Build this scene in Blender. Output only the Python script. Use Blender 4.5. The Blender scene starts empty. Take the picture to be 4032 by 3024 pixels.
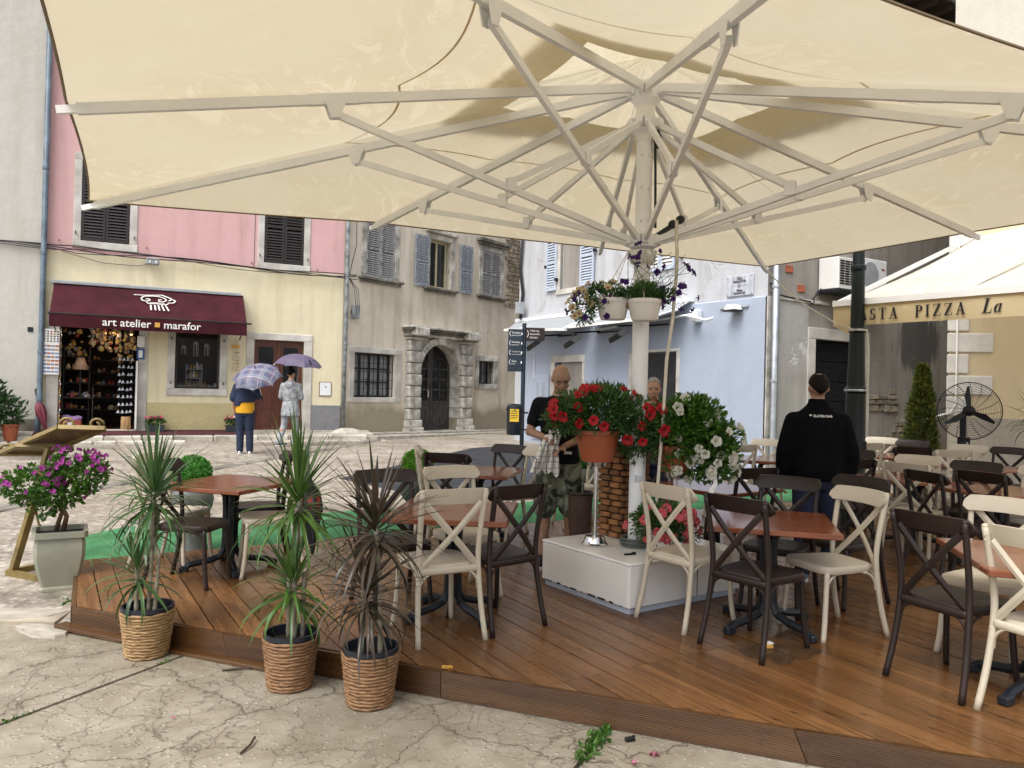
import bpy, bmesh, math, random
from mathutils import Vector, Matrix, Euler, noise
R = math.radians
random.seed(7)
scene = bpy.context.scene
COL = scene.collection

# ------------------------------------------------------------------ camera
CAM_H = 1.66
cam_d = bpy.data.cameras.new('camera'); cam = bpy.data.objects.new('camera', cam_d); COL.objects.link(cam)
cam_d.sensor_fit = 'HORIZONTAL'; cam_d.sensor_width = 36.0; cam_d.lens = 27.03
cam_d.clip_start = 0.05; cam_d.clip_end = 400
PITCH, ROLL = 0.0063, 0.024
_f = Vector((0, math.cos(PITCH), math.sin(PITCH))); _r0 = Vector((1, 0, 0)); _u0 = _r0.cross(_f)
_r = _r0 * math.cos(ROLL) + _u0 * math.sin(ROLL); _u = _u0 * math.cos(ROLL) - _r0 * math.sin(ROLL)
cam.matrix_world = Matrix(((_r.x, _u.x, -_f.x, 0), (_r.y, _u.y, -_f.y, 0), (_r.z, _u.z, -_f.z, CAM_H), (0, 0, 0, 1)))
scene.camera = cam

# ------------------------------------------------------------------ sky, sun, exposure (bright overcast, wet day)
SUN_EL, SUN_AZ = R(58), R(215)          # azimuth measured clockwise from +Y
world = bpy.data.worlds.new('World'); scene.world = world; world.use_nodes = True
wn = world.node_tree.nodes; wl = world.node_tree.links
for n in list(wn): wn.remove(n)
sky = wn.new('ShaderNodeTexSky'); sky.sky_type = 'NISHITA'; sky.sun_disc = False
sky.sun_elevation = SUN_EL; sky.sun_rotation = SUN_AZ; sky.dust_density = 4.0; sky.air_density = 1.0; sky.ozone_density = 1.0
hs = wn.new('ShaderNodeHueSaturation'); hs.inputs['Saturation'].default_value = 0.30
bg = wn.new('ShaderNodeBackground'); bg.inputs['Strength'].default_value = 0.15
wo = wn.new('ShaderNodeOutputWorld')
wl.new(sky.outputs[0], hs.inputs['Color']); wl.new(hs.outputs[0], bg.inputs[0]); wl.new(bg.outputs[0], wo.inputs[0])
sun_d = bpy.data.lights.new('sun', 'SUN'); sun = bpy.data.objects.new('sun', sun_d); COL.objects.link(sun)
sun_d.energy = 1.3; sun_d.angle = R(35); sun_d.color = (1.0, 0.985, 0.96)
_sd = Vector((math.sin(SUN_AZ) * math.cos(SUN_EL), math.cos(SUN_AZ) * math.cos(SUN_EL), math.sin(SUN_EL)))
sun.rotation_euler = (-_sd).to_track_quat('-Z', 'Y').to_euler(); sun.location = (-6, -6, 20)
scene.view_settings.view_transform = 'Standard'; scene.view_settings.look = 'None'
scene.view_settings.exposure = 0.80; scene.view_settings.gamma = 1.0; scene.view_settings.use_curve_mapping = False
scene.render.engine = 'CYCLES'
cy = scene.cycles
cy.use_denoising = True
try: cy.denoiser = 'OPENIMAGEDENOISE'; cy.denoising_input_passes = 'RGB_ALBEDO_NORMAL'
except Exception: pass
cy.max_bounces = 7; cy.diffuse_bounces = 4; cy.glossy_bounces = 3; cy.transmission_bounces = 4; cy.transparent_max_bounces = 8
cy.sample_clamp_indirect = 6.0; cy.caustics_reflective = False; cy.caustics_refractive = False

# ------------------------------------------------------------------ helpers: materials
def nn(t, kind, **kw):
    n = t.nodes.new(kind)
    for k, v in kw.items():
        if k in n.inputs: n.inputs[k].default_value = v
        else: setattr(n, k, v)
    return n
def c4(c): return (c[0], c[1], c[2], 1.0)
def new_mat(name):
    m = bpy.data.materials.new(name); m.use_nodes = True
    t = m.node_tree
    for n in list(t.nodes): t.nodes.remove(n)
    out = t.nodes.new('ShaderNodeOutputMaterial'); p = t.nodes.new('ShaderNodeBsdfPrincipled')
    t.links.new(p.outputs[0], out.inputs[0])
    return m, t, p, out
def mixc(t, fac, a, b, mode='MIX'):
    n = t.nodes.new('ShaderNodeMix'); n.data_type = 'RGBA'; n.blend_type = mode
    for sock, val in ((n.inputs[0], fac), (n.inputs[6], a), (n.inputs[7], b)):
        if isinstance(val, bpy.types.NodeSocket): t.links.new(val, sock)
        elif isinstance(val, (int, float)): sock.default_value = val
        else: sock.default_value = c4(val)
    return n.outputs[2]
def math_(t, op, a, b=None, clamp=False):
    n = t.nodes.new('ShaderNodeMath'); n.operation = op; n.use_clamp = clamp
    for i, v in enumerate((a, b)):
        if v is None: continue
        if isinstance(v, bpy.types.NodeSocket): t.links.new(v, n.inputs[i])
        else: n.inputs[i].default_value = v
    return n.outputs[0]
def ramp(t, src, lo, hi, a=0.0, b=1.0):
    n = t.nodes.new('ShaderNodeMapRange'); n.inputs[1].default_value = lo; n.inputs[2].default_value = hi
    n.inputs[3].default_value = a; n.inputs[4].default_value = b; n.clamp = True
    t.links.new(src, n.inputs[0]); return n.outputs[0]
def coords(t, scale=(1, 1, 1), which='Object'):
    tc = t.nodes.new('ShaderNodeTexCoord'); mp = t.nodes.new('ShaderNodeMapping'); mp.inputs['Scale'].default_value = scale
    t.links.new(tc.outputs[which], mp.inputs[0]); return mp.outputs[0]
def noise_(t, vec, scale, detail=5, rough=0.55, dist=0.0):
    n = nn(t, 'ShaderNodeTexNoise', Scale=scale, Detail=detail, Roughness=rough, Distortion=dist); t.links.new(vec, n.inputs['Vector']); return n.outputs[0]
def bump_(t, p, h, strength, dist=0.01):
    b = nn(t, 'ShaderNodeBump', Strength=strength, Distance=dist); t.links.new(h, b.inputs['Height']); t.links.new(b.outputs[0], p.inputs['Normal']); return b
def rnd(t):
    return t.nodes.new('ShaderNodeObjectInfo').outputs['Random']
def pm(name, col, rough=0.6, var=0.15, scale=6, bump=0.0, bscale=80, metal=0.0, col2=None, rand=0.0, spec=0.5, stretch=(1, 1, 1), coat=0.0, rvar=0.0):
    """general procedural material: noise colour variation, fine bump, gloss variation, per-object tone"""
    m, t, p, _ = new_mat(name)
    v = coords(t, stretch); n = noise_(t, v, scale)
    a = tuple(c * (1 - var) for c in col); b = col2 if col2 else tuple(min(1, c * (1 + var)) for c in col)
    c = mixc(t, ramp(t, n, 0.32, 0.68), a, b)
    if rand:
        k = ramp(t, rnd(t), 0, 1, 1 - rand, 1 + rand); cmb = t.nodes.new('ShaderNodeCombineColor')
        for i in range(3): t.links.new(k, cmb.inputs[i])
        c = mixc(t, 1.0, c, cmb.outputs[0], 'MULTIPLY')
    t.links.new(c, p.inputs['Base Color'])
    p.inputs['Metallic'].default_value = metal; p.inputs['Specular IOR Level'].default_value = spec; p.inputs['Coat Weight'].default_value = coat
    if rvar: t.links.new(ramp(t, noise_(t, v, scale * 1.7), 0.3, 0.7, max(0.02, rough - rvar), min(1, rough + rvar)), p.inputs['Roughness'])
    else: p.inputs['Roughness'].default_value = rough
    if bump: bump_(t, p, noise_(t, v, bscale, 4), bump, 0.005)
    return m
def plaster(name, base, stain, amount=0.5, bump=0.25, patch=None, patch_amt=0.62, streak=0.5, base2=None, low=None, low_h=None, blot=None):
    """weathered render: cloudy tone, vertical rain streaks, optional bare patches, optional damp foot of another tone"""
    m, t, p, _ = new_mat(name)
    v = coords(t); vs = coords(t, (2.2, 2.2, 0.22))
    n1 = noise_(t, v, 0.7, 6, 0.6, 0.4); n2 = noise_(t, vs, 1.6, 6, 0.65); n3 = noise_(t, v, 6, 6, 0.6)
    c = mixc(t, ramp(t, n1, 0.35, 0.7, 0, 0.8), base, base2 or tuple(x * 0.86 for x in base))
    f = math_(t, 'MULTIPLY', ramp(t, n2, 0.48, 0.75), streak); f = math_(t, 'ADD', f, math_(t, 'MULTIPLY', ramp(t, n1, 0.5, 0.8), amount), True)
    c = mixc(t, f, c, stain)
    c = mixc(t, ramp(t, n3, 0.3, 0.75, 0, 0.22), c, tuple(x * 0.7 for x in base))
    h = n3
    if patch:
        n4 = noise_(t, v, 1.1, 7, 0.62, 0.6); pf = ramp(t, n4, patch_amt, patch_amt + 0.03)
        c = mixc(t, pf, c, patch); h = math_(t, 'SUBTRACT', n3, math_(t, 'MULTIPLY', pf, 1.2))
    if low:
        sep = t.nodes.new('ShaderNodeSeparateXYZ'); t.links.new(v, sep.inputs[0])
        edge = math_(t, 'ADD', sep.outputs[2], math_(t, 'MULTIPLY', noise_(t, v, 1.5, 6), 0.9))
        c = mixc(t, ramp(t, edge, low_h, low_h + 0.35, 1, 0), c, low)
    if blot:                                           # one damp stain with its own ragged outline: (s, z, half width, half height, colour)
        sp_ = t.nodes.new('ShaderNodeSeparateXYZ'); t.links.new(v, sp_.inputs[0])
        dx = math_(t, 'DIVIDE', math_(t, 'SUBTRACT', sp_.outputs[0], blot[0]), blot[2]); dz = math_(t, 'DIVIDE', math_(t, 'SUBTRACT', sp_.outputs[2], blot[1]), blot[3])
        d_ = math_(t, 'ADD', math_(t, 'ADD', math_(t, 'MULTIPLY', dx, dx), math_(t, 'MULTIPLY', dz, dz)), math_(t, 'MULTIPLY', math_(t, 'SUBTRACT', noise_(t, vs, 2.4, 6, 0.65), 0.5), 3.2))
        c = mixc(t, ramp(t, d_, 0.75, 1.15, 0.85, 0), c, blot[4])
    t.links.new(c, p.inputs['Base Color']); p.inputs['Roughness'].default_value = 0.88
    hh = math_(t, 'ADD', h, math_(t, 'MULTIPLY', noise_(t, v, 45, 3), 0.35)); bump_(t, p, hh, bump, 0.03)
    return m
def glass_mat(name, tint=(0.04, 0.05, 0.06), clear=0.45):
    m, t, p, out = new_mat(name)
    p.inputs['Base Color'].default_value = c4(tint); p.inputs['Roughness'].default_value = 0.06
    bump_(t, p, noise_(t, coords(t), 3, 2), 0.05, 0.02)
    tr = t.nodes.new('ShaderNodeBsdfTransparent'); mx = t.nodes.new('ShaderNodeMixShader'); mx.inputs[0].default_value = clear
    t.links.new(p.outputs[0], mx.inputs[1]); t.links.new(tr.outputs[0], mx.inputs[2]); t.links.new(mx.outputs[0], out.inputs[0])
    return m
def leaf_mat(name, dark, light, rough=0.45, trans=0.3):
    m, t, p, out = new_mat(name)
    isl = t.nodes.new('ShaderNodeNewGeometry').outputs['Random Per Island']
    f = math_(t, 'FRACT', math_(t, 'ADD', isl, rnd(t)))
    n = noise_(t, coords(t), 5, 3)
    c = mixc(t, f, dark, light); c = mixc(t, ramp(t, n, 0.35, 0.7, 0, 0.45), c, tuple(x * 0.55 for x in dark))
    t.links.new(c, p.inputs['Base Color']); p.inputs['Roughness'].default_value = rough
    tl = t.nodes.new('ShaderNodeBsdfTranslucent'); t.links.new(c, tl.inputs[0])
    mx = t.nodes.new('ShaderNodeMixShader'); mx.inputs[0].default_value = trans
    t.links.new(p.outputs[0], mx.inputs[1]); t.links.new(tl.outputs[0], mx.inputs[2]); t.links.new(mx.outputs[0], out.inputs[0])
    return m

# ------------------------------------------------------------------ helpers: meshes
def frame_from(p0, p1, up=Vector((0, 0, 1))):
    d = (Vector(p1) - Vector(p0)); L = d.length; d = d / max(L, 1e-9)
    if abs(d.dot(up)) > 0.98: up = Vector((0, 1, 0))
    x = d.cross(up).normalized(); y = x.cross(d)
    return d, x, y, L
class MB:
    def __init__(s): s.v = []; s.f = []; s.mi = []
    def add(s, vs, fs, m=0):
        o = len(s.v); s.v += [tuple(v) for v in vs]
        for f in fs: s.f.append(tuple(i + o for i in f)); s.mi.append(m)
        return s
    def box(s, c, size, rz=0, M=None, b=0.0, m=0):
        hx, hy, hz = size[0] / 2, size[1] / 2, size[2] / 2
        if b <= 0:
            vs = [Vector((x, y, z)) for x in (-hx, hx) for y in (-hy, hy) for z in (-hz, hz)]
            fs = [(0, 1, 3, 2), (4, 6, 7, 5), (0, 4, 5, 1), (2, 3, 7, 6), (0, 2, 6, 4), (1, 5, 7, 3)]
        else:
            b = min(b, hx * 0.9, hy * 0.9, hz * 0.9); vs = []; idx = {}
            for sx in (-1, 1):
                for sy in (-1, 1):
                    for sz in (-1, 1):
                        for a in range(3):
                            q = [sx * (hx - b), sy * (hy - b), sz * (hz - b)]; q[a] = (sx * hx, sy * hy, sz * hz)[a]
                            idx[(sx, sy, sz, a)] = len(vs); vs.append(Vector(q))
            fs = []
            for a in range(3):
                o = [k for k in range(3) if k != a]
                for sg in (-1, 1):
                    loop = []
                    for (p, q) in ((-1, -1), (1, -1), (1, 1), (-1, 1)):
                        k = [0, 0, 0]; k[a] = sg; k[o[0]] = p; k[o[1]] = q; loop.append(idx[(k[0], k[1], k[2], a)])
                    if (sg == 1) == (a == 1): loop.reverse()
                    fs.append(tuple(loop))
            for a in range(3):
                o = [k for k in range(3) if k != a]
                for p in (-1, 1):
                    for q in (-1, 1):
                        k0 = [0, 0, 0]; k1 = [0, 0, 0]; k0[a] = -1; k1[a] = 1
                        for k in (k0, k1): k[o[0]] = p; k[o[1]] = q
                        fs.append((idx[(*k0, o[0])], idx[(*k1, o[0])], idx[(*k1, o[1])], idx[(*k0, o[1])]))
            for sx in (-1, 1):
                for sy in (-1, 1):
                    for sz in (-1, 1): fs.append(tuple(idx[(sx, sy, sz, a)] for a in range(3)))
        T = Matrix.Translation(Vector(c)) @ (M if M else Matrix.Rotation(rz, 4, 'Z'))
        return s.add([T @ v for v in vs], fs, m)
    def b2(s, lo, hi, b=0.0, m=0):
        return s.box([(lo[i] + hi[i]) / 2 for i in range(3)], [hi[i] - lo[i] for i in range(3)], b=b, m=m)
    def beam(s, p0, p1, w, h, up=(0, 0, 1), m=0):
        d, x, y, L = frame_from(p0, p1, Vector(up)); p0 = Vector(p0); p1 = Vector(p1); vs = []
        for p in (p0, p1):
            for (a, b) in ((-1, -1), (1, -1), (1, 1), (-1, 1)): vs.append(p + x * a * w / 2 + y * b * h / 2)
        return s.add(vs, [(0, 1, 2, 3), (7, 6, 5, 4), (0, 4, 5, 1), (1, 5, 6, 2), (2, 6, 7, 3), (3, 7, 4, 0)], m)
    def tube(s, pts, rad, n=8, cap=True, closed=False, sq=False, m=0, up=(0, 0, 1)):
        pts = [Vector(p) for p in pts]; k = len(pts); vs = []; fs = []
        px = None
        for i, p in enumerate(pts):
            if closed: d = pts[(i + 1) % k] - pts[i - 1]
            else: d = pts[min(i + 1, k - 1)] - pts[max(i - 1, 0)]
            d = d.normalized() if d.length > 1e-9 else Vector((0, 0, 1))
            if px is None:
                u = Vector(up) if abs(d.dot(Vector(up))) < 0.95 else Vector((0, 1, 0)); px = d.cross(u).normalized()
            else:
                px = (px - d * px.dot(d)); px = px.normalized() if px.length > 1e-6 else d.orthogonal().normalized()
            py = d.cross(px); r = rad[i] if isinstance(rad, list) else rad
            rx, ry = r if isinstance(r, (list, tuple)) else (r, r)
            for j in range(n):
                a = 2 * math.pi * (j + (0.5 if sq else 0)) / n
                vs.append(p + px * math.cos(a) * rx + py * math.sin(a) * ry)
        for i in range(k if closed else k - 1):
            i2 = (i + 1) % k
            for j in range(n): fs.append((i * n + j, i * n + (j + 1) % n, i2 * n + (j + 1) % n, i2 * n + j))
        if cap and not closed: fs.append(tuple(range(n - 1, -1, -1))); fs.append(tuple((k - 1) * n + j for j in range(n)))
        return s.add(vs, fs, m)
    def lathe(s, prof, n=24, c=(0, 0, 0), M=None, cap=True, m=0):
        vs = []; fs = []; c = Vector(c)
        for i, (r, z) in enumerate(prof):
            for j in range(n):
                a = 2 * math.pi * j / n; q = Vector((r * math.cos(a), r * math.sin(a), z))
                vs.append((M @ q if M else q) + c)
        k = len(prof)
        for i in range(k - 1):
            for j in range(n): fs.append((i * n + j, i * n + (j + 1) % n, (i + 1) * n + (j + 1) % n, (i + 1) * n + j))
        if cap and prof[0][0] > 1e-4: fs.append(tuple(range(n - 1, -1, -1)))
        if cap and prof[-1][0] > 1e-4: fs.append(tuple((k - 1) * n + j for j in range(n)))
        return s.add(vs, fs, m)
    def prism(s, poly, z0, z1, m=0):
        n = len(poly); ar = sum(poly[i][0] * poly[(i + 1) % n][1] - poly[(i + 1) % n][0] * poly[i][1] for i in range(n))
        if ar < 0: poly = poly[::-1]
        vs = [(p[0], p[1], z0) for p in poly] + [(p[0], p[1], z1) for p in poly]
        return s.add(vs, [tuple(range(n - 1, -1, -1)), tuple(range(n, 2 * n))] + [(i, (i + 1) % n, n + (i + 1) % n, n + i) for i in range(n)], m)
    def wallprism(s, poly, y0, y1, m=0):
        """polygon in local (s,z), extruded in y from y0 (front) to y1"""
        n = len(poly); ar = sum(poly[i][0] * poly[(i + 1) % n][1] - poly[(i + 1) % n][0] * poly[i][1] for i in range(n))
        if ar < 0: poly = poly[::-1]
        vs = [(p[0], y0, p[1]) for p in poly] + [(p[0], y1, p[1]) for p in poly]
        return s.add(vs, [tuple(range(n)), tuple(range(2 * n - 1, n - 1, -1))] + [((i + 1) % n, i, n + i, n + (i + 1) % n) for i in range(n)], m)
    def ell(s, c, r, M=None, nu=12, nv=8, m=0):
        vs = []; fs = []; c = Vector(c)
        for i in range(nv + 1):
            th = math.pi * i / nv
            for j in range(nu):
                a = 2 * math.pi * j / nu; q = Vector((r[0] * math.sin(th) * math.cos(a), r[1] * math.sin(th) * math.sin(a), r[2] * math.cos(th)))
                vs.append((M @ q if M else q) + c)
        for i in range(nv):
            for j in range(nu): fs.append((i * nu + j, (i + 1) * nu + j, (i + 1) * nu + (j + 1) % nu, i * nu + (j + 1) % nu))
        return s.add(vs, fs, m)
    def mesh(s, name, mats=None, smooth=False):
        me = bpy.data.meshes.new(name); me.from_pydata(s.v, [], s.f)
        if mats:
            for q in (mats if isinstance(mats, (list, tuple)) else [mats]): me.materials.append(q)
        if isinstance(mats, (list, tuple)) and len(mats) > 1: me.polygons.foreach_set('material_index', s.mi)
        if smooth: me.polygons.foreach_set('use_smooth', [True] * len(me.polygons))
        me.update(); return me
    def build(s, name, mats, parent=None, smooth=False, loc=None, rot=None, angle=None):
        me = s.mesh(name, mats, smooth)
        if smooth and angle:
            try: me.set_sharp_from_angle(angle=R(angle))
            except Exception: pass
        return place(name, me, parent, loc, rot)
KIDS = {}
def place(name, me, parent=None, loc=None, rot=None, scale=None):
    o = bpy.data.objects.new(name, me); COL.objects.link(o)
    if parent is not None: o.parent = parent; KIDS.setdefault(parent.name, []).append(o)
    if loc is not None: o.location = loc
    if rot is not None: o.rotation_euler = rot
    if scale is not None: o.scale = scale if isinstance(scale, (tuple, list, Vector)) else (scale,) * 3
    return o
def thing(name, label, cat, loc=(0, 0, 0), rz=0, group=None):
    o = bpy.data.objects.new(name, None); COL.objects.link(o); o.empty_display_size = 0.2
    o.location = loc; o.rotation_euler = (0, 0, rz); return tag(o, label, cat, group)
def tag(o, label=None, cat=None, group=None, kind=None):
    if label: o['label'] = label
    if cat: o['category'] = cat
    if group: o['group'] = group
    if kind: o['kind'] = kind
    return o
def dup(root, loc=None, rz=None, label=None, group=None, parent=None, mats=None):
    r = root.copy(); COL.objects.link(r)
    if parent is not None: r.parent = parent
    if loc is not None: r.location = loc
    if rz is not None: r.rotation_euler = (0, 0, rz)
    if label: r['label'] = label
    if group: r['group'] = group
    for ch in KIDS.get(root.name, []):
        c = dup(ch, parent=r); KIDS.setdefault(r.name, []).append(c)
    return r
def text_mesh(txt, size, mat, name='lettering', extrude=0.002, align='CENTER', shear=0.0, bold=0.0):
    cu = bpy.data.curves.new(name, 'FONT'); cu.body = txt; cu.size = size; cu.align_x = align; cu.align_y = 'CENTER'; cu.extrude = extrude
    cu.shear = shear; cu.offset = bold; cu.resolution_u = 3
    o = bpy.data.objects.new('tmp', cu); me = bpy.data.meshes.new_from_object(o); bpy.data.objects.remove(o); me.name = name
    me.materials.clear(); me.materials.append(mat); return me
def remeshed(mb, name, mat, parent, voxel=0.012, smooth_it=4, loc=None, rot=None):
    o = bpy.data.objects.new('tmp', mb.mesh('tmp')); COL.objects.link(o)
    md = o.modifiers.new('r', 'REMESH'); md.mode = 'VOXEL'; md.voxel_size = voxel
    ms = o.modifiers.new('s', 'SMOOTH'); ms.iterations = smooth_it; ms.factor = 0.5
    dg = bpy.context.evaluated_depsgraph_get(); me = bpy.data.meshes.new_from_object(o.evaluated_get(dg))
    tm = o.data; bpy.data.objects.remove(o); bpy.data.meshes.remove(tm)
    me.name = name; me.materials.clear(); me.materials.append(mat); me.polygons.foreach_set('use_smooth', [True] * len(me.polygons))
    return place(name, me, parent, loc, rot)
def clip_poly(poly, p, n):
    """keep the side of a line (through p) where (q-p).n >= 0"""
    out = []; k = len(poly)
    for i in range(k):
        a, b = poly[i], poly[(i + 1) % k]
        da = (a[0] - p[0]) * n[0] + (a[1] - p[1]) * n[1]; db = (b[0] - p[0]) * n[0] + (b[1] - p[1]) * n[1]
        if da >= 0: out.append(a)
        if (da >= 0) != (db >= 0):
            u = da / (da - db); out.append((a[0] + (b[0] - a[0]) * u, a[1] + (b[1] - a[1]) * u))
    return out
def lerp_tab(x, xs, ys):
    if x <= xs[0]: return ys[0]
    for i in range(1, len(xs)):
        if x <= xs[i]: return ys[i - 1] + (ys[i] - ys[i - 1]) * (x - xs[i - 1]) / (xs[i] - xs[i - 1])
    return ys[-1]
def gz(y): return lerp_tab(y, (5, 8, 13, 18, 25), (0, 0.12, 0.22, 0.34, 0.38))   # the street rises away from the terrace
def arc(c, r, a0, a1, n, plane='xz'):
    o = []
    for i in range(n + 1):
        a = a0 + (a1 - a0) * i / n; q = (math.cos(a) * r, math.sin(a) * r)
        o.append((c[0] + q[0], c[1], c[2] + q[1]) if plane == 'xz' else ((c[0], c[1] + q[0], c[2] + q[1]) if plane == 'yz' else (c[0] + q[0], c[1] + q[1], c[2])))
    return o
# ------------------------------------------------------------------ materials
def street_mat():
    m, t, p, _ = new_mat('street_concrete')
    v = coords(t); n1 = noise_(t, v, 0.35, 6, 0.65, 0.5); n2 = noise_(t, v, 2.2, 6, 0.65); n3 = noise_(t, v, 38, 3)
    vs = coords(t, (0.5, 1.6, 1)); n4 = noise_(t, vs, 0.9, 6, 0.7, 0.3)
    c = mixc(t, ramp(t, n2, 0.3, 0.7), (0.235, 0.20, 0.16), (0.44, 0.395, 0.33))
    c = mixc(t, ramp(t, n1, 0.46, 0.70, 0, 0.8), c, (0.24, 0.19, 0.135))
    c = mixc(t, ramp(t, n4, 0.53, 0.68, 0, 0.75), c, (0.13, 0.112, 0.092))
    vo = nn(t, 'ShaderNodeTexVoronoi', Scale=15.0); t.links.new(v, vo.inputs['Vector'])
    c = mixc(t, ramp(t, vo.outputs['Distance'], 0.0, 0.40, 0.75, 0), c, (0.62, 0.575, 0.505))
    sc_ = t.nodes.new('ShaderNodeSeparateColor'); t.links.new(vo.outputs['Color'], sc_.inputs[0]); cc_ = t.nodes.new('ShaderNodeCombineColor'); kk_ = ramp(t, sc_.outputs[0], 0, 1, 0.74, 1.18)
    for i_ in range(3): t.links.new(kk_, cc_.inputs[i_])
    c = mixc(t, 1.0, c, cc_.outputs[0], 'MULTIPLY')
    cr = nn(t, 'ShaderNodeTexVoronoi', Scale=0.8, feature='DISTANCE_TO_EDGE'); wv = nn(t, 'ShaderNodeVectorMath', operation='ADD')
    nz = nn(t, 'ShaderNodeTexNoise', Scale=1.5, Detail=6.0); t.links.new(v, nz.inputs['Vector']); t.links.new(v, wv.inputs[0]); t.links.new(nz.outputs['Color'], wv.inputs[1]); t.links.new(wv.outputs[0], cr.inputs['Vector'])
    c = mixc(t, ramp(t, cr.outputs['Distance'], 0.004, 0.02, 0.55, 0), c, (0.10, 0.085, 0.06))
    t.links.new(c, p.inputs['Base Color'])
    wet = ramp(t, n4, 0.50, 0.70, 0.62, 0.16); t.links.new(wet, p.inputs['Roughness'])
    bump_(t, p, math_(t, 'ADD', math_(t, 'MULTIPLY', n3, 0.5), math_(t, 'MULTIPLY', n2, 1.0)), 0.5, 0.02)
    return m
def slab_mat():
    m, t, p, _ = new_mat('pebbled_concrete')
    v = coords(t); n1 = noise_(t, v, 0.9, 6, 0.6, 0.3); n2 = noise_(t, v, 5, 6, 0.65)
    c = mixc(t, ramp(t, n1, 0.3, 0.7), (0.265, 0.232, 0.175), (0.40, 0.365, 0.295))
    c = mixc(t, ramp(t, n2, 0.35, 0.75, 0, 0.7), c, (0.15, 0.12, 0.078))
    vo = nn(t, 'ShaderNodeTexVoronoi', Scale=36.0); t.links.new(v, vo.inputs['Vector'])
    sep = t.nodes.new('ShaderNodeSeparateColor'); t.links.new(vo.outputs['Color'], sep.inputs[0])
    peb = math_(t, 'MULTIPLY', ramp(t, vo.outputs['Distance'], 0.2, 0.42, 1, 0), ramp(t, sep.outputs[0], 0.45, 0.75))
    pc = mixc(t, sep.outputs[1], (0.20, 0.165, 0.115), (0.56, 0.51, 0.43)); c = mixc(t, math_(t, 'MULTIPLY', peb, 0.65), c, pc)
    c = mixc(t, ramp(t, noise_(t, v, 0.55, 5, 0.6, 0.5), 0.50, 0.64, 0, 0.45), c, (0.15, 0.122, 0.08))
    nz = nn(t, 'ShaderNodeTexNoise', Scale=2.0, Detail=7.0, Roughness=0.65); t.links.new(v, nz.inputs['Vector'])
    wv = nn(t, 'ShaderNodeVectorMath', operation='MULTIPLY_ADD'); t.links.new(nz.outputs['Color'], wv.inputs[0]); wv.inputs[1].default_value = (0.42, 0.42, 0.42); t.links.new(v, wv.inputs[2])
    wide = None
    for sc, w, amt in ((1.1, 0.0042, 0.9), (2.6, 0.006, 0.8), (6.0, 0.010, 0.55)):
        cr = nn(t, 'ShaderNodeTexVoronoi', Scale=sc, feature='DISTANCE_TO_EDGE'); t.links.new(wv.outputs[0], cr.inputs['Vector'])
        f = math_(t, 'MULTIPLY', ramp(t, cr.outputs['Distance'], w * 0.3, w * 1.3, 1, 0), amt)
        if sc > 2: f = math_(t, 'MULTIPLY', f, ramp(t, noise_(t, v, 0.8 if sc < 4 else 1.7, 3), 0.46, 0.56))
        wide = f if wide is None else math_(t, 'MAXIMUM', wide, f)
        halo = ramp(t, cr.outputs['Distance'], 0.0, 0.05, 0.16 * amt, 0); c = mixc(t, halo, c, (0.16, 0.125, 0.075))
    c = mixc(t, math_(t, 'MULTIPLY', wide, 0.68), c, (0.075, 0.06, 0.04))
    t.links.new(c, p.inputs['Base Color']); t.links.new(ramp(t, n1, 0.38, 0.66, 0.7, 0.2), p.inputs['Roughness'])
    h = math_(t, 'SUBTRACT', math_(t, 'ADD', math_(t, 'MULTIPLY', peb, 0.5), math_(t, 'MULTIPLY', n2, 0.5)), math_(t, 'MULTIPLY', wide, 1.5)); bump_(t, p, h, 0.7, 0.012)
    return m
def deck_mat(name, tone=1.0, ribs=True):
    m, t, p, _ = new_mat(name)
    v = coords(t, (0.5, 7, 7)); v1 = coords(t)
    off = nn(t, 'ShaderNodeVectorMath', operation='ADD'); t.links.new(v, off.inputs[0])
    r = rnd(t); cb = t.nodes.new('ShaderNodeCombineXYZ'); t.links.new(math_(t, 'MULTIPLY', r, 37.0), cb.inputs[0]); t.links.new(math_(t, 'MULTIPLY', r, 91.0), cb.inputs[1]); t.links.new(cb.outputs[0], off.inputs[1])
    g = noise_(t, off.outputs[0], 2.2, 6, 0.65, 0.8); wet = noise_(t, v1, 1.1, 5, 0.6)
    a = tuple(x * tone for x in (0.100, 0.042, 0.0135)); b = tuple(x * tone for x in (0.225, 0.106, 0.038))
    c = mixc(t, ramp(t, g, 0.3, 0.7), a, b)
    kn = noise_(t, coords(t, (3, 9, 9)), 1.7, 4); c = mixc(t, ramp(t, kn, 0.63, 0.72, 0, 0.75), c, tuple(x * 0.35 for x in a))
    k = ramp(t, r, 0, 1, 0.75, 1.22); cm = t.nodes.new('ShaderNodeCombineColor')
    for i in range(3): t.links.new(k, cm.inputs[i])
    c = mixc(t, 1.0, c, cm.outputs[0], 'MULTIPLY'); t.links.new(c, p.inputs['Base Color'])
    t.links.new(ramp(t, wet, 0.36, 0.66, 0.09, 0.34), p.inputs['Roughness'])
    wv = nn(t, 'ShaderNodeTexWave', Scale=26.0 if ribs else 34.0, bands_direction='Y' if ribs else 'Z'); t.links.new(v1, wv.inputs['Vector'])
    bump_(t, p, math_(t, 'ADD', math_(t, 'MULTIPLY', wv.outputs[0], 0.35 if ribs else 0.8), math_(t, 'MULTIPLY', g, 0.9)), 0.28 if ribs else 0.33, 0.006)
    return m
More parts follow.
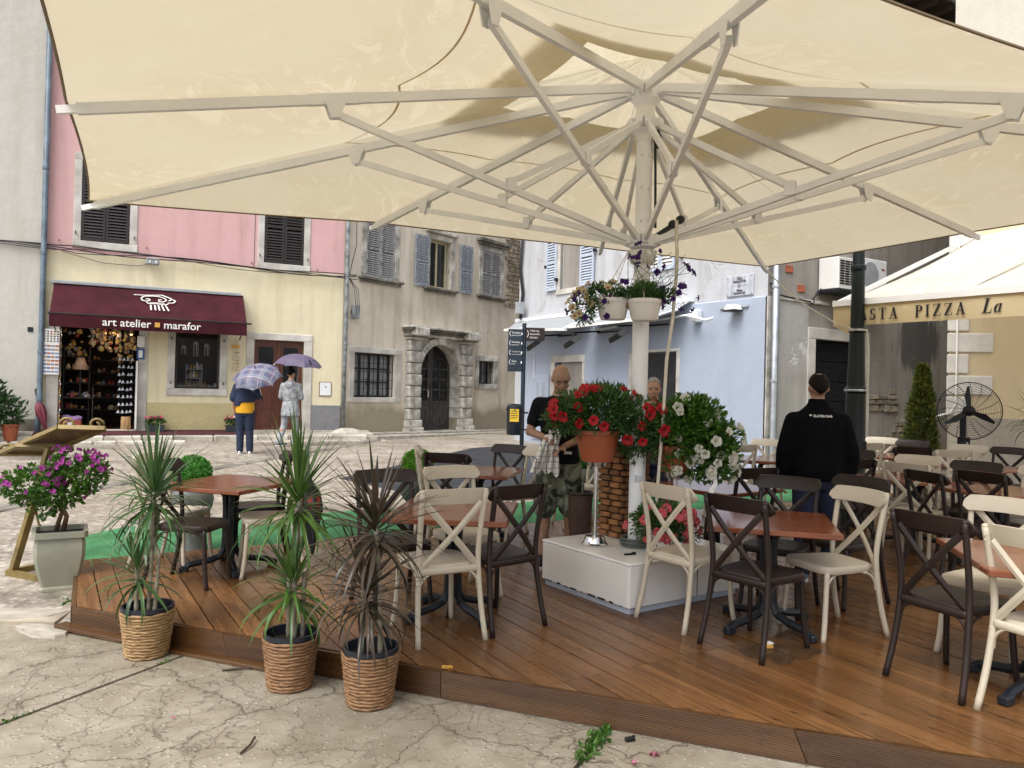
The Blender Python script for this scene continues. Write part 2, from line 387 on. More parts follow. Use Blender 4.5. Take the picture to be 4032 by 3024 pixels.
def canopy_mat(name, col, trans=0.5):
    m, t, p, out = new_mat(name)
    v = coords(t); n1 = noise_(t, v, 0.8, 6, 0.6, 0.5)
    sw = noise_(t, coords(t, (1.3, 0.5, 1)), 2.6, 5, 0.7, 2.2); sm = math_(t, 'MULTIPLY', ramp(t, sw, 0.53, 0.56), ramp(t, n1, 0.45, 0.6))
    c = mixc(t, ramp(t, n1, 0.3, 0.75), col, tuple(x * f for x, f in zip(col, (0.93, 0.89, 0.80))))
    c = mixc(t, math_(t, 'MULTIPLY', sm, 0.5), c, tuple(min(1, x * 1.14) for x in col))
    df = t.nodes.new('ShaderNodeBsdfDiffuse'); tl = t.nodes.new('ShaderNodeBsdfTranslucent'); mx = t.nodes.new('ShaderNodeMixShader'); mx.inputs[0].default_value = trans
    t.links.new(c, df.inputs[0]); t.links.new(c, tl.inputs[0]); t.links.new(df.outputs[0], mx.inputs[1]); t.links.new(tl.outputs[0], mx.inputs[2]); t.links.new(mx.outputs[0], out.inputs[0])
    b_ = nn(t, 'ShaderNodeBump', Strength=0.35, Distance=0.03); t.links.new(noise_(t, coords(t, (1, 1, 1)), 2.2, 4, 0.55, 0.8), b_.inputs['Height']); t.links.new(b_.outputs[0], df.inputs['Normal']); t.links.new(b_.outputs[0], tl.inputs['Normal'])
    t.nodes.remove(p); return m
MAT = dict(
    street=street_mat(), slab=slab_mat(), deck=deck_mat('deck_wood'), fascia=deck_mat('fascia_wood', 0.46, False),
    canopy=canopy_mat('canopy_cloth', (0.605, 0.538, 0.402), 0.5), pizza=canopy_mat('awning_cloth', (0.80, 0.77, 0.69), 0.35), vent=canopy_mat('vent_cloth', (0.64, 0.575, 0.435), 0.56), valance=canopy_mat('valance_cloth', (0.70, 0.585, 0.37), 0.25),
    carpet=pm('green_carpet', (0.055, 0.18, 0.075), 0.95, 0.25, 3, 0.6, 260, col2=(0.085, 0.25, 0.115), spec=0.15), mat=pm('rubber_mat', (0.022, 0.027, 0.036), 0.42, 0.3, 2.5, 0.4, 120, rvar=0.12),
    maroon_rug=pm('maroon_rug', (0.075, 0.016, 0.022), 0.85, 0.25, 4, 0.5, 200), kerb=pm('kerb_stone', (0.42, 0.38, 0.31), 0.7, 0.35, 3.5, 0.8, 26, col2=(0.60, 0.56, 0.48), rand=0.15),
    paver=pm('paver_stone', (0.36, 0.32, 0.26), 0.45, 0.3, 3, 0.5, 30, col2=(0.50, 0.46, 0.39), rand=0.15, rvar=0.2), strip=pm('gutter_stone', (0.22, 0.20, 0.17), 0.5, 0.3, 3, 0.6, 30, rand=0.2),
    steel=pm('polished_steel', (0.62, 0.62, 0.62), 0.16, 0.1, 3, 0, metal=1.0), galv=pm('galvanised_metal', (0.50, 0.54, 0.58), 0.36, 0.2, 5, metal=0.9), bluepipe=pm('painted_downpipe', (0.105, 0.145, 0.185), 0.5, 0.35, 4, 0.2, 30),
    iron=pm('cast_iron', (0.014, 0.018, 0.024), 0.38, 0.3, 12, 0.25, 70, spec=0.35), black=pm('black_paint', (0.009, 0.0095, 0.010), 0.38, 0.3, 8, spec=0.35), white=pm('white_enamel', (0.80, 0.79, 0.76), 0.16, 0.05, 2, rvar=0.06),
    offwhite=pm('powder_coat', (0.80, 0.815, 0.83), 0.42, 0.06, 3), cream=pm('cream_plastic', (0.55, 0.49, 0.385), 0.46, 0.07, 5, 0.15, 160, rand=0.05), brown=pm('brown_plastic', (0.022, 0.0135, 0.0115), 0.40, 0.2, 5, 0.15, 160, rand=0.12, spec=0.35),
    seatpad=pm('grey_seat', (0.15, 0.125, 0.105), 0.5, 0.15, 6, 0.3, 200), grey=pm('grey_box', (0.33, 0.35, 0.37), 0.5, 0.12, 6), rope=pm('rope', (0.62, 0.58, 0.48), 0.8, 0.15, 30), wire=pm('cable', (0.018, 0.018, 0.020), 0.6, 0.2, 10),
    stone=pm('limestone_trim', (0.52, 0.49, 0.44), 0.75, 0.22, 2.5, 0.35, 30, col2=(0.68, 0.66, 0.61)), oldstone=pm('weathered_stone', (0.44, 0.41, 0.35), 0.82, 0.45, 3.4, 0.7, 18, col2=(0.72, 0.70, 0.64), rand=0.14),
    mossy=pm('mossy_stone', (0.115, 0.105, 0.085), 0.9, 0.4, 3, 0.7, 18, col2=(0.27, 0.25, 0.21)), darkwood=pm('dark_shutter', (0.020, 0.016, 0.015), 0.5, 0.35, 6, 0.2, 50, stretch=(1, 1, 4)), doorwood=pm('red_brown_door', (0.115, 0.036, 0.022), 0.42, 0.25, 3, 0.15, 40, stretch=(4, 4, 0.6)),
    bluewood=pm('peeling_blue_shutter', (0.23, 0.27, 0.33), 0.7, 0.4, 9, 0.4, 40, col2=(0.44, 0.48, 0.54), stretch=(2, 2, 1)), greywood=pm('bare_grey_shutter', (0.14, 0.13, 0.12), 0.8, 0.4, 9, 0.4, 40, col2=(0.52, 0.52, 0.52), stretch=(1, 1, 2)), paleshutter=pm('pale_blue_shutter', (0.50, 0.56, 0.66), 0.5, 0.06, 5), creamwood=pm('cream_window_frame', (0.55, 0.48, 0.32), 0.5, 0.15, 5), olddoor=pm('old_black_door', (0.028, 0.026, 0.028), 0.6, 0.5, 5, 0.5, 40, stretch=(5, 5, 0.7), col2=(0.10, 0.09, 0.085)),
    glass=glass_mat('window_glass', clear=0.82), darkglass=glass_mat('dark_window_glass', (0.02, 0.022, 0.025), 0.25), curtain=pm('net_curtain', (0.80, 0.81, 0.81), 0.9, 0.06, 4), room=pm('room_wall', (0.07, 0.06, 0.05), 0.9, 0.2, 2),
    terracotta=pm('terracotta_plastic', (0.33, 0.085, 0.035), 0.5, 0.1, 5, 0.1, 40), whitepot=pm('white_pot', (0.72, 0.71, 0.68), 0.35, 0.05, 4), soil=pm('soil', (0.018, 0.013, 0.009), 0.95, 0.5, 30, 0.9, 60), gold=pm('gold_paint', (0.21, 0.15, 0.05), 0.45, 0.3, 8, 0.2, 60, metal=0.2), celadon=pm('celadon_glaze', (0.30, 0.315, 0.25), 0.35, 0.18, 3, 0.1, 30, col2=(0.37, 0.36, 0.27)), vase=pm('grey_vase', (0.12, 0.13, 0.125), 0.45, 0.2, 4, 0.2, 40, col2=(0.20, 0.21, 0.20)),
    tabletop=None, maroon=pm('maroon_awning', (0.050, 0.0075, 0.013), 0.8, 0.3, 2.5, 0.2, 120, spec=0.2), lettering=pm('white_print', (0.82, 0.81, 0.78), 0.6, 0.04, 8), amber=pm('amber_print', (0.62, 0.33, 0.06), 0.6, 0.05, 8), ink=pm('black_print', (0.012, 0.012, 0.012), 0.6, 0.1, 8))
def table_mat():
    m, t, p, _ = new_mat('mahogany_laminate'); v = coords(t, (1.2, 9, 9)); g = noise_(t, v, 2.0, 6, 0.6, 0.6)
    c = mixc(t, ramp(t, g, 0.3, 0.7), (0.165, 0.045, 0.018), (0.29, 0.092, 0.040)); t.links.new(c, p.inputs['Base Color'])
    p.inputs['Roughness'].default_value = 0.22; p.inputs['Coat Weight'].default_value = 0.35; p.inputs['Coat Roughness'].default_value = 0.08; bump_(t, p, noise_(t, coords(t), 14, 3), 0.06, 0.004); return m
MAT['tabletop'] = table_mat()

# ------------------------------------------------------------------ ground
def gzz(x, y): return gz(y - 0.55 * max(0.0, x - 0.5))
def ground_sheet():
    xs = [-60, -30, -20, -14] + [-12 + i for i in range(25)] + [14, 20, 30, 60]; ys = [-40, -10, -2, 2, 4, 5] + [5.2 + 0.4 * i for i in range(60)] + [32, 40, 60, 120]
    b = MB(); vs = []; fs = []
    for y in ys:
        for x in xs: vs.append((x, y, gzz(x, y) - (0.03 if y < 5.1 else max(0, 0.03 - (y - 5.1) * 0.08))))
    w = len(xs)
    for j in range(len(ys) - 1):
        for i in range(w - 1): fs.append((j * w + i, j * w + i + 1, (j + 1) * w + i + 1, (j + 1) * w + i))
    b.add(vs, fs); return tag(b.build('ground', MAT['street'], smooth=True), 'pale worn street concrete rising towards the houses', kind='structure')
ground_sheet()
jd = Vector((0.42, 0.907, 0)); jn = (0.907, -0.42)
j1, j2 = (-2.40, 3.68), (0.32, 3.39)
base = [(-9, -4), (9, -4), (9, 5.15), (-2.0, 5.25), (-3.3, 5.12), (-4.4, 5.3), (-6.5, 4.9), (-9, 5.0)]
def off(p, d): return (p[0] + jn[0] * d, p[1] + jn[1] * d)
neg = (-jn[0], -jn[1])
for poly in (clip_poly(base, off(j1, -0.014), neg), clip_poly(clip_poly(base, off(j1, 0.014), jn), off(j2, -0.012), neg), clip_poly(base, off(j2, 0.012), jn)):
    tag(MB().prism(poly, -0.1, 0.0).build('terrace_slab', MAT['slab']), kind='structure')
# pale irregular stones beside the slabs, left of the deck
bedrock = tag(MB().prism([(-4.6, 5.15), (-3.05, 5.2), (-3.2, 6.3), (-4.3, 6.6)], -0.06, 0.012).build('stone_bed', pm('pale_stone_bed', (0.36, 0.31, 0.24), 0.6, 0.4, 3, 0.8, 16)), kind='structure')
def stone_mesh(seed, sx, sy, sz):
    rr = random.Random(seed); n = 9; b = MB(); top = []; bot = []
    ring = [(math.cos(2 * math.pi * i / n) * sx * rr.uniform(0.8, 1.05), math.sin(2 * math.pi * i / n) * sy * rr.uniform(0.8, 1.05)) for i in range(n)]
    vs = [(x, y, 0) for x, y in ring] + [(x * 0.93, y * 0.93, sz * rr.uniform(0.8, 1.1)) for x, y in ring] + [(0, 0, sz * 1.15)]
    fs = [(i, (i + 1) % n, n + (i + 1) % n, n + i) for i in range(n)] + [(n + i, n + (i + 1) % n, 2 * n) for i in range(n)]
    return b.add(vs, fs).mesh('paving_stone', MAT['kerb'])
stms = [stone_mesh(i, 0.5, 0.5, 1.0) for i in range(6)]
flat_st = []
for q in stms:
    c_ = q.copy(); c_.materials.clear(); c_.materials.append(MAT['paver']); flat_st.append(c_)
for i, (x, y, sx, sy, a) in enumerate([(-3.45, 5.35, 0.75, 0.32, 0.2), (-4.05, 5.75, 0.7, 0.5, 0.5), (-3.35, 6.05, 0.35, 0.3, 0), (-3.75, 6.3, 0.4, 0.3, 1), (-3.02, 5.02, 0.5, 0.2, -0.35)]):
    place('paving_stone', flat_st[i], bedrock, (x, y, -0.012), (0, 0, a), (sx, sy, 0.034))

def loft_sheet(a, b, rows, dz, name, mat, n=24, label=None, kind='structure'):
    def res(pl):
        L = [0]
        for i in range(1, len(pl)): L.append(L[-1] + math.dist(pl[i], pl[i - 1]))
        return [(lerp_tab(L[-1] * k / n, L, [p[0] for p in pl]), lerp_tab(L[-1] * k / n, L, [p[1] for p in pl])) for k in range(n + 1)]
    A, B = res(a), res(b); vs = []; fs = []
    for j in range(rows + 1):
        for i in range(n + 1):
            u = j / rows; x = A[i][0] * (1 - u) + B[i][0] * u; y = A[i][1] * (1 - u) + B[i][1] * u
            vs.append((x, y, gzz(x, y) + dz + 0.003 * noise.noise((x * 2, y * 2, dz * 100))))
    w = n + 1
    for j in range(rows):
        for i in range(n): fs.append((j * w + i, j * w + i + 1, (j + 1) * w + i + 1, (j + 1) * w + i))
    k = len(vs)                                        # a turned-down edge gives the sheet its thickness
    edge = [i for i in range(w)] + [j * w + n for j in range(1, rows + 1)] + [rows * w + i for i in range(n - 1, -1, -1)] + [j * w for j in range(rows - 1, 0, -1)]
    for q in edge: vs.append((vs[q][0], vs[q][1], vs[q][2] - dz - 0.01))
    m = len(edge)
    for i in range(m): fs.append((edge[(i + 1) % m], edge[i], k + i, k + (i + 1) % m))
    mb = MB(); mb.add(vs, fs); o = mb.build(name, mat); return tag(o, label, kind=kind)
gdir = (0.857, 0.515); edir = (0.515, -0.857)
backp = [(-3.60 + gdir[0] * t, 6.44 + gdir[1] * t) for t in (0, 2, 4, 6, 9, 11.2)]
loft_sheet(backp, [(-4.19, 7.57), (-3.94, 8.11), (-2.21, 9.0), (-1.85, 9.29), (0.0, 9.97), (0.9, 10.75), (3.2, 11.9), (5.4, 13.0)], 4, 0.009, 'carpet', MAT['carpet'], label='bright green outdoor carpet strip along the back of the deck')
loft_sheet([(-2.65, 11.97), (-1.53, 10.79), (-0.27, 11.11), (0.46, 11.23), (2.0, 12.0), (3.75, 13.2)], [(-2.66, 12.0), (-2.06, 13.61), (-1.34, 15.71), (-0.82, 17.14), (-0.37, 17.56), (1.15, 17.6)], 10, 0.008, 'rubber_mat', MAT['mat'], label='black rubber matting in front of the blue house')

# ------------------------------------------------------------------ wooden deck, one object per board
DZ = 0.15
deck = bpy.data.objects.new('wooden_deck', None); COL.objects.link(deck); tag(deck, 'wet brown wooden terrace deck with diagonal boards', kind='structure')
P0, P1, F1, F2, F3 = (-3.565, 6.407), (-2.86, 5.12), (-0.33, 4.135), (1.324, 3.518), (2.177, 3.222)
DP = [P0, P1, F1, F2, F3, (6.0, 1.95), (10.0, 5.6), (6.05, 12.19)]
S1 = (0.237, 3.955); eang = math.atan2(edir[1], edir[0]); BW = 0.142
vmin = min(p[0] * gdir[0] + p[1] * gdir[1] for p in DP); vmax = max(p[0] * gdir[0] + p[1] * gdir[1] for p in DP)
k = 0; rb = random.Random(3)
while vmin + k * BW < vmax:
    a = vmin + k * BW + 0.004; c = a + BW - 0.008; k += 1
    strip = clip_poly(clip_poly(DP, (gdir[0] * a, gdir[1] * a), gdir), (gdir[0] * c, gdir[1] * c), (-gdir[0], -gdir[1]))
    if len(strip) < 3: continue
    for sg in (1, -1):
        pc = clip_poly(strip, (S1[0] + edir[0] * sg * 0.002, S1[1] + edir[1] * sg * 0.002), (edir[0] * sg, edir[1] * sg))
        if len(pc) < 3: continue
        cx = sum(q[0] for q in pc) / len(pc); cyy = sum(q[1] for q in pc) / len(pc); ca, sa = math.cos(-eang), math.sin(-eang)
        loc = [((q[0] - cx) * ca - (q[1] - cyy) * sa, (q[0] - cx) * sa + (q[1] - cyy) * ca) for q in pc]
        MB().prism(loc, -0.028, 0).build('board', MAT['deck'], deck, loc=(cx, cyy, DZ + rb.uniform(-0.0015, 0.0015)), rot=(rb.uniform(-0.002, 0.002), 0, eang))
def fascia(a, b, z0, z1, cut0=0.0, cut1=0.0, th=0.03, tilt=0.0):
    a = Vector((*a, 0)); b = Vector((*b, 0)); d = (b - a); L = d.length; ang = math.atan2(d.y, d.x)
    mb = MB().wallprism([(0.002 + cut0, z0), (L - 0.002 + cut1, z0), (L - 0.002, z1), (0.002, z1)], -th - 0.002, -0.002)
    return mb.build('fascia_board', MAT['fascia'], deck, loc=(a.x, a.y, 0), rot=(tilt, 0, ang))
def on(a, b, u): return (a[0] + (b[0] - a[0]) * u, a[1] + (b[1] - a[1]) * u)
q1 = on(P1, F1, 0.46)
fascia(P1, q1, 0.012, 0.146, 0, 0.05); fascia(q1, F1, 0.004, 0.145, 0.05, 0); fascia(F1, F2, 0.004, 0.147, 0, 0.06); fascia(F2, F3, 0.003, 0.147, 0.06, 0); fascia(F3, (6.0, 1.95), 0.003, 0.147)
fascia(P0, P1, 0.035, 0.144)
MB().box((0, 0, 0.02), (0.62, 0.09, 0.026), b=0.003).build('loose_board', MAT['fascia'], deck, loc=(-2.66, 4.98, 0.0), rot=(0, 0.03, R(-21)))
MB().box((0, 0, 0.012), (1.0, 0.08, 0.022), b=0.003).build('loose_board', MAT['fascia'], deck, loc=(-1.62, 4.56, 0.0), rot=(0, 0, R(-22)))
MB().box((0, 0, 0.0), (0.06, 0.016, 0.012)).build('wood_splinter', MAT['amber'], deck, loc=(-0.31, 4.14, 0.158), rot=(0.1, 0.2, 0.6))

# stone gutter strip winding across the street
gut = bpy.data.objects.new('gutter_strip', None); COL.objects.link(gut); tag(gut, 'dark stone gutter strip curving across the street', kind='structure')
gp = [(-5.85, 8.6), (-5.67, 9.91), (-5.51, 11.07), (-5.0, 12.5), (-4.55, 14.0), (-4.0, 15.7), (-3.47, 17.23), (-3.17, 18.72), (-2.67, 21.59), (-1.52, 24.3)]
gl = [0]
for i in range(1, len(gp)): gl.append(gl[-1] + math.dist(gp[i], gp[i - 1]))
s = 0.0; gms = [MB().box((0, 0, 0), (0.62, 0.24, 0.06), b=0.012).mesh('gutter_stone', MAT['strip'])]
while s < gl[-1] - 0.6:
    L = rb.uniform(0.55, 0.9); a = [lerp_tab(s, gl, [p[i] for p in gp]) for i in (0, 1)]; b = [lerp_tab(s + L, gl, [p[i] for p in gp]) for i in (0, 1)]
    mx, my = (a[0] + b[0]) / 2, (a[1] + b[1]) / 2
    place('gutter_stone', gms[0], gut, (mx, my, gzz(mx, my) - 0.012), (math.atan((gzz(*b) - gzz(*a)) / L) * 0, rb.uniform(-0.01, 0.01), math.atan2(b[1] - a[1], b[0] - a[0])), ((L - 0.02) / 0.62, 1, 1)); s += L
# ------------------------------------------------------------------ houses (local frame: x along the wall, y into it, z up)
def wall(root, s0, s1, z0, z1, ops, mat, name='wall', depth=0.3, y=0.0):
    xs = sorted(set([s0, s1] + [v for o in ops for v in o[:2]])); zs = sorted(set([z0, z1] + [v for o in ops for v in o[2:4]]))
    xs = [v for v in xs if s0 <= v <= s1]; zs = [v for v in zs if z0 <= v <= z1]; b = MB()
    for i in range(len(xs) - 1):
        for j in range(len(zs) - 1):
            cx, cz = (xs[i] + xs[i + 1]) / 2, (zs[j] + zs[j + 1]) / 2
            if any(o[0] < cx < o[1] and o[2] < cz < o[3] for o in ops): continue
            b.add([(xs[i], y, zs[j]), (xs[i + 1], y, zs[j]), (xs[i + 1], y, zs[j + 1]), (xs[i], y, zs[j + 1])], [(0, 1, 2, 3)])
    for (a, c, d, e) in [o[:4] for o in ops]:
        q = [(a, d), (c, d), (c, e), (a, e)]
        for k in range(4):
            p0, p1 = q[k], q[(k + 1) % 4]
            b.add([(p0[0], y, p0[1]), (p1[0], y, p1[1]), (p1[0], y + depth, p1[1]), (p0[0], y + depth, p0[1])], [(0, 1, 2, 3)])
    return b.build(name, mat, root)
def body(root, s0, s1, z1, mat, depth=6.0, y0=0.0):
    """side walls, back wall and flat top that close the house behind its front"""
    b = MB(); z0 = -0.1
    b.add([(s0, y0, z0), (s0, y0, z1), (s0, depth, z1), (s0, depth, z0)], [(0, 1, 2, 3)]); b.add([(s1, y0, z0), (s1, y0, z1), (s1, depth, z1), (s1, depth, z0)], [(3, 2, 1, 0)])
    b.add([(s0, depth, z0), (s1, depth, z0), (s1, depth, z1), (s0, depth, z1)], [(3, 2, 1, 0)]); b.add([(s0, y0, z1), (s1, y0, z1), (s1, depth, z1), (s0, depth, z1)], [(0, 1, 2, 3)])
    return b.build('side_wall', mat, root)
def part(root, name, mat, lo, hi, b=0.006):
    c = [(lo[i] + hi[i]) / 2 for i in range(3)]
    return MB().box((0, 0, 0), [hi[i] - lo[i] for i in range(3)], b=b).build(name, mat, root, loc=c)
def surround(root, o, i, mat, proud=0.03, back=0.06, sill=True, b=0.008):
    """stone frame: o outer (s0,s1,z0,z1), i inner opening"""
    part(root, 'jamb', mat, (o[0], -proud, i[2]), (i[0], back, i[3]), b); part(root, 'jamb', mat, (i[1], -proud, i[2]), (o[1], back, i[3]), b)
    part(root, 'lintel', mat, (o[0], -proud - 0.002, i[3] + 0.002), (o[1], back, o[3]), b)
    if sill: part(root, 'sill', mat, (o[0] - 0.01, -proud - 0.012, o[2]), (o[1] + 0.01, back, i[2] - 0.002), b)
SLAT = {}
def shutter(root, s0, s1, z0, z1, y, mat, ns, smat=None, rz=0.0, th=0.035):
    w, h = s1 - s0, z1 - z0; st = 0.05; b = MB()
    b.b2((0, -th / 2, 0), (st, th / 2, h)); b.b2((w - st, -th / 2, 0), (w, th / 2, h))
    for (a, c) in ((0, 0.07), (h * 0.5 - 0.035, h * 0.5 + 0.035), (h - 0.07, h)): b.b2((st, -th / 2 + 0.002, a), (w - st, th / 2 - 0.002, c))
    o = b.build('shutter', mat, root, loc=(s0, y, z0), rot=(0, 0, rz))
    key = round(w, 2)
    if (key, mat.name) not in SLAT: SLAT[(key, mat.name)] = MB().box((0, 0, 0), (w - 2 * st, 0.007, (h / ns) * 0.86)).mesh('slat', smat or mat)
    for i in range(ns):
        zc = 0.075 + (h - 0.15) * (i + 0.5) / ns
        if abs(zc - h / 2) < 0.045: continue
        place('slat', SLAT[(key, mat.name)], o, (w / 2, 0, zc), (R(-32), random.uniform(-0.012, 0.012), 0))
    return o
def window(root, s0, s1, z0, z1, y, fmat, gmat, cols=2, rows=3, fw=0.05, rail=0.025, curtain=None, name='window'):
    b = MB()
    for lo, hi in (((s0, z0), (s0 + fw, z1)), ((s1 - fw, z0), (s1, z1)), ((s0 + fw, z0), (s1 - fw, z0 + fw)), ((s0 + fw, z1 - fw), (s1 - fw, z1))): b.b2((lo[0], y - 0.03, lo[1]), (hi[0], y + 0.02, hi[1]))
    W, H = s1 - s0 - 2 * fw, z1 - z0 - 2 * fw
    for i in range(1, cols): b.b2((s0 + fw + W * i / cols - rail, y - 0.027, z0 + fw), (s0 + fw + W * i / cols + rail, y + 0.018, z1 - fw))
    for j in range(1, rows): b.b2((s0 + fw, y - 0.022, z0 + fw + H * j / rows - rail * 0.7), (s1 - fw, y + 0.015, z0 + fw + H * j / rows + rail * 0.7))
    o = b.build(name, fmat, root)
    for i in range(cols):
        for j in range(rows):
            a, c = s0 + fw + W * i / cols, z0 + fw + H * j / rows
            MB().b2((0, 0, 0), (W / cols, 0.004, H / rows)).build('pane', gmat, o, loc=(a, y - 0.002 + random.uniform(0, 0.002), c), rot=(random.uniform(-0.006, 0.006), 0, random.uniform(-0.008, 0.008)))
    if curtain:
        cb = MB(); n = 26; vs = []; fs = []
        for k in range(n + 1):
            x = s0 + (s1 - s0) * k / n; yy = y + 0.06 + 0.02 * math.sin(k * 1.9)
            vs += [(x, yy, z0), (x, yy, z1)]
        cb.add(vs, [(2 * k, 2 * k + 2, 2 * k + 3, 2 * k + 1) for k in range(n)]); cb.build('curtain', curtain, o)
    return o
def room(root, s0, s1, z0, z1, y0, y1, mat):
    b = MB(); b.add([(s0, y0, z0), (s1, y0, z0), (s1, y1, z0), (s0, y1, z0), (s0, y0, z1), (s1, y0, z1), (s1, y1, z1), (s0, y1, z1)], [(0, 1, 2, 3), (7, 6, 5, 4), (0, 3, 7, 4), (1, 5, 6, 2), (3, 2, 6, 7)])
    return b.build('room', mat, root)
def grille(root, s0, s1, z0, z1, y, nv, nh):
    b = MB()
    for i in range(nv): x = s0 + (s1 - s0) * i / (nv - 1); b.beam((x, y, z0), (x, y, z1), 0.014, 0.014)
    for j in range(nh): z = z0 + (z1 - z0) * j / (nh - 1); b.beam((s0, y - 0.012, z), (s1, y - 0.012, z), 0.02, 0.012)
    return b.build('window_bars', MAT['iron'], root)
def local_tube(root, name, mat, pts, r, n=8, smooth=True): return MB().tube(pts, r, n).build(name, mat, root, smooth=smooth)
def downpipe(name, label, loc, rz, pts, r, mat, joints):
    t = thing(name, label, 'downpipe', loc, rz); local_tube(t, 'pipe', mat, pts, r, 12)
    for (x, y, z) in joints:
        MB().lathe([(r * 1.18, -0.03), (r * 1.22, 0.0), (r * 1.18, 0.03)], 14).build('pipe_joint', mat, t, loc=(x, y, z)); MB().b2((-0.012, 0, -0.012), (0.012, 0.14, 0.012)).build('bracket', MAT['iron'], t, loc=(x, y + r, z + 0.06))
    return t

PINK = (-4.27, 19.2); PRZ = R(26)
# left grey-white house
lh = thing('house', 'tall grey-white rendered house at the left edge of the picture', 'house', (*PINK, 0), PRZ)
lw = plaster('grey_white_render', (0.56, 0.535, 0.48), (0.40, 0.36, 0.30), 0.45, 0.3, base2=(0.64, 0.62, 0.58))
wall(lh, -16, -6.42, -0.1, 14, [], lw, y=-0.06); body(lh, -16, -6.42, 14, lw, 6, -0.06)
part(lh, 'wall_vent', MAT['iron'], (-6.68, -0.075, 2.62), (-6.58, -0.06, 2.72), 0.003); part(lh, 'plinth', MAT['mossy'], (-15.9, -0.085, 0.0), (-6.5, -0.062, 0.78), 0.004)
local_tube(lh, 'wall_cable', MAT['grey'], [(-7.55, -0.07, 9.0), (-7.55, -0.07, 5.2), (-7.42, -0.07, 4.55)], 0.006, 5)

# pink and yellow house with the shop
ph = thing('house', 'pink and yellow house with dark louvred shutters and the gift shop', 'house', (*PINK, 0), PRZ)
pinkm = plaster('pink_render', (0.67, 0.405, 0.40), (0.50, 0.29, 0.28), 0.5, 0.18, base2=(0.74, 0.48, 0.47), streak=0.6)
yelm = plaster('yellow_render', (0.76, 0.68, 0.46), (0.58, 0.50, 0.34), 0.5, 0.18, base2=(0.83, 0.76, 0.56), streak=0.65)
roughyel = plaster('rough_yellow_plinth', (0.60, 0.51, 0.27), (0.44, 0.38, 0.24), 0.5, 1.0, streak=0.3); greyplinth = plaster('grey_plinth', (0.235, 0.235, 0.25), (0.15, 0.15, 0.16), 0.5, 0.8)
UPL, UPR = (-5.75, -4.81, 4.66, 6.42), (-1.92, -1.0, 4.54, 6.30)
SHOP, SWIN, DOOR = (-6.10, -4.56, 0.52, 2.98), (-3.81, -2.85, 1.49, 2.86), (-2.09, -0.93, 0.53, 2.69)
wall(ph, -6.42, 0, 4.40, 12, [UPL, UPR], pinkm, 'upper_wall', 0.18); wall(ph, -6.42, 0, -0.1, 4.40, [SHOP, SWIN, DOOR], yelm, 'lower_wall', 0.3); body(ph, -6.42, 0, 12, pinkm)
part(ph, 'plinth', roughyel, (-4.36, -0.022, 0.40), (-2.285, -0.002, 1.16), 0.004); part(ph, 'plinth', greyplinth, (-0.725, -0.024, 0.40), (-0.01, -0.002, 1.14), 0.004)
for o, nm in ((UPL, 0), (UPR, 0)):
    surround(ph, (o[0] - 0.15, o[1] + 0.16, o[2] - 0.16, o[3] + 0.15), o, MAT['stone'], 0.02, 0.1)
    mid = (o[0] + o[1]) / 2
    shutter(ph, o[0] + 0.01, mid - 0.004, o[2] + 0.01, o[3] - 0.01, -0.012, MAT['darkwood'], 24); shutter(ph, mid + 0.004, o[1] - 0.01, o[2] + 0.01, o[3] - 0.01, -0.012, MAT['darkwood'], 24)
    for sx in (-0.10, o[1] - o[0] + 0.10):
        MB().box((0, -0.02, 0), (0.016, 0.03, 0.07), b=0.003).build('shutter_catch', MAT['iron'], ph, loc=(o[0] + sx, -0.025, o[2] + 0.16))
for sx, z in ((-6.15, 4.62), (-4.45, 4.62), (-2.2, 4.50), (-0.66, 4.47)): MB().box((0, -0.035, 0), (0.02, 0.07, 0.02), b=0.003).build('wall_hook', MAT['iron'], ph, loc=(sx, 0, z))
part(ph, 'wall_crack_strip', MAT['iron'], (-2.15, -0.006, 4.42), (-2.14, -0.001, 6.9), 0.001)
surround(ph, (-6.33, -4.37, 0.52, 3.15), (SHOP[0], SHOP[1], 0.52, 2.98), MAT['stone'], 0.025, 0.2, False)
part(ph, 'threshold', MAT['stone'], (-6.33, -0.1, 0.44), (-4.37, 0.3, 0.545), 0.008)
surround(ph, (-3.97, -2.69, 1.33, 3.0), SWIN, MAT['stone'], 0.03, 0.12)
surround(ph, (-2.27, -0.73, 0.5, 2.85), (DOOR[0], DOOR[1], 0.5, DOOR[3]), MAT['stone'], 0.03, 0.12, False)
window(ph, SWIN[0] + 0.02, SWIN[1] - 0.02, SWIN[2] + 0.01, SWIN[3], 0.12, MAT['darkwood'], glass_mat('shop_window_glass', (0.03, 0.03, 0.03), 0.72), 1, 1, 0.035, name='shop_window')
for sx in (-3.89, -2.77):
    for z in (1.62, 2.62): MB().box((0, -0.02, 0), (0.02, 0.04, 0.06), b=0.003).build('shutter_catch', MAT['iron'], ph, loc=(sx, -0.03, z))
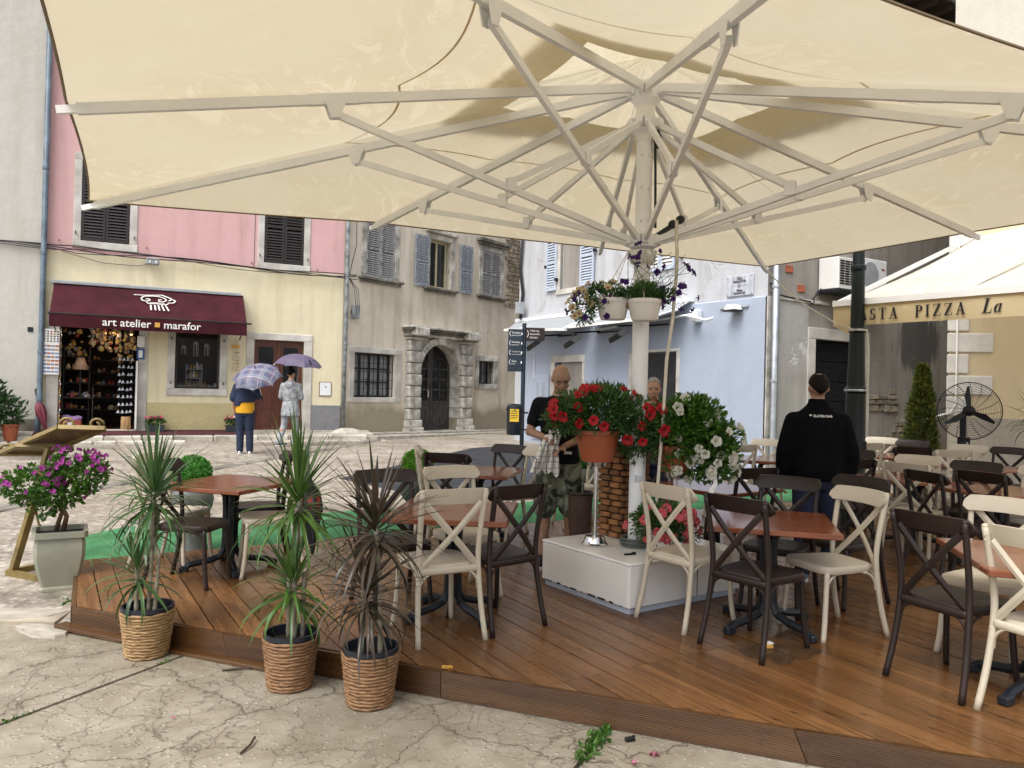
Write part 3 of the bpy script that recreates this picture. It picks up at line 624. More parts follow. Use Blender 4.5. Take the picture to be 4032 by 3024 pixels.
# red-brown double door
dl = DOOR; m = (dl[0] + dl[1]) / 2
for a, c in ((dl[0] + 0.01, m - 0.003), (m + 0.003, dl[1] - 0.01)):
    w = c - a; d = MB(); d.b2((0, 0, 0), (w, 0.05, 2.15), 0.004); o = d.build('door_leaf', MAT['doorwood'], ph, loc=(a, 0.14, 0.53))
    for z0, z1 in ((0.10, 0.42), (0.50, 1.02)):
        MB().b2((0.08, -0.012, z0), (w - 0.08, -0.001, z1), 0.01).build('panel', MAT['doorwood'], o); MB().b2((0.13, -0.022, z0 + 0.05), (w - 0.13, -0.0125, z1 - 0.05), 0.008).build('panel', MAT['doorwood'], o)
    MB().b2((0.11, -0.012, 1.16), (w - 0.11, -0.001, 2.0)).build('pane', MAT['darkglass'], o)
    gb = MB()
    for i in range(5): x = 0.13 + (w - 0.26) * i / 4; gb.beam((x, -0.025, 1.16), (x, -0.025, 2.0), 0.012, 0.012)
    for z in (1.42, 1.74): gb.tube([(0.13 + (w - 0.26) * k / 12, -0.03, z + 0.05 * math.sin(k * 1.57)) for k in range(13)], 0.006, 5)
    gb.build('door_grille', MAT['iron'], o)
MB().b2((-0.03, -0.045, 0), (0.03, -0.001, 2.15), 0.008).build('door_cover_strip', MAT['doorwood'], ph, loc=(m, 0.14, 0.53)); MB().b2((-0.05, -0.05, 0), (0.0, -0.02, 0.10), 0.004).build('door_handle', MAT['gold'], ph, loc=(m + 0.10, 0.13, 1.5))
# shop room
shopfloor = pm('shop_floor', (0.09, 0.03, 0.022), 0.35, 0.3, 3); dark = pm('shop_shelf_wood', (0.030, 0.022, 0.018), 0.6, 0.3, 6)
room(ph, -6.35, -2.6, 0.51, 3.2, 0.31, 3.6, MAT['room']); MB().b2((-6.3, 0.31, 0.515), (-4.4, 3.5, 0.53)).build('shop_floor', shopfloor, ph)
downpipe('downpipe', 'blue-grey downpipe between the grey-white house and the pink house', (*PINK, 0), PRZ, [(-6.42, -0.13, 13), (-6.42, -0.13, 0.95), (-6.44, -0.14, 0.75), (-6.44, -0.2, 0.47)], 0.055, MAT['bluepipe'], [(-6.42, -0.13, z) for z in (6.1, 4.3, 2.2, 1.2)])
downpipe('downpipe', 'rusty blue-grey downpipe between the pink house and the grey-brown house', (*PINK, 0), PRZ, [(0.06, -0.1, 11), (0.06, -0.1, 2.6), (0.05, -0.1, 0.5)], 0.05, pm('rusty_downpipe', (0.14, 0.17, 0.20), 0.6, 0.5, 7, 0.3, 40, col2=(0.30, 0.31, 0.31)), [(0.06, -0.1, z) for z in (5.9, 4.9, 3.9, 2.7)])
# cables along the front
cb = thing('cable_run', 'black cable bundle strung along the pink house front', 'cable', (*PINK, 0), PRZ)
for k in range(4):
    pts = []
    for i in range(41):
        x = -16 + 16.3 * i / 40; z = 4.47 - 0.11 * (x + 6.4) / 6.4 * (1 if x > -6.4 else 0.6) + 0.03 * math.sin(x * 1.7 + k) - 0.015 * k + (0.05 * math.sin(x * 0.9 + k * 2) if x > -6 else 0); pts.append((x, -0.10 - 0.01 * k, z))
    local_tube(cb, 'cable', MAT['wire'], pts, 0.014 - 0.002 * k, 5)
local_tube(cb, 'cable', MAT['wire'], [(-6.1, -0.05, 4.38), (-5.3, -0.05, 4.2), (-4.6, -0.05, 4.2), (-4.35, -0.05, 4.28)], 0.006, 5)
for k in range(3): local_tube(cb, 'cable', MAT['wire'], [(0.1, -0.1, 4.35), (0.25 + 0.05 * k, -0.12, 4.05), (0.32 + 0.04 * k, -0.10, 3.5), (0.18 + 0.05 * k, -0.06, 3.3), (0.2, -0.04, 3.55)], 0.008, 5)
local_tube(cb, 'cable', MAT['wire'], [(0.12, -0.08, 4.4), (0.30, -0.04, 5.2), (0.28, 0.0, 6.5)], 0.01, 5)
jb = thing('junction_box', 'grey junction box on the wall above the maroon awning', 'junction box', (PINK[0], PINK[1], 0), PRZ)
MB().b2((-4.47, -0.20, 4.24), (-4.19, -0.05, 4.37), 0.02).build('case', MAT['grey'], jb); MB().b2((-4.455, -0.215, 4.355), (-4.205, -0.06, 4.385), 0.008).build('lid', MAT['grey'], jb)
for x in (-4.40, -4.27): MB().b2((x, -0.212, 4.27), (x + 0.03, -0.2005, 4.33), 0.003).build('clip', MAT['white'], jb)
mt = thing('meter_cabinet', 'small white meter door in the yellow wall beside the brown door', 'meter cabinet', (*PINK, 0), PRZ)
MB().b2((-0.54, -0.02, 1.37), (-0.24, 0.0, 1.72), 0.003).build('frame', MAT['doorwood'], mt); MB().b2((-0.525, -0.03, 1.385), (-0.255, -0.0205, 1.705), 0.004).build('cabinet_door', MAT['offwhite'], mt); MB().b2((-0.40, -0.036, 1.58), (-0.37, -0.0305, 1.61)).build('lock', MAT['iron'], mt)

# maroon shop awning with its lettering
aw = thing('shop_awning', 'maroon fabric awning over the gift shop with white lettering', 'awning', (*PINK, 0), PRZ)
AX0, AX1, AY, AZT, AZF, AZB = -6.22, -2.38, -0.90, 3.70, 2.985, 2.71
def sheet(pts_rows):
    b = MB(); w = len(pts_rows[0]); vs = [p for r in pts_rows for p in r]
    b.add(vs, [(j * w + i, j * w + i + 1, (j + 1) * w + i + 1, (j + 1) * w + i) for j in range(len(pts_rows) - 1) for i in range(w - 1)]); return b
rows = []
for j in range(9):
    u = j / 8; rows.append([(AX0 + (AX1 - AX0) * i / 40, -0.08 + (AY + 0.08) * u, AZT + (AZF - AZT) * u - 0.035 * math.sin(math.pi * u) * (1 + 0.25 * math.sin(i * 0.6))) for i in range(41)])
sheet(rows).build('awning_cloth', MAT['maroon'], aw, smooth=True)
rows = [[(AX0 + (AX1 - AX0) * i / 60, AY - 0.012 - 0.012 * math.sin(i * 0.55) * u, AZF + (AZB - AZF) * u) for i in range(61)] for u in (0, 0.5, 1)]
sheet(rows).build('valance', MAT['maroon'], aw, smooth=True)
MB().tube([(AX0 - 0.02, AY, AZF), (AX1 + 0.10, AY, AZF)], 0.02, 8).build('front_bar', MAT['black'], aw); MB().b2((AX0 - 0.05, -0.14, AZT - 0.02), (AX1 - 0.06, -0.02, AZT + 0.05), 0.01).build('awning_case', MAT['grey'], aw)
for x in (AX0 + 0.05, AX1 - 0.05): MB().tube([(x, -0.03, 2.66), (x, -0.5, 2.80), (x, AY, AZF)], 0.016, 6).build('arm', MAT['black'], aw)
VT = AY - 0.036
def letters(txt, size, x, z, root, mat=None, y=VT, tilt=0.0, bold=0.006): return place('lettering', text_mesh(txt, size, mat or MAT['lettering'], bold=bold), root, (x, y, z), (R(90), tilt, 0))
letters('art atelier', 0.232, -4.80, 2.85, aw, bold=0.002); letters('marafor', 0.232, -3.72, 2.85, aw, bold=0.002)
MB().b2((-4.265, VT - 0.002, 2.80), (-4.165, VT + 0.002, 2.90)).build('amber_square', MAT['amber'], aw)
# ionic-column emblem drawn as flat strokes on the sloping cloth
sl = Vector((0, AY + 0.08, AZF - AZT)); sl.normalize(); sn = Vector((0, sl.z, -sl.y)); sn = -sn if sn.y > 0 else sn
def on_awn(x, v): return Vector((x, -0.08, AZT)) + sl * v + Vector((0, -0.035, -0.005))
em = MB()
def stroke(pts, w):
    pts = [on_awn(-4.27 + p[0], 0.42 - p[1]) for p in pts]
    for i in range(len(pts) - 1): em.beam(pts[i], pts[i + 1], w[i] if isinstance(w, list) else w, 0.004, up=(0, -0.6, 0.8))
stroke([(-0.42, 0.17), (-0.2, 0.175), (0.02, 0.20), (0.14, 0.22), (0.34, 0.10)], [0.02, 0.022, 0.022, 0.028])
stroke([(-0.22, 0.13), (-0.27, 0.06), (-0.25, -0.02), (-0.16, -0.05), (-0.09, 0.0), (-0.12, 0.05), (-0.18, 0.03)], 0.024)
stroke([(-0.22, 0.13), (-0.05, 0.16), (0.10, 0.15), (0.20, 0.10), (0.24, 0.03), (0.17, -0.04), (0.08, -0.02), (0.08, 0.04), (0.14, 0.04)], 0.022)
stroke([(0.28, 0.02), (0.36, 0.08), (0.42, 0.03), (0.38, -0.05), (0.26, -0.07)], 0.024); stroke([(-0.16, -0.08), (-0.12, -0.13), (0.05, -0.12), (0.22, -0.14), (0.27, -0.10)], 0.024); stroke([(-0.10, -0.09), (0.08, -0.08), (0.20, -0.09)], 0.014)
for x0, x1 in ((-0.08, -0.07), (0.0, 0.02), (0.07, 0.10), (0.14, 0.19), (0.22, 0.28)): stroke([(x0, -0.17), (x1, -0.36)], 0.030)
em.build('emblem', MAT['lettering'], aw)

# grey-brown old house with the stone portal
BRZ = R(53)
bh = thing('house', 'grey-brown weathered old house with arched stone portal', 'house', (*PINK, 0), BRZ)
beig = plaster('old_beige_render', (0.78, 0.72, 0.61), (0.42, 0.35, 0.26), 0.5, 0.4, patch=(0.40, 0.37, 0.33), patch_amt=0.66, streak=0.85, base2=(0.66, 0.57, 0.44), low=(0.34, 0.30, 0.215), low_h=1.35)
W1, W2, W3, GW, SW = (0.72, 1.74, 4.46, 5.98), (3.10, 3.98, 4.48, 5.86), (5.44, 6.34, 4.52, 5.88), (0.40, 1.83, 1.35, 2.5), (5.38, 6.10, 1.79, 2.5)
PD = (2.71, 4.46, 0.36, 2.90)
wall(bh, 0, 7.5, -0.1, 10, [W1, W2, W3, GW, SW, PD], beig, depth=0.4); body(bh, 0.12, 7.5, 10, beig)
for o in (W1, W2, W3):
    surround(bh, (o[0] - 0.16, o[1] + 0.16, o[2], o[3] + 0.15), o, MAT['oldstone'], 0.03, 0.2, False)
    part(bh, 'sill', MAT['mossy'], (o[0] - 0.26, -0.14, o[2] - 0.07), (o[1] + 0.26, 0.1, o[2] - 0.003), 0.012); part(bh, 'sill_moulding', MAT['mossy'], (o[0] - 0.2, -0.08, o[2] - 0.14), (o[1] + 0.2, 0.0, o[2] - 0.072), 0.012)
part(bh, 'window_cornice', MAT['mossy'], (W3[0] - 0.25, -0.12, 6.06), (W3[1] + 0.25, 0.0, 6.14), 0.012); part(bh, 'window_cornice', MAT['mossy'], (W3[0] - 0.3, -0.18, 6.142), (W3[1] + 0.3, 0.0, 6.24), 0.012)
part(bh, 'window_cornice', MAT['oldstone'], (W2[0] - 0.22, -0.12, 6.03), (W2[1] + 0.22, 0.0, 6.12), 0.012)
shutter(bh, W1[0] + 0.01, 1.225, W1[2] + 0.01, W1[3] - 0.01, 0.0, MAT['greywood'], 24); shutter(bh, 1.235, W1[1] - 0.01, W1[2] + 0.01, W1[3] - 0.01, 0.0, MAT['greywood'], 24)
shutter(bh, 2.46, 3.00, W2[2] - 0.02, W2[3] + 0.02, -0.06, MAT['bluewood'], 22); shutter(bh, 4.36, 4.90, W2[2] - 0.02, W2[3] + 0.02, -0.06, MAT['bluewood'], 22)
shutter(bh, W3[0] + 0.01, 5.885, W3[2] + 0.01, W3[3] - 0.01, 0.0, MAT['greywood'], 22); shutter(bh, 5.895, W3[1] - 0.01, W3[2] + 0.01, W3[3] - 0.01, 0.0, MAT['greywood'], 22)
window(bh, W2[0] + 0.02, W2[1] - 0.02, W2[2] + 0.01, W2[3] - 0.01, 0.18, MAT['creamwood'], MAT['darkglass'], 2, 1, 0.06, 0.035); room(bh, 2.9, 4.2, 4.4, 6.0, 0.41, 2, MAT['room'])
for o in (W1, W3): room(bh, o[0] - 0.1, o[1] + 0.1, o[2] - 0.1, o[3] + 0.1, 0.41, 1.5, MAT['room'])
surround(bh, (0.24, 2.06, 1.22, 2.64), GW, MAT['stone'], 0.035, 0.2); window(bh, GW[0], GW[1], GW[2], GW[3], 0.22, MAT['darkwood'], MAT['glass'], 4, 3, 0.05, 0.025, MAT['curtain']); grille(bh, GW[0] + 0.05, GW[1] - 0.03, GW[2] + 0.02, GW[3] - 0.04, 0.05, 9, 6); room(bh, 0.2, 2.1, 1.2, 2.7, 0.41, 2, MAT['room'])
surround(bh, (5.22, 6.32, 1.64, 2.65), SW, MAT['oldstone'], 0.035, 0.2); window(bh, SW[0], SW[1], SW[2], SW[3], 0.25, MAT['darkwood'], MAT['glass'], 2, 2, 0.04, 0.02, MAT['curtain']); grille(bh, SW[0] + 0.05, SW[1] - 0.05, SW[2] + 0.02, SW[3] - 0.02, 0.06, 5, 5); room(bh, 5.2, 6.3, 1.6, 2.6, 0.41, 2, MAT['room'])
# arched portal: rusticated pilasters, voussoirs, capitals, entablature
SPR, CS, RAD = 2.03, 3.585, 0.865
for s0, s1 in ((2.25, 2.71), (4.46, 4.90)):
    part(bh, 'pilaster_base', MAT['oldstone'], (s0 - 0.08, -0.26, 0.30), (s1 + 0.06, 0.0, 0.54), 0.02); part(bh, 'pilaster_base', MAT['oldstone'], (s0 - 0.04, -0.22, 0.542), (s1 + 0.03, 0.0, 0.74), 0.02)
    z = 0.742; k = 0
    while z < 2.66:
        h = 0.315; pr = 0.19 if k % 2 else 0.165; part(bh, 'pilaster_block', MAT['oldstone'], (s0 - random.uniform(0, 0.02), -pr - random.uniform(0, 0.015), z), (s1, 0.38 if s0 > 4 or s0 < 3 else 0, z + h - 0.012), 0.022); z += h; k += 1
    part(bh, 'capital', MAT['oldstone'], (s0 - 0.05, -0.24, z + 0.0), (s1 + 0.05, 0, z + 0.07), 0.015); part(bh, 'capital', MAT['mossy'], (s0 - 0.10, -0.30, z + 0.072), (s1 + 0.10, 0, z + 0.13), 0.015)
b = MB(); n = 16; poly = [(2.71, SPR)] + [(CS - math.cos(math.pi * i / n) * RAD, SPR + math.sin(math.pi * i / n) * RAD) for i in range(n + 1)] + [(4.60, SPR), (4.60, 2.905), (2.85, 2.905)]
half = [(2.711, SPR)] + [(CS - math.cos(math.pi * i / n) * RAD, SPR + math.sin(math.pi * i / n) * RAD) for i in range(n // 2 + 1)] + [(CS, 2.904), (2.711, 2.904)]
MB().wallprism(half, -0.01, 0.39).build('spandrel', MAT['oldstone'], bh); MB().wallprism([(2 * CS - p[0], p[1]) for p in half], -0.01, 0.39).build('spandrel', MAT['oldstone'], bh)
for i in range(9):
    a0, a1 = math.pi * (i + 0.04) / 9, math.pi * (i + 0.96) / 9; r0, r1 = RAD - 0.02, RAD + (0.17 if i != 4 else 0.2)
    q = [(CS - math.cos(a) * r, SPR + math.sin(a) * r) for a, r in ((a0, r0), ((a0 + a1) / 2, r0), (a1, r0), (a1, r1), ((a0 + a1) / 2, r1), (a0, r1))]
    MB().wallprism(q, -0.10 - (0.05 if i == 4 else random.uniform(0, 0.015)), -0.012).build('voussoir', MAT['oldstone'], bh)
part(bh, 'entablature', MAT['oldstone'], (2.18, -0.20, 3.045), (4.95, 0.0, 3.13), 0.02)
for k, (pr, z0, z1, mt_) in enumerate(((0.26, 3.132, 3.19, 'mossy'), (0.34, 3.192, 3.25, 'mossy'), (0.42, 3.252, 3.31, 'oldstone'))): part(bh, 'cornice', MAT[mt_], (2.20 - pr * 0.35, -pr, z0), (4.84 + pr * 0.3, 0.0, z1), 0.012)
for s0 in (2.22, 4.42): part(bh, 'cornice_block', MAT['oldstone'], (s0 - 0.02, -0.46, 3.05), (s0 + 0.49, -0.202, 3.27), 0.02)
part(bh, 'doorstep', MAT['oldstone'], (2.5, -0.35, 0.30), (4.6, 0.38, 0.41), 0.02)
# double door with arched glazing
DY = 0.39
def archz(x, r=RAD): return SPR + math.sqrt(max(0, r * r - (x - CS) ** 2))
for sg in (-1, 1):
    xs = [CS + sg * (0.005 + 0.85 * i / 10) for i in range(11)]
    po = [(xs[0], 0.415), (xs[-1], 0.415)] + [(x, archz(x) + 0.01) for x in reversed(xs)]
    d = MB(); x_in0, x_in1 = sorted((CS + sg * 0.10, CS + sg * 0.75)); o = MB().wallprism([(CS + sg * 0.004, 0.415), (CS + sg * 0.86, 0.415), (CS + sg * 0.86, 1.26), (CS + sg * 0.004, 1.26)], DY - 0.06, DY).build('door_leaf', MAT['olddoor'], bh)
    MB().b2((x_in0 + 0.02, DY - 0.085, 0.52), (x_in1 - 0.02, DY - 0.061, 1.14), 0.02).build('panel', MAT['olddoor'], o)
    fr = MB(); fr.beam((CS + sg * 0.055, DY - 0.03, 1.26), (CS + sg * 0.055, DY - 0.03, archz(CS + sg * 0.055)), 0.1, 0.06, (0, 1, 0)); fr.beam((CS + sg * 0.80, DY - 0.03, 1.26), (CS + sg * 0.80, DY - 0.03, archz(CS + sg * 0.80)), 0.1, 0.06, (0, 1, 0))
    for z in (1.58, 1.88, 2.18): fr.beam((CS + sg * 0.1, DY - 0.03, z), (CS + sg * 0.76, DY - 0.03, z), 0.03, 0.05, (0, 0, 1))
    fr.beam((CS + sg * 0.42, DY - 0.03, 1.26), (CS + sg * 0.42, DY - 0.03, 2.4), 0.03, 0.05, (0, 1, 0))
    fr.tube([(CS + sg * (0.86 * math.cos(a)), DY - 0.03, SPR + 0.86 * math.sin(a)) for a in [math.pi / 2 * i / 10 for i in range(11)]], (0.055, 0.035), 4, sq=True, up=(0, 1, 0)); fr.tube([(CS + sg * (0.42 + 0.33 * math.cos(a)), DY - 0.03, 2.18 + 0.33 * math.sin(a)) for a in [math.pi * i / 10 for i in range(11)]], 0.016, 4)
    fr.build('glazing_bars', MAT['olddoor'], o)
    MB().wallprism([(CS + sg * 0.02, 1.26), (CS + sg * 0.85, 1.26)] + [(x, archz(x)) for x in reversed(xs)], DY - 0.022, DY - 0.016).build('pane', MAT['darkglass'], o)
for (x0, z0, w, h, c) in ((2.95, 2.0, 0.16, 0.2, MAT['paleshutter']), (4.1, 1.28, 0.3, 0.3, pm('amber_card', (0.40, 0.20, 0.09), 0.7)), (4.35, 1.9, 0.2, 0.25, pm('brown_card', (0.28, 0.18, 0.10), 0.7)), (3.6, 1.28, 0.2, 0.25, MAT['curtain'])): MB().b2((x0, DY - 0.012, z0), (x0 + w, DY - 0.008, z0 + h)).build('door_notice', c, bh)
MB().b2((0, 0, 0), (0.03, 0.02, 0.22), 0.004).build('door_handle', MAT['white'], bh, loc=(CS - 0.09, DY - 0.085, 1.36)); room(bh, 2.6, 4.55, 0.35, 3.0, 0.46, 3, MAT['room'])
def rubble(root, s0, s1, z0, z1, mat, mask, seed):
    """courses of uneven stones laid bare where the render has fallen off"""
    rr = random.Random(seed); z = z0
    while z < z1:
        h = rr.uniform(0.09, 0.17); x = s0 + rr.uniform(-0.1, 0)
        while x < s1:
            L = rr.uniform(0.12, 0.34)
            if mask(x + L / 2, z + h / 2):
                b = MB().box((0, 0, 0), (L - 0.014, 0.07, h - 0.014), b=0.018); b.v = [(v[0] + rr.uniform(-0.012, 0.012), v[1] + rr.uniform(-0.006, 0.006), v[2] + rr.uniform(-0.010, 0.010)) for v in b.v]
                b.build('rubble_stone', mat, root, loc=(x + L / 2, -0.035 + 0.034 + rr.uniform(-0.012, 0.008), z + h / 2), rot=(0, rr.uniform(-0.06, 0.06), 0))
            x += L
        z += h
rubm = pm('rubble_stone', (0.23, 0.185, 0.125), 0.85, 0.4, 5, 0.8, 22, col2=(0.42, 0.35, 0.25), rand=0.3)
rubble(bh, 6.5, 7.48, 4.25, 6.9, rubm, lambda x, z: x > 6.62 + 0.12 * math.sin(z * 5) and not (x < 6.66 and z < 6.2), 4)
part(bh, 'meter_box', MAT['grey'], (0.27, -0.10, 3.35), (0.48, -0.002, 3.68), 0.01)
rock = remeshed(MB().ell((0, 0, 0.1), (0.62, 0.28, 0.24)).ell((0.3, 0.05, 0.08), (0.35, 0.25, 0.22)).ell((-0.35, 0, 0.05), (0.3, 0.22, 0.2)), 'corner_stone', MAT['kerb'], None, 0.035, 3, (-4.05, 18.98, 0.36), (0, 0, R(35))); rock.scale = (0.68, 0.8, 0.72)
tag(rock, 'long whitewashed boulder at the foot of the rusty downpipe', 'stone')
# ------------------------------------------------------------------ pale blue and white house
B0 = (4.32, 13.09); UB = R(-58); UR = R(32)
uh = thing('house', 'white house with pale blue ground floor and striped awnings', 'house', (*B0, 0), UB)
bluem = plaster('pale_blue_paint', (0.375, 0.425, 0.525), (0.30, 0.335, 0.405), 0.5, 0.16, base2=(0.43, 0.48, 0.58), streak=0.2)
whitem = plaster('blotched_white_render', (0.50, 0.51, 0.535), (0.33, 0.33, 0.33), 0.6, 0.3, base2=(0.58, 0.595, 0.63), patch=(0.43, 0.43, 0.44), patch_amt=0.60, streak=0.6)
D1, D2 = (-6.16, -5.09, 0.2, 2.31), (-3.32, -2.10, 0.2, 2.46); V1, V2 = (-6.10, -5.28, 4.04, 5.30), (-3.04, -2.24, 4.09, 5.30)
wall(uh, -7.9, 0, -0.1, 3.33, [D1, D2], bluem, 'lower_wall', 0.3, -0.05); wall(uh, -7.9, 0, 3.33, 9.5, [V1, V2], whitem, 'upper_wall', 0.25); body(uh, -7.9, -0.5, 9.5, whitem, 5.5)
MB().add([(-7.9, -0.05, 3.33), (0, -0.05, 3.33), (0, 0, 3.36), (-7.9, 0, 3.36)], [(0, 1, 2, 3)]).build('ledge', bluem, uh)
part(uh, 'corner_render', whitem, (-7.93, -0.052, -0.1), (-7.66, 0.0, 2.3), 0.004)
for o, t_ in ((D1, 2.47), (D2, 2.52)): surround(uh, (o[0] - 0.17, o[1] + 0.09, 0.2, t_), (o[0], o[1], 0.2, o[3]), MAT['stone'], 0.065, 0.1, False)
dk = MB(); dk.b2((-6.14, 0.1, 0.2), (-5.64, 0.14, 2.3)); dk.b2((-5.6, 0.1, 0.2), (-5.1, 0.14, 2.3)); o = dk.build('door_leaf', MAT['darkwood'], uh); MB().b2((-6.06, 0.092, 0.4), (-5.72, 0.099, 2.2)).build('pane', MAT['curtain'], o); MB().b2((-5.52, 0.092, 0.4), (-5.18, 0.099, 2.2)).build('pane', MAT['curtain'], o)
room(uh, -6.3, -5.0, 0.1, 2.5, 0.26, 2, MAT['room'])
o = MB().b2((-3.18, -0.02, 0.2), (-2.13, 0.02, 2.44)).build('door_leaf', pm('black_board', (0.016, 0.017, 0.020), 0.55, 0.4, 8), uh); MB().b2((-3.24, -0.03, 0.2), (-3.19, 0.02, 2.44)).build('door_edge_strip', MAT['gold'], o)
for z in (1.0, 1.75): MB().b2((-2.19, -0.045, z), (-2.08, -0.021, z + 0.09), 0.004).build('hinge', MAT['iron'], o)
shutter(uh, -6.62, -6.20, V1[2], V1[3] + 0.1, -0.05, MAT['paleshutter'], 20); shutter(uh, -5.26, -4.76, V1[2], V1[3] + 0.1, -0.05, MAT['paleshutter'], 20)
surround(uh, (V1[0] - 0.12, V1[1] + 0.02, V1[2] - 0.12, V1[3] + 0.1), V1, MAT['stone'], 0.025, 0.1)
window(uh, -5.78, -5.30, V1[2] + 0.02, V1[3], 0.10, MAT['white'], MAT['glass'], 1, 1, 0.06, curtain=MAT['curtain']); o = MB().b2((0, 0, 0), (0.34, 0.04, 1.25)).build('window_leaf', MAT['white'], uh, loc=(-6.08, 0.06, V1[2] + 0.02)); room(uh, -6.3, -5.1, 3.9, 5.5, 0.26, 2, MAT['room'])
shutter(uh, V2[0], -2.645, V2[2], V2[3], -0.03, MAT['paleshutter'], 15, MAT['white']); shutter(uh, -2.635, V2[1], V2[2], V2[3], -0.03, MAT['paleshutter'], 15, MAT['white']); room(uh, -3.2, -2.1, 4.0, 5.4, 0.26, 1, MAT['room'])
for x, z in ((-6.62, 4.6), (-4.72, 4.75), (-6.18, 4.25), (-2.05, 4.25)): MB().b2((x - 0.02, -0.11, z), (x + 0.03, -0.02, z + 0.07), 0.004).build('shutter_catch', MAT['iron'], uh)
MB().wallprism([(-6.66, 3.37), (-4.60, 3.37), (-5.70, 3.86)], -0.05, -0.002).build('gable_moulding', whitem, uh)
part(uh, 'wall_box', MAT['offwhite'], (-5.35, -0.2, 3.45), (-5.15, -0.05, 3.7), 0.01)
ug = thing('cable_run', 'black cables hanging down the left corner of the white house', 'cable', (*B0, 0), UB)
for k in range(3): local_tube(ug, 'cable', MAT['wire'], [(-7.78 + 0.06 * k, -0.04, 5.6), (-7.84 + 0.05 * k, -0.05, 4.7), (-7.70 + 0.05 * k, -0.05, 4.1), (-7.82 + 0.06 * k, -0.05, 3.35), (-7.8, -0.08, 3.0)], 0.016, 5)
o = thing('flood_light', 'grey floodlight at the left corner of the white house', 'lamp', (*B0, 0), UB); MB().b2((-7.65, -0.28, 3.55), (-7.45, -0.12, 3.85), 0.01).build('housing', MAT['grey'], o); local_tube(o, 'bracket', MAT['iron'], [(-7.6, -0.02, 3.3), (-7.58, -0.15, 3.45), (-7.56, -0.18, 3.6)], 0.02, 6)
part(uh, 'electric_cabinet', bluem, (-7.07, -0.085, 0.45), (-6.37, -0.052, 2.03), 0.006)
for k in range(7):
    for x in (-6.9, -6.65): part(uh, 'vent_slot', MAT['grey'], (x, -0.092, 1.50 + k * 0.05), (x + 0.12, -0.0855, 1.52 + k * 0.05), 0.001)
np_ = thing('street_sign', 'marble street name plate high on the white wall', 'sign', (*B0, 0), UB)
MB().b2((-0.89, -0.035, 3.40), (-0.29, -0.004, 3.765), 0.006).build('plate', pm('marble_plate', (0.42, 0.44, 0.50), 0.3, 0.25, 4, stretch=(3, 3, 1), col2=(0.58, 0.60, 0.66)), np_)
for t_, s_, z in (('TRG', 0.062, 3.70), ('MARAFOR', 0.062, 3.65), ('Piazza', 0.055, 3.495), ('MARAFOR', 0.055, 3.445)): letters(t_, s_, -0.59, z, np_, MAT['ink'], -0.0375, bold=0.001)
MB().tube([(-0.63, -0.038, 3.60), (-0.63, -0.038, 3.565), (-0.60, -0.038, 3.55), (-0.57, -0.038, 3.565), (-0.57, -0.038, 3.60)], 0.004, 4).beam((-0.60, -0.038, 3.55), (-0.60, -0.038, 3.62), 0.008, 0.002).beam((-0.80, -0.037, 3.58), (-0.66, -0.037, 3.58), 0.003, 0.002).beam((-0.54, -0.037, 3.58), (-0.40, -0.037, 3.58), 0.003, 0.002).build('emblem', MAT['ink'], np_)
for x in (-0.86, -0.32):
    for z in (3.43, 3.735): MB().lathe([(0.012, 0), (0.012, 0.008), (0.0, 0.012)], 8).build('screw', MAT['steel'], np_, loc=(x, -0.036, z), rot=(R(90), 0, 0))
# white striped awnings
def stripe_mat():
    m, t, p, out = new_mat('striped_awning'); v = coords(t); w = nn(t, 'ShaderNodeTexWave', Scale=2.3, bands_direction='X'); t.links.new(v, w.inputs['Vector'])
    c = mixc(t, ramp(t, w.outputs[0], 0.5, 0.56), (0.40, 0.41, 0.425), (0.19, 0.215, 0.24)); t.links.new(c, p.inputs['Base Color']); p.inputs['Roughness'].default_value = 0.8; return m
strm = stripe_mat()
def house_awning(label, sb0, sb1, zb, sf0, sf1, zf0, zf1, d):
    a = thing('striped_awning', label, 'awning', (*B0, 0), UB, 'striped awnings on the white house'); n = 24; rows = []
    for j in range(7):
        u = j / 6; rows.append([((sb0 + (sb1 - sb0) * i / n) * (1 - u) + (sf0 + (sf1 - sf0) * i / n) * u, -0.1 - (d - 0.1) * u, zb * (1 - u) + (zf0 + (zf1 - zf0) * i / n) * u - 0.03 * math.sin(math.pi * u)) for i in range(n + 1)])
    sheet(rows).build('awning_cloth', strm, a, smooth=True)
    MB().beam((sf0, -d, zf0 - 0.02), (sf1, -d, zf1 - 0.02), 0.07, 0.06).build('front_bar', MAT['white'], a); MB().beam((sb0, -0.08, zb + 0.03), (sb1, -0.08, zb + 0.03), 0.1, 0.08).build('roller', MAT['offwhite'], a)
    for x in (sf0 + 0.3, sf1 - 0.3):
        f = (x - sf0) / (sf1 - sf0); MB().tube([(x + 0.1, -0.05, zb - 0.05), (x + 0.45, -d * 0.5, zb - 0.18), (x, -d, zf0 + (zf1 - zf0) * f - 0.04)], 0.025, 6).build('arm', MAT['offwhite'], a)
house_awning('left striped awning with its white front bar over the blue house door', -7.87, -4.66, 3.38, -7.42, -4.86, 3.13, 3.01, 0.7); house_awning('right striped awning with its white front bar beside the umbrella pole', -4.6, -1.70, 3.40, -4.61, -1.86, 3.04, 3.07, 0.8)
pc = thing('awning_bracket', 'grey folded awning arm beneath the right striped awning', 'awning arm', (*B0, 0), UB); MB().b2((-1.62, -0.22, 2.98), (-1.44, -0.055, 3.22), 0.02).build('wall_bracket', MAT['offwhite'], pc); MB().tube([(-1.6, -0.3, 3.1), (-1.1, -0.32, 2.98), (-1.0, -0.24, 3.02)], 0.03, 6).build('arm', MAT['offwhite'], pc); MB().tube([(-4.4, -0.25, 2.98), (-1.4, -0.28, 3.12)], 0.022, 6).build('bar', MAT['offwhite'], pc)
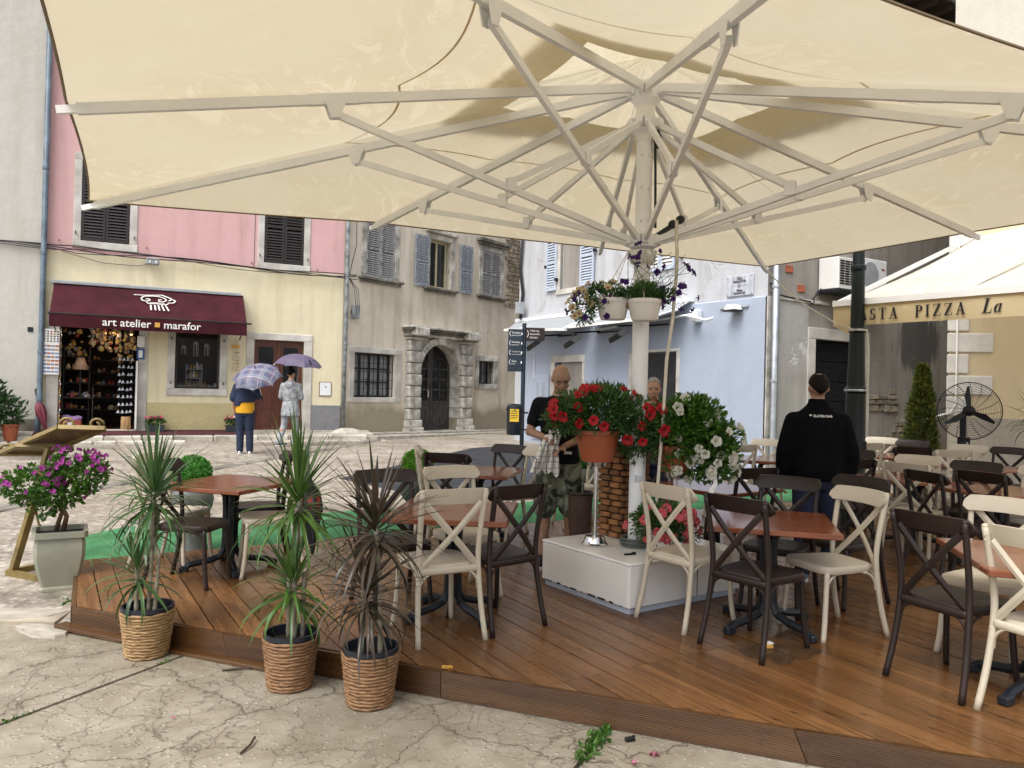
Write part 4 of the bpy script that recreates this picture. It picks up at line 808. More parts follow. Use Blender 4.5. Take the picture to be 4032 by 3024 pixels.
for i, (s_, z, lab) in enumerate(((-5.87, 2.66, 'black heater lamp nearest the signpost under the striped awning'), (-4.40, 2.67, 'middle black heater lamp under the striped awnings'), (-2.89, 2.73, 'black heater lamp beside the umbrella pole under the striped awning'))):
    h = thing('patio_heater', lab, 'heater', (*B0, 0), UB, 'heater lamps under the striped awnings'); x = s_
    MB().beam((x - 0.1, -0.06, z + 0.30), (x - 0.1, -0.80, z + 0.22), 0.035, 0.035).build('arm', MAT['black'], h); MB().beam((x + 0.55, -0.06, z + 0.27), (x - 0.15, -0.07, z + 0.27), 0.03, 0.03).build('wall_bar', MAT['black'], h)
    MB().wallprism([(-0.24, -0.02), (0.24, -0.02), (0.18, 0.08), (-0.18, 0.08)], -0.1, 0.1).build('reflector', MAT['black'], h, loc=(x, -0.85, z), rot=(R(35), R(-14), R(-10))); MB().b2((-0.19, -0.08, -0.03), (0.19, 0.08, -0.021)).build('heater_grille', MAT['bluepipe'], h, loc=(x, -0.85, z), rot=(R(35), R(-14), R(-10))); MB().tube([(x, -0.82, z + 0.05), (x - 0.05, -0.80, z + 0.22)], 0.02, 6).build('hanger', MAT['black'], h)
wlp = thing('wall_lamp', 'black and white wall lamp on the blue wall near the steel downpipe', 'lamp', (*B0, 0), UB)
MB().wallprism([(-0.72, 3.14), (-0.46, 3.14), (-0.51, 3.23), (-0.67, 3.23)], -0.28, -0.1).build('shade', MAT['offwhite'], wlp); MB().b2((-0.73, -0.30, 3.11), (-0.45, -0.09, 3.139), 0.006).build('rim', MAT['black'], wlp); MB().beam((-1.0, -0.07, 3.2), (-0.35, -0.07, 3.2), 0.03, 0.03).build('bracket', MAT['grey'], wlp)
local_tube(wlp, 'cable', MAT['offwhite'], [(-7.0, -0.09, 2.6), (-7.0, -0.09, 2.0), (-6.95, -0.10, 1.85)], 0.01, 5)

# ------------------------------------------------------------------ grey-brown house on the right
gh = thing('house', 'patchy grey house with black door behind the lamp post', 'house', (*B0, 0), UR)
greym = plaster('patched_grey_render', (0.30, 0.275, 0.245), (0.15, 0.14, 0.13), 0.8, 0.45, base2=(0.41, 0.385, 0.345), patch=(0.46, 0.43, 0.38), patch_amt=0.63, streak=0.7, low=(0.30, 0.25, 0.185), low_h=1.1, blot=(4.55, 2.75, 0.75, 0.62, (0.075, 0.073, 0.072))); palem = plaster('pale_grey_render', (0.47, 0.46, 0.44), (0.30, 0.285, 0.26), 0.6, 0.4, patch=(0.58, 0.57, 0.56), patch_amt=0.60, streak=0.6)
GD = (1.25, 2.62, 0.1, 2.68); blackdoor = pm('black_plank_door', (0.009, 0.009, 0.011), 0.6, 0.5, 6, 0.5, 40, spec=0.2, stretch=(0.7, 3, 5))
wall(gh, 0, 1.05, -0.1, 3.33, [], palem, 'corner_wall', 0.2, -0.03); wall(gh, 0, 12, 3.33, 9.4, [], greym, 'upper_wall'); wall(gh, 1.05, 12, -0.1, 3.33, [GD], greym, 'lower_wall', 0.3); body(gh, 0.01, 12, 9.4, greym, 6)
part(gh, 'corner_render', MAT['oldstone'], (-0.055, -0.052, -0.1), (0.16, -0.031, 3.34), 0.006); MB().b2((0.16, -0.06, 3.30), (1.6, 0.0, 3.36), 0.01).build('string_course', MAT['oldstone'], gh)
surround(gh, (1.04, 2.86, 0.1, 2.88), GD, MAT['stone'], 0.05, 0.15, False)
for k in range(7): MB().b2((1.27, 0.06 + random.uniform(0, 0.012), 0.12 + k * 0.363), (2.60, 0.12, 0.12 + (k + 1) * 0.363 - 0.012), 0.006).build('door_board', blackdoor, gh)
brickm = pm('brick', (0.34, 0.10, 0.05), 0.85, 0.25, 6, 0.5, 40, rand=0.2)
for (x, z) in ((0.53, 3.86), (0.86, 3.55)): MB().box((0, 0, 0), (0.19, 0.03, 0.13), b=0.006).build('brick', brickm, gh, loc=(x, -0.01, z), rot=(0, random.uniform(-0.1, 0.1), 0))
rubble(gh, 2.92, 4.9, 0.35, 2.15, pm('grey_rubble', (0.17, 0.145, 0.115), 0.9, 0.4, 5, 0.8, 22, col2=(0.33, 0.285, 0.22), rand=0.3), lambda x, z: noise.noise((x * 1.1, z * 1.4, 3.1)) > -0.12 + 0.35 * max(0, z - 1.5) - 0.1 * (z < 1.2) and x > 2.95, 9)
# eaves with rafters
EZ = 9.36; eav = MB().b2((-0.4, -0.62, EZ), (12.4, 0.1, EZ + 0.05)); eo = eav.build('eaves_boarding', pm('eaves_wood', (0.075, 0.055, 0.04), 0.8, 0.4, 4, 0.4, 30), gh)
for k in range(26): MB().b2((k * 0.48, -0.60, EZ - 0.13), (k * 0.48 + 0.10, 0.0, EZ - 0.002), 0.006).build('rafter', eo.data.materials[0], gh)
MB().add([(-0.4, -0.66, EZ + 0.052), (12.4, -0.66, EZ + 0.052), (12.4, 6.0, EZ + 2.0), (-0.4, 6.0, EZ + 2.0), (-0.4, -0.66, EZ + 0.12), (12.4, -0.66, EZ + 0.12), (12.4, 6.0, EZ + 2.07), (-0.4, 6.0, EZ + 2.07)], [(3, 2, 1, 0), (4, 5, 6, 7), (0, 1, 5, 4)]).build('roof', pm('roof_tile', (0.30, 0.12, 0.07), 0.85, 0.3, 5, 0.6, 25), gh); MB().tube([(-0.5, -0.70, EZ + 0.02), (12.4, -0.70, EZ + 0.02)], 0.07, 10).build('gutter', MAT['galv'], gh)
downpipe('downpipe', 'shiny steel downpipe at the corner of the blue house', (*B0, 0), UR, [(0.05, -0.13, 9.2), (0.05, -0.13, 0.4), (0.05, -0.13, 0.2)], 0.06, MAT['galv'], [(0.05, -0.13, z) for z in (3.5, 1.9, 0.9)])
local_tube(gh, 'cable', MAT['wire'], [(0.0, -0.06, 3.40), (0.5, -0.06, 3.36), (1.05, -0.06, 3.33), (1.1, -0.06, 3.29), (1.16, -0.06, 3.33), (1.12, -0.06, 3.38), (1.45, -0.08, 3.7), (1.62, -0.2, 3.95)], 0.014, 5)
ac = thing('air_conditioner', 'white air conditioner with louvred cover high behind the lamp post', 'air conditioner', (*B0, 0), UR)
MB().b2((1.32, -0.42, 3.56), (1.82, -0.02, 4.12), 0.012).build('louvre_box', MAT['white'], ac)
for k in range(10):
    for j in range(3): MB().b2((1.36 + j * 0.145, -0.428, 3.64 + k * 0.044), (1.485 + j * 0.145, -0.4205, 3.668 + k * 0.044)).build('louvre_slot', MAT['black'], ac)
MB().b2((1.98, -0.40, 3.60), (2.78, -0.02, 4.18), 0.015).build('case', MAT['offwhite'], ac); MB().lathe([(0.24, -0.005), (0.24, 0.005), (0.0, 0.012)], 24).build('fan_grille', MAT['grey'], ac, loc=(2.28, -0.402, 3.88), rot=(R(90), 0, 0)); MB().b2((2.61, -0.404, 4.0), (2.71, -0.4005, 4.03)).build('maker_badge', pm('red_badge', (0.35, 0.05, 0.05), 0.5), ac)
MB().b2((1.30, -0.44, 3.50), (2.82, 0.0, 3.545), 0.004).build('wall_bracket', MAT['iron'], ac)

# ------------------------------------------------------------------ yellow house with white quoins
Y0 = (6.92, 12.2); YR = R(-14.5)
yh = thing('house', 'cream yellow house with white corner blocks behind the fan', 'house', (*Y0, 0), YR)
ym = plaster('cream_yellow_render', (0.70, 0.575, 0.37), (0.58, 0.47, 0.31), 0.3, 0.12, base2=(0.74, 0.62, 0.43), streak=0.2); yw = plaster('pale_upper_render', (0.62, 0.58, 0.50), (0.47, 0.44, 0.38), 0.5, 0.25, streak=0.4); yp = plaster('rough_pale_plinth', (0.50, 0.45, 0.37), (0.38, 0.34, 0.28), 0.5, 1.0)
wall(yh, 0, 9, -0.1, 5.2, [], ym, 'lower_wall'); wall(yh, 0, 9, 5.2, 13, [], yw, 'upper_wall'); body(yh, 2.6, 9, 13, yw, 6, 2.0); MB().add([(0, 0, -0.1), (0, 0, 13), (2.6, 2.0, 13), (2.6, 2.0, -0.1)], [(0, 1, 2, 3)]).add([(0, 0, 13), (9, 0, 13), (9, 2, 13), (2.6, 2, 13)], [(0, 1, 2, 3)]).build('end_wall', yw, yh); part(yh, 'plinth', yp, (0.002, -0.03, 0.0), (9, -0.002, 1.38), 0.004)
z = 1.40; k = 0; quo = pm('white_quoin', (0.68, 0.66, 0.62), 0.7, 0.12, 4, 0.5, 35, rand=0.04)
while z < 5.0:
    part(yh, 'quoin', quo, (-0.03, -0.035, z), (0.62 if k % 2 else 0.28, -0.003, z + 0.305), 0.015); z += 0.335; k += 1
local_tube(yh, 'cable', MAT['white'], [(0.1, -0.05, 4.9), (0.1, -0.05, 1.6), (0.02, -0.07, 1.45), (-0.3, -0.1, 1.35), (-0.45, -0.1, 1.22), (-0.45, -0.1, 1.0)], 0.014, 6)

# big cream awning with the restaurant lettering
pa = thing('restaurant_awning', 'large cream awning lettered PASTA PIZZA beside the lamp post', 'awning', (0, 0, 0))
fl, fr_, bl, br = Vector((3.92, 9.4, 2.79)), Vector((6.3, 6.25, 2.80)), Vector((7.9, 12.6, 4.55)), Vector((10.6, 9.3, 4.55))
rows = []
for j in range(11):
    u = j / 10; rows.append([tuple(bl.lerp(br, i / 12).lerp(fl.lerp(fr_, i / 12), u) - Vector((0, 0, 0.10 * math.sin(math.pi * u)))) for i in range(13)])
sheet(rows).build('awning_cloth', MAT['pizza'], pa, smooth=True)
fd = (fr_ - fl).normalized(); nrm = Vector((fd.y, -fd.x, 0))
nrm = nrm if nrm.y < 0 or nrm.x < 0 else -nrm
sheet([[tuple(fl.lerp(fr_, i / 40) + Vector((0, 0, -0.03 - 0.245 * u)) + nrm * (0.02 + 0.01 * math.sin(i * 0.8) * u)) for i in range(41)] for u in (0, 0.5, 1)]).build('valance', MAT['valance'], pa, smooth=True)
sd = (bl - fl).normalized()
sheet([[tuple(fl + sd * (0.55 * i / 6) * (1 - 0.0) + Vector((0, 0, -0.03 - 0.24 * u - 0.30 * i / 6 * 1.0))) for i in range(7)] for u in (0, 1)]).build('side_valance', MAT['valance'], pa, smooth=True)
MB().beam(fl, fr_, 0.09, 0.07).build('front_bar', MAT['white'], pa); MB().beam(fl + Vector((0, 0, -0.01)), bl + Vector((0, 0, -0.02)), 0.05, 0.05).build('side_bar', MAT['white'], pa)
MB().beam(fl.lerp(fr_, 0.35), bl.lerp(br, 0.35), 0.04, 0.05).build('rafter', MAT['white'], pa)
# serif capitals built from thick and thin strokes: (polylines with widths) in a unit-high cell
TK, TN = 0.17, 0.06
def box_(x0, z0, x1, z1): return [(x0, z0), (x1, z0), (x1, z1), (x0, z1)]
def bar(x0, z0, x1, z1, w):
    d = math.hypot(x1 - x0, z1 - z0); nx, nz = -(z1 - z0) / d * w / 2, (x1 - x0) / d * w / 2
    return [(x0 + nx, z0 + nz), (x1 + nx, z1 + nz), (x1 - nx, z1 - nz), (x0 - nx, z0 - nz)]
def ringseg(cx, cz, rx, rz, a0, a1, w0, w1, n=12):
    o = []; i_ = []
    for k in range(n + 1):
        a = R(a0 + (a1 - a0) * k / n); w = w0 + (w1 - w0) * math.sin(math.pi * k / n); o.append((cx + math.cos(a) * rx, cz + math.sin(a) * rz)); i_.append((cx + math.cos(a) * (rx - w), cz + math.sin(a) * (rz - w * 0.8)))
    return [[o[k], o[k + 1], i_[k + 1], i_[k]] for k in range(n)]
def serif(x, z, w=0.34): return box_(x - w / 2, z, x + w / 2, z + 0.045) if z < 0.5 else box_(x - w / 2, z - 0.045, x + w / 2, z)
GL = {
 'P': (0.66, [box_(0.12, 0.04, 0.12 + TK, 0.97), serif(0.205, 0), serif(0.16, 1.0, 0.28)] + ringseg(0.30, 0.735, 0.34, 0.265, -90, 90, TN, 0.17)),
 'A': (0.80, [bar(0.15, 0.04, 0.40, 0.98, TN), bar(0.63, 0.04, 0.40, 0.98, TK), box_(0.22, 0.30, 0.54, 0.36), serif(0.15, 0, 0.28), serif(0.63, 0, 0.34)]),
 'S': (0.62, ringseg(0.31, 0.74, 0.25, 0.26, 20, 270, TN, 0.17) + ringseg(0.31, 0.27, 0.26, 0.27, 90, -160, TN, 0.18) + [box_(0.50, 0.70, 0.54, 0.98), box_(0.07, 0.02, 0.11, 0.32)]),
 'T': (0.74, [box_(0.29, 0.04, 0.29 + TK, 0.97), box_(0.06, 0.94, 0.69, 1.0), serif(0.375, 0), box_(0.06, 0.76, 0.10, 0.95), box_(0.65, 0.76, 0.69, 0.95)]),
 'I': (0.42, [box_(0.13, 0.03, 0.13 + TK, 0.97), serif(0.215, 0), serif(0.215, 1.0)]),
 'Z': (0.72, [box_(0.09, 0.94, 0.66, 1.0), box_(0.06, 0.0, 0.66, 0.06), bar(0.15, 0.04, 0.57, 0.96, TK), box_(0.09, 0.76, 0.13, 0.95), box_(0.62, 0.05, 0.66, 0.26)]),
 'L': (0.70, [box_(0.14, 0.03, 0.14 + TK, 0.97), serif(0.225, 1.0), box_(0.05, 0.0, 0.62, 0.05), box_(0.58, 0.05, 0.62, 0.28)]),
 'a': (0.56, ringseg(0.24, 0.30, 0.20, 0.30, 60, 300, TN, 0.15) + [box_(0.33, 0.04, 0.46, 0.60), box_(0.42, 0.0, 0.54, 0.05)]),
}
def serif_word(txt, h, start, slant=0.0, gap=0.16):
    x = start; mb = MB()
    for ch in txt:
        w, polys = GL[ch]
        for k, q in enumerate(polys):
            pts = [fl + fd * (x + (p[0] + slant * p[1]) * h) + Vector((0, 0, -0.225 + p[1] * h)) + nrm * (0.036 + 0.0002 * k) for p in q]
            n = len(pts); mb.add([tuple(p) for p in pts] + [tuple(p - nrm * 0.003) for p in pts], [tuple(range(n)), tuple(range(2 * n - 1, n - 1, -1))] + [((i + 1) % n, i, n + i, n + (i + 1) % n) for i in range(n)])
        x += (w + gap) * h
    mb.build('lettering', MAT['ink'], pa); return x
serif_word('PASTA', 0.135, 0.22); serif_word('PIZZA', 0.135, 0.98); serif_word('La', 0.155, 1.66, 0.22, 0.02)

# ------------------------------------------------------------------ pavements and kerb stones
pv = bpy.data.objects.new('pavement', None); COL.objects.link(pv); pv.location = (*PINK, 0); pv.rotation_euler = (0, 0, PRZ); tag(pv, 'raised stone pavement along the pink house', kind='structure')
x = -15.0
while x < 0.3:
    L = random.uniform(0.62, 1.0); MB().box((0, 0, 0), (L - 0.012, 0.24, 0.24), b=0.025).build('kerb_stone', MAT['kerb'], pv, loc=(x + L / 2, -0.68 + random.uniform(-0.01, 0.01), 0.338), rot=(random.uniform(-0.02, 0.02), random.uniform(-0.01, 0.01), 0)); x += L
x = -15.0
while x < 0.3:
    L = random.uniform(0.7, 1.1); MB().box((0, 0, 0), (L - 0.01, 0.55, 0.1), b=0.008).build('paving_slab', MAT['paver'], pv, loc=(x + L / 2, -0.28, 0.445), rot=(0.13, 0, 0)); x += L
x = -7.3
while x < -3.9:
    L = random.uniform(0.3, 0.6); MB().box((0, 0, 0), (L - 0.03, 0.2, 0.12), b=0.03).build('rough_stone', MAT['kerb'], pv, loc=(x + L / 2, -0.9 + random.uniform(-0.03, 0.03), 0.31), rot=(random.uniform(-0.05, 0.05), 0, random.uniform(-0.08, 0.08))); x += L
x = -2.4
while x < 0.4:
    L = random.uniform(0.5, 0.8); MB().box((0, 0, 0), (L - 0.03, 0.42, 0.10), b=0.03).build('rough_stone', MAT['paver'], pv, loc=(x + L / 2, -1.0 + random.uniform(-0.03, 0.03), 0.31), rot=(random.uniform(-0.02, 0.02), 0, random.uniform(-0.05, 0.05))); x += L
tag(MB().b2((-2.12, -0.30, 0.0), (2.12, 0.27, 0.012), 0.003).build('maroon_carpet', MAT['maroon_rug'], None, loc=(PINK[0] - 4.38 * math.cos(PRZ) + 0.29 * math.sin(PRZ), PINK[1] - 4.38 * math.sin(PRZ) - 0.29 * math.cos(PRZ), 0.497), rot=(0.13, 0, PRZ)), 'maroon carpet runner on the pavement before the shop', kind='structure')
pv2 = bpy.data.objects.new('pavement', None); COL.objects.link(pv2); pv2.location = (*PINK, 0); pv2.rotation_euler = (0, 0, BRZ); tag(pv2, 'low stone paving along the old house', kind='structure')
for r_ in range(2):
    x = 0.1
    while x < 7.0:
        L = random.uniform(0.7, 1.2); yy = -0.32 - r_ * 0.62; MB().box((0, 0, 0), (L - 0.015, 0.6, 0.12), b=0.012).build('paving_slab', MAT['paver'], pv2, loc=(x + L / 2, yy, 0.40 - 0.012 * x - 0.03 * r_), rot=(-0.03, 0, 0)); x += L
# ------------------------------------------------------------------ giant parasol
ub = thing('parasol', 'giant cream rectangular parasol on a white pole over the terrace', 'parasol', (0.969, 5.85, 0.0))
UC = Vector((0.969, 5.85, 0))
TIPS = [('A', (-2.54, 4.30, 3.19), 0.61), ('B', (-3.80, 6.82, 3.21), 0.48), ('C', (-1.46, 7.85, 3.30), 0.76), ('C', (0.99, 8.95, 3.30), 0.76), ('D', (3.29, 10.05, 3.31), 0.47), ('E', (4.50, 7.50, 3.28), 0.61), ('H', (5.68, 5.0, 3.24), 0.50), ('G', (3.36, 3.92, 3.22), 0.77), ('G', (0.96, 2.80, 3.22), 0.76), ('F', (-1.37, 1.73, 3.24), 0.48)]
TIPS = [(n, Vector(t) - UC, f) for n, t, f in TIPS]
HUB = Vector((0, 0, 3.96)); MID = Vector((0, 0, 3.69)); LOW = Vector((0, 0, 2.80)); APEX = Vector((0, 0, 4.06))
def cl(i, t):                                                    # canopy point above rib i
    tip = TIPS[i % 10][1]; p = APEX.lerp(tip + Vector((0, 0, 0.035)), t); p.z = APEX.z + (tip.z + 0.035 - APEX.z) * (t ** 1.04); return p
def canopy_pt(i, s, t):
    p = cl(i, t).lerp(cl(i + 1, t), s); k = 4 * s * (1 - s); L = (TIPS[i][1] - TIPS[(i + 1) % 10][1]).length
    p.z -= 0.011 * k * L * math.sin(math.pi * min(1, t * 0.85)); c = Vector((0, 0, p.z)); return p.lerp(c, 0.0035 * k * L * t ** 3)
for i in range(10):
    n, m_ = 12, 16; T0 = 0.23; vs = []; fs = []
    for j in range(m_ + 1):
        for a in range(n + 1): vs.append(tuple(canopy_pt(i, a / n, T0 + (1 - T0) * j / m_)))
    for j in range(m_):
        for a in range(n): fs.append((j * (n + 1) + a, (j + 1) * (n + 1) + a, (j + 1) * (n + 1) + a + 1, j * (n + 1) + a + 1))
    MB().add(vs, fs).build('canopy_panel', MAT['canopy'], ub, smooth=True)
    # hem along the rim and the sewn seam across the panel
    MB().tube([tuple(canopy_pt(i, a / n, 1.0) + Vector((0, 0, -0.006))) for a in range(n + 1)], (0.008, 0.007), 5).build('hem', MAT['hem'] if 'hem' in MAT else MAT.setdefault('hem', pm('canopy_hem', (0.20, 0.15, 0.09), 0.8, 0.1, 6)), ub)
    sb = MB(); f0 = TIPS[i][2]; f1 = TIPS[(i + 1) % 10][2]; pr = None
    for a in range(n + 1):
        s_ = a / n; tt = 0.50 - 0.035 * 4 * s_ * (1 - s_)
        p0 = canopy_pt(i, s_, tt) - Vector((0, 0, 0.004)); p1 = canopy_pt(i, s_, tt + 0.0045) - Vector((0, 0, 0.004))
        if pr: sb.add([pr[0], pr[1], p1, p0], [(0, 1, 2, 3)])
        pr = (p0, p1)
    sb.build('seam', MAT.setdefault('seam', canopy_mat('seam_cloth', (0.54, 0.43, 0.27), 0.45)), ub)
st_b = MB(); pr = None
for k in range(15):
    u = k / 14; p_ = canopy_pt(4, 0.42 + 0.10 * u, 0.30 + 0.42 * u) - Vector((0, 0, 0.012 + 0.03 * math.sin(math.pi * u))); q_ = p_ + Vector((0.012, 0.012, 0))
    if pr: st_b.add([pr[0], pr[1], q_, p_], [(0, 1, 2, 3)])
    pr = (p_, q_)
st_b.build('tie_strap', MAT['hem'], ub)
# vent cap above the opening
def cap_pt(i, s, t):
    p = cl(i, t).lerp(cl(i + 1, t), s); p.z += 0.06 + 0.10 * (1 - t); return p
for i in range(10):
    n, m_ = 8, 6; vs = []; fs = []
    for j in range(m_ + 1):
        for a in range(n + 1): vs.append(tuple(cap_pt(i, a / n, 0.345 * j / m_) + Vector((0, 0, 0.03 * math.sin(a * 2.4 + i) * j / m_))))
    for j in range(m_):
        for a in range(n): fs.append((j * (n + 1) + a, (j + 1) * (n + 1) + a, (j + 1) * (n + 1) + a + 1, j * (n + 1) + a + 1))
    MB().add(vs, fs).build('vent_cap', MAT['vent'], ub, smooth=True)
OW = MAT['offwhite']
def box_tube(a, b, w, h): return MB().beam(a, b, w, h)
for n_, tip, f in TIPS:
    d2 = Vector((tip.x, tip.y, 0)).normalized(); h0 = HUB + d2 * 0.10 - Vector((0, 0, 0.0)); tp = tip + Vector((0, 0, -0.025))
    rib = box_tube(h0, h0.lerp(tp, 0.985), 0.038, 0.062).build('rib', OW, ub); box_tube(h0.lerp(tp, 0.97), h0.lerp(tp, 1.012), 0.030, 0.045).build('rib_tip', MAT['white'], rib)
    sl_ = MB().beam(h0.lerp(tp, 0.56), h0.lerp(tp, 0.645), 0.043, 0.067).build('rib_pocket', MAT['offwhite'], rib)
    pv_ = HUB.lerp(tp, f) - Vector((0, 0, 0.085)); l0 = LOW + d2 * 0.09
    st = box_tube(l0, pv_, 0.030, 0.046).build('strut', OW, ub)
    x = d2.cross(Vector((0, 0, 1)))
    for sg in (-1, 1):
        q = pv_ + x * 0.026 * sg; dd = (tip - HUB).normalized()
        MB().add([q + dd * 0.07 + Vector((0, 0, 0.075)), q - dd * 0.07 + Vector((0, 0, 0.09)), q - dd * 0.03 - Vector((0, 0, 0.03)), q + dd * 0.03 - Vector((0, 0, 0.03)), q + dd * 0.07 + Vector((0, 0, 0.075)) + x * 0.006 * sg, q - dd * 0.07 + Vector((0, 0, 0.09)) + x * 0.006 * sg, q - dd * 0.03 - Vector((0, 0, 0.03)) + x * 0.006 * sg, q + dd * 0.03 - Vector((0, 0, 0.03)) + x * 0.006 * sg], [(0, 1, 2, 3), (7, 6, 5, 4), (0, 4, 5, 1), (1, 5, 6, 2), (2, 6, 7, 3), (3, 7, 4, 0)]).build('pivot_plate', OW, st)
    mp = l0.lerp(pv_, 0.45); box_tube(MID + d2 * 0.09, mp + Vector((0, 0, 0.05)), 0.028, 0.042).build('link', OW, ub)
    for sg in (-1, 1): MB().box(mp + x * 0.022 * sg + Vector((0, 0, 0.03)), (0.01, 0.07, 0.10), rz=math.atan2(d2.y, d2.x) + R(90), b=0.003).build('link_plate', OW, st)
MB().tube([(0, 0, 0.5), (0, 0, 2.9), (0, 0, 4.0)], 0.062, 24).build('pole', OW, ub, smooth=True, angle=40); MB().lathe([(0.052, 3.80), (0.095, 3.86), (0.11, 3.88), (0.11, 4.0), (0.06, 4.03)], 20).build('top_hub', OW, ub); MB().lathe([(0.066, 3.56), (0.072, 3.60), (0.072, 3.82), (0.066, 3.84)], 20).build('pole_sleeve', MAT['white'], ub)
MB().lathe([(0.064, 3.60), (0.10, 3.64), (0.10, 3.74), (0.064, 3.76)], 20).build('upper_collar', OW, ub); MB().lathe([(0.064, 2.74), (0.105, 2.76), (0.105, 2.85), (0.064, 2.87)], 20).build('lower_collar', OW, ub)
MB().lathe([(0.07, 2.63), (0.09, 2.64), (0.108, 2.69), (0.112, 2.73), (0.105, 2.73), (0.095, 2.69), (0.066, 2.66)], 24).build('collar_bowl', MAT['whitepot'], ub, smooth=True)
for k in range(10):
    d2 = TIPS[k][1].copy(); d2.z = 0; d2.normalize()
    for z in (2.81, 3.69, 3.94): MB().box(d2 * 0.115 + Vector((0, 0, z)), (0.05, 0.055, 0.07), rz=math.atan2(d2.y, d2.x), b=0.006).build('hub_fork', OW, ub)
for z in (2.95, 3.2, 3.45, 3.66):
    for sx in (-0.03, 0.03): MB().lathe([(0.007, 0), (0.007, 0.006), (0, 0.008)], 6).build('bolt', MAT['steel'], ub, loc=(sx, -0.058, z), rot=(R(90), 0, 0))
cr_ = MB().beam((0.08, -0.06, 2.83), (0.24, -0.16, 2.93), 0.03, 0.03).build('crank_arm', MAT['iron'], ub)
for x, z in ((0.19, 2.905), (0.245, 2.94)): MB().lathe([(0.026, -0.02), (0.032, -0.01), (0.032, 0.01), (0.026, 0.02)], 14).build('pulley', MAT['black'], cr_, loc=(x, -0.17, z), rot=(R(90), 0, 0))
MB().tube([(0.07, -0.03, 3.66), (0.075, -0.06, 3.3), (0.085, -0.05, 2.9)], 0.010, 6).build('hoist_rope', MAT['iron'], ub); MB().tube([(0.075, -0.03, 3.64), (0.09, -0.07, 3.58), (0.085, -0.06, 3.5)], 0.025, 8).build('hoist_block', MAT['black'], ub)
MB().tube([(0.215, -0.19, 2.93), (0.225, -0.20, 2.6), (0.20, -0.20, 2.2), (0.165, -0.19, 1.9), (0.15, -0.19, 1.5), (0.13, -0.18, 1.1), (0.11, -0.15, 0.62), (0.1, -0.14, 0.50)], 0.0125, 8).build('crank_rope', MAT['rope'], ub, smooth=True)
tr = thing('tie_rope', 'thin white rope from the parasol corner to the lamp post', 'rope'); MB().tube([(3.29, 10.04, 3.30), (3.45, 9.78, 3.0), (3.65, 9.5, 2.75), (3.85, 9.22, 2.55), (3.98, 8.96, 2.44)], 0.009, 6).build('line', MAT['rope'], tr); MB().tube([(4.12, 8.95, 2.44), (4.135, 8.92, 2.1), (4.12, 8.92, 1.7), (4.125, 8.92, 1.38)], 0.009, 6).build('loose_end', MAT['rope'], tr); MB().tube([(4.05 + 0.11 * math.cos(a), 9.05 + 0.11 * math.sin(a), 2.445) for a in [2 * math.pi * k / 12 for k in range(12)]], 0.009, 6, closed=True).build('knot_loop', MAT['rope'], tr)

# ------------------------------------------------------------------ white base box and what stands on it
BXA = R(34.5); BC = Vector((1.01, 5.90, 0)); BT = DZ + 0.35
bx_ = thing('base_box', 'glossy white metal box around the parasol foot', 'box', (BC.x, BC.y, 0), BXA)
whitebox = pm('white_box_enamel', (0.84, 0.835, 0.82), 0.2, 0.05, 2, rvar=0.08)
sx_, sy_ = 1.13, 0.98
for nm, lo, hi in (('side_panel', (-sx_ / 2, -sy_ / 2, DZ + 0.045), (0.10, -sy_ / 2 + 0.02, BT - 0.022)), ('side_panel', (0.104, -sy_ / 2, DZ + 0.045), (sx_ / 2, -sy_ / 2 + 0.02, BT - 0.022)), ('side_panel', (-sx_ / 2, -sy_ / 2 + 0.021, DZ + 0.045), (-sx_ / 2 + 0.02, sy_ / 2, BT - 0.022)), ('side_panel', (sx_ / 2 - 0.02, -sy_ / 2 + 0.021, DZ + 0.045), (sx_ / 2, sy_ / 2, BT - 0.022)), ('side_panel', (-sx_ / 2 + 0.02, sy_ / 2 - 0.02, DZ + 0.045), (sx_ / 2 - 0.021, sy_ / 2, BT - 0.022)), ('lid', (-sx_ / 2 - 0.004, -sy_ / 2 - 0.004, BT - 0.021), (sx_ / 2 + 0.004, sy_ / 2 + 0.004, BT))): part(bx_, nm, whitebox, lo, hi, 0.006)
part(bx_, 'plinth', MAT['paleshutter'], (-sx_ / 2 + 0.02, -sy_ / 2 + 0.02, DZ + 0.001), (sx_ / 2 - 0.02, sy_ / 2 - 0.02, DZ + 0.044), 0.003)
for k in range(9): part(bx_, 'rust_chip', MAT['soil'], (-sx_ / 2 - 0.0035, -0.45 + k * 0.1 + random.uniform(0, 0.05), DZ + 0.046), (-sx_ / 2 - 0.0005, -0.43 + k * 0.1 + random.uniform(0.02, 0.07), DZ + 0.046 + random.uniform(0.004, 0.015)), 0)
part(bx_, 'gap_strip', MAT['mossy'], (0.1005, -sy_ / 2 - 0.001, DZ + 0.05), (0.1035, -sy_ / 2 + 0.018, BT - 0.03), 0)
pil = thing('brick_pillar', 'small brown brick pillar behind the steel flower stand', 'pillar', (0.92, 6.22, BT), BXA)
bkm = pm('rough_brown_brick', (0.11, 0.042, 0.015), 0.8, 0.5, 9, 0.9, 35, col2=(0.32, 0.14, 0.048), rand=0.35); MB().b2((-0.125, -0.125, 0), (0.125, 0.125, 0.74)).build('mortar_core', pm('dark_mortar', (0.025, 0.015, 0.008), 0.95, 0.3, 20, 0.5, 60), pil)
bms = []
for q in range(5):
    rr = random.Random(q); b = MB().box((0, 0, 0), (0.112, 0.05, 0.038), b=0.007); b.v = [(x + rr.uniform(-0.004, 0.004), y + rr.uniform(-0.006, 0.006), z + rr.uniform(-0.003, 0.003)) for x, y, z in b.v]; bms.append(b.mesh('brick', bkm))
